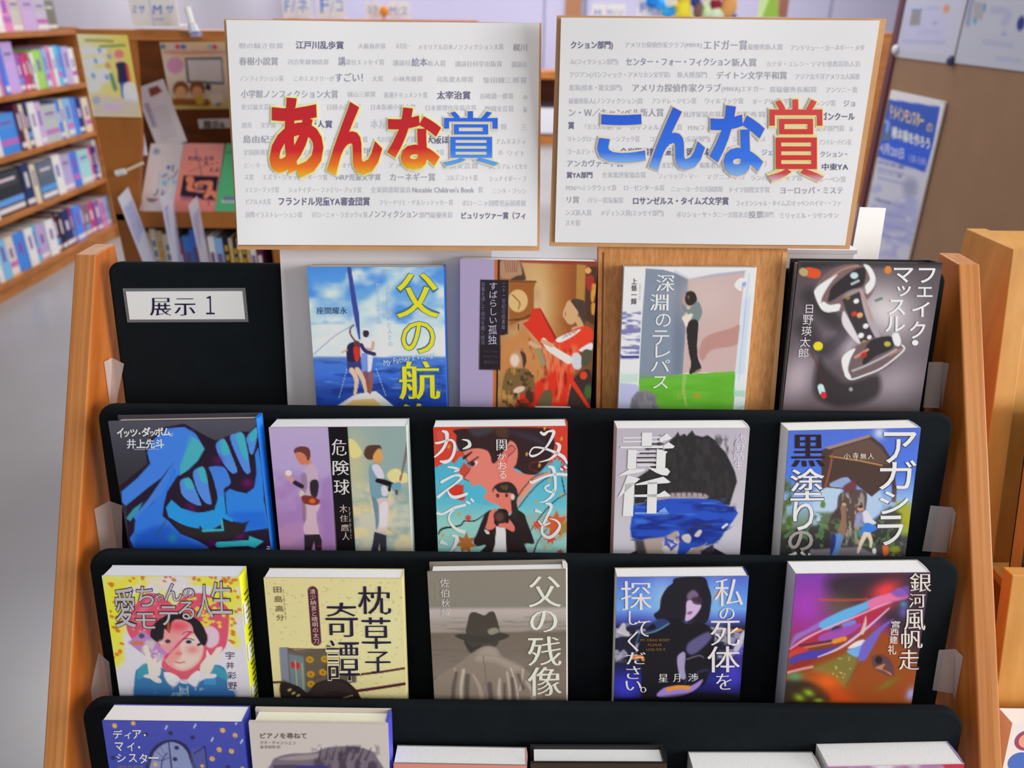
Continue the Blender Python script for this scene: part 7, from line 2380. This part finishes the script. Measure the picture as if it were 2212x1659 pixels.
q.box(-0.031, 0.036, -0.001, 0.061, 0.168, 0.175, mat((120, 84, 74), 0.7))
q.build('lid', root)

# posts and door in the back wall
for nm, xa, xb, c, Y in (('trim_1', 138, 166, (34, 36, 60), 11.9), ('trim_2', 1222, 1256, (150, 104, 76), 11.9), ('trim_3', 1238 + 26, 1266, (70, 84, 140), 11.9), ('trim_4', 240, 276, (116, 114, 118), 11.9)):
    A, B = at_y(xa, 10, Y), at_y(xb, 10, Y)
    q = MB()
    q.box(A.x, B.x, Y, Y + 0.045, 0, 3.2, mat(c, 0.6))
    tag(q.build(nm), kind='structure')

# ================================================================== RIGHT PARTITION WITH POSTERS
XP = 1.28
part = thing('partition_board', 'brown standing partition board on the right with posters on it', 'partition', (XP + 0.02, 1.9, 0))
OP = Vector(part.location)
m_part = mat((134, 104, 80), 0.75, bump=0.3, bscale=600, var=0.04, vscale=10)
q = MB()
q.box(XP - OP.x, XP + 0.03 - OP.x, 0.9 - OP.y, 2.86 - OP.y, 0.08, 1.80, m_part)
q.build('board', part)
m_fr = mat((92, 50, 60), 0.5)
for (y0, y1, z0, z1) in ((2.862, 2.90, 0, 1.84), (0.86, 0.898, 0, 1.84)):
    q = MB()
    q.box(XP - 0.008 - OP.x, XP + 0.036 - OP.x, y0 - OP.y, y1 - OP.y, z0, z1, m_fr)
    q.build('frame_post', part)
q = MB()
q.box(XP - 0.004 - OP.x, XP + 0.034 - OP.x, 0.9 - OP.y, 2.86 - OP.y, 1.802, 1.84, m_fr)
q.build('top_rail', part)
NX = (-1, 0, 0)


def proj(p):
    v = Vector(p) - Vector((0, 0, HC))
    d_ = v.dot(FWD)
    return (CX + FPX * v.dot(RT) / d_, CY - FPX * v.dot(UP) / d_)


def wall_quad(y0, y1, z0, z1, crop):
    ox, oy, s = crop
    return [((p[0] - ox) * s, (p[1] - oy) * s) for p in (proj((XP, y0, z1)), proj((XP, y1, z1)), proj((XP, y1, z0)), proj((XP, y0, z0)))]


_b1, _b2 = at_x(1932.6, 122.4, XP), at_x(2057.5, 135, XP)
_b3, _b4 = at_x(2061, 136, XP), at_x(2292, 172, XP)
_n1, _n2 = at_x(1918.5, 196, XP - .01), at_x(2034, 218, XP - .01)


def apos1(A):
    A.fill((178, 180, 200))
    A.p((176, 178, 206), '640 60 1215 100 1165 580 600 570', 20, 0.9, sm=False)
    A.l((150, 154, 192), '620 545 1160 560', 40, 30, 0.7)
    A.p((136, 134, 140), '735 130 860 130 840 330 700 340', 20, sm=False)
    A.l((100, 130, 180), '745 130 860 130', 30, 20)
    A.l((150, 154, 205), '940 110 1080 110', 40, 30, 0.6)
    A.e((196, 140, 96), 1190, 115, 40, 55, 20, 26)
    A.e((130, 140, 190), 1040, 305, 30, 20, 0, 20, 0.8)
    A.l((160, 162, 205), '820 430 1080 420', 50, 40, 0.6)
    A.p((170, 170, 176), '520 640 520 760 1190 830 1200 740', 60, 0.5, sm=False)


def apos2(A):
    A.fill((172, 176, 190))
    A.l((120, 130, 160), '1540 -40 1500 120 1470 320', 60, 40, 0.8)
    A.p((150, 146, 156), '1560 20 1700 40 1660 260 1540 250', 30, 0.9, sm=False)
    A.l((80, 130, 170), '1700 60 1690 140', 30, 20)
    A.e((80, 140, 180), 1565, 280, 26, 36, 0, 20)
    A.e((24, 34, 120), 2172, 310, 50, 95, 12, 24)
    A.e((130, 142, 200), 1950, 450, 40, 26, 0, 26, 0.9)
    A.l((150, 154, 190), '1700 560 2050 600', 60, 50, 0.7)
    A.l((146, 150, 186), '1800 140 2000 160 1960 300', 90, 60, 0.6)
    A.l((150, 150, 190), '1850 770 2150 800', 50, 40, 0.6)


r1, _, _, _ = flat_print('poster', 'pale laminated poster with a small grey photo at the top of the brown partition', 'poster', wall_quad(_b1.y, _b2.y, _b1.z, 1.70, (1850, 0, 6.11)), (XP - 0.003, 0, 0), NX, apos1, (1850, 0, 6.11), 60, 80)
r2, _, _, _ = flat_print('poster', 'pale laminated poster with a dark blue oval at the right edge of the frame', 'poster', wall_quad(_b3.y, _b4.y, _b3.z, 1.70, (1850, 0, 6.11)), (XP - 0.003, 0, 0), NX, apos2, (1850, 0, 6.11), 80, 80)
for (px, py, c, lb) in ((2055, 131, (60, 60, 96), 'dark clip between the two pale posters'), (1936, 107, (236, 240, 246), 'shiny white pin at the corner of the left pale poster')):
    p = at_x(px, py, XP - 0.006)
    q = MB()
    q.tube([(0, 0, 0), (-0.004, 0, 0), (-0.010, 0, 0)], [0.014, 0.015, 0.010], mat(c, 0.35), 12)
    o = q.build('pin', None, True)
    o.location = p
    tag(o, lb, 'pin')


def aban(A):
    A.fill((186, 188, 204))
    A.p((206, 206, 212), '420 60 940 150 930 220 415 150', 10, sm=False)
    A.p((44, 84, 178), '438 150 922 222 862 560 775 838 322 688 350 500', 8, sm=False)
    A.p((44, 90, 210), '360 480 850 600 780 820 325 680', 60, 0.8, sm=False)
    A.e((84, 110, 130), 415, 505, 40, 40, 0, 16)
    A.l((150, 170, 214), '380 360 430 370 420 450', 34, 16, 0.8)
    A.noise((150, 154, 200), 150, 90, 0.5, 0.7, 0.8, 3, lambda x, y: band(x, 260, 720, 40) * band(y, 860, 1650, 60))
    A.e((140, 146, 176), 640, 980, 70, 90, 0, 60, 0.9)
    for y0 in (740, 800, 890, 1110, 1210, 1320, 1420):
        A.l((130, 140, 190), [(340, y0), (580, y0 + 60)], 22, 20, 0.7, sm=False)
    A.l((226, 228, 232), [(945, 200), (640, 1640)], 16, 8, 0.9, sm=False)


bt = ink(('row', 'ドメインモンスター', 445, 770, 265, 150, 0.30, dict(bold=0.03)), ('put', 'の', 790, 360, 860, 470))
bt2 = ink(('row', '標本箱を作ろう', 465, 835, 465, 115, 0.32, dict(bold=0.035)))
bt3 = ink(('row', '4月20日', 355, 590, 610, 110, 0.30, dict(bold=0.035)), ('row', '1:30-3:00', 625, 790, 700, 90, 0.26))
bt4 = ink(('row', '□とき 春', 335, 580, 740, 40, 0.25), ('row', '□ところ 二階', 335, 560, 830, 40, 0.25), ('row', '定員十五名', 300, 460, 1090, 40, 0.25))
flat_print('poster', 'tall blue and white poster reading 4月20日 at the edge of the brown partition', 'poster', wall_quad(_n1.y, _n2.y, 0.50, (_n1.z + _n2.z) / 2, (1820, 180, 4.367)), (XP - 0.010, 0, 0), NX, aban, (1820, 180, 4.367), 70, 150, th=0.006,
           text=[('lettering', bt, (226, 200, 130), 0.0010), ('lettering', bt2, (214, 220, 240), 0.0010), ('lettering', bt3, (176, 186, 236), 0.0010), ('lettering', bt4, (110, 120, 180), 0.0010)])

# ================================================================== SECOND DISPLAY RACK AT THE RIGHT EDGE
PW = wood((182, 128, 60), (202, 148, 78), 30, 30, 3, name='pale_wood')
rk = thing('display_rack', 'pale yellow-brown wooden display rack cut by the right edge of the frame', 'display rack', (0.8, 0.75, 0))
OR = Vector(rk.location)
SL = math.tan(math.radians(15))


def rk_yz(poly, x0, x1, m, name):
    q = MB()
    q.prism([(x0 - OR.x, y - OR.y, z) for y, z in poly], (x1 - x0, 0, 0), m)
    o = q.build(name, rk)
    return bevel(o, 0.001, 2)


rk_yz([(0.768, 1.188), (0.857, 1.186), (0.857, 0.0), (0.50, 0.0), (0.50, 0.18)], 0.50, 0.522, PW, 'side_panel')
rk_yz([(0.768, 1.188), (0.857, 1.186), (0.857, 0.0), (0.50, 0.0), (0.50, 0.18)], 1.18, 1.202, PW, 'side_panel')
rk_yz([(0.775, 1.184), (0.857, 1.184), (0.857, 1.166), (0.775, 1.166)], 0.522, 1.18, PW, 'top_board')
zz = lambda z: 0.775 - (1.166 - z) * SL
rk_yz([(zz(1.166), 1.166), (zz(1.166) + 0.012, 1.166), (zz(0.70) + 0.012, 0.70), (zz(0.70), 0.70)], 0.522, 1.18, PW, 'back_board')
y2 = lambda z: 0.6231 - (0.8965 - z) * SL
rk_yz([(y2(0.8965), 0.8965), (y2(0.8965) + 0.0155, 0.8945), (y2(0.64) + 0.0155, 0.64), (y2(0.64), 0.64)], 0.50, 1.20, PW, 'lower_board')
rk_yz([(0.632, 0.86), (0.69, 0.86), (0.69, 0.85), (0.632, 0.85)], 0.522, 1.18, PW, 'ledge')
rk_yz([(0.47, 0.639), (0.562, 0.639), (0.562, 0.627), (0.47, 0.627)], 0.50, 1.20, PW, 'ledge')


def rack_book(label, X0, X1, ytop, ztop, H, T, lean, cover, page, arts=None):
    a = math.radians(lean)
    up = Vector((0, math.sin(a), math.cos(a)))
    org = Vector(((X0 + X1) / 2, ytop, ztop)) - up * H
    root = thing('book', label, 'book', frame(org, (1, 0, 0), up), 'books on the right display rack')
    W = X1 - X0
    for nm, bx_, c in (('front_cover', (-W / 2, W / 2, 0, 0.001, 0, H), cover), ('back_cover', (-W / 2, W / 2, T - 0.001, T, 0, H), cover), ('spine', (W / 2 - 0.001, W / 2, 0.001, T - 0.001, 0, H), cover), ('page_block', (-W / 2 + 0.0005, W / 2 - 0.0012, 0.0012, T - 0.0012, 0.0005, H - 0.0005), page)):
        q = MB()
        q.box(*bx_, mat(c, 0.45))
        o = q.build(nm, root)
        if nm == 'front_cover' and arts:
            arts(o, W, H)
    return root


p_ = at_x(2212, 850, 0.545)
rack_book('dark book with pale page edges on the rack at the right edge', 0.5265, 0.66, 0.690, 1.045, 0.182, 0.020, 15, (34, 40, 40), (186, 150, 96))


def dots(o, W, H):
    for (x, z, r, c) in ((0.018, H - 0.020, 0.012, (150, 70, 110)), (0.018, H - 0.020, 0.0085, (226, 160, 130)), (0.016, H - 0.046, 0.012, (70, 110, 190)), (0.05, H - 0.03, 0.014, (120, 80, 160))):
        q = MB()
        q.tube([(-W / 2 + x, -0.0003 - 0.0002 * (r < 0.01), z), (-W / 2 + x, -0.0001, z)], r, mat(c, 0.5), 24)
        q.build('printed_dot', o)


p_ = at_x(2187, 1562, 0.495)
rack_book('white book with coloured circles on its cover at the lower right corner', 0.495, 0.625, p_.y, p_.z, p_.z - 0.642, 0.022, 10, (226, 226, 232), (226, 232, 240), dots)
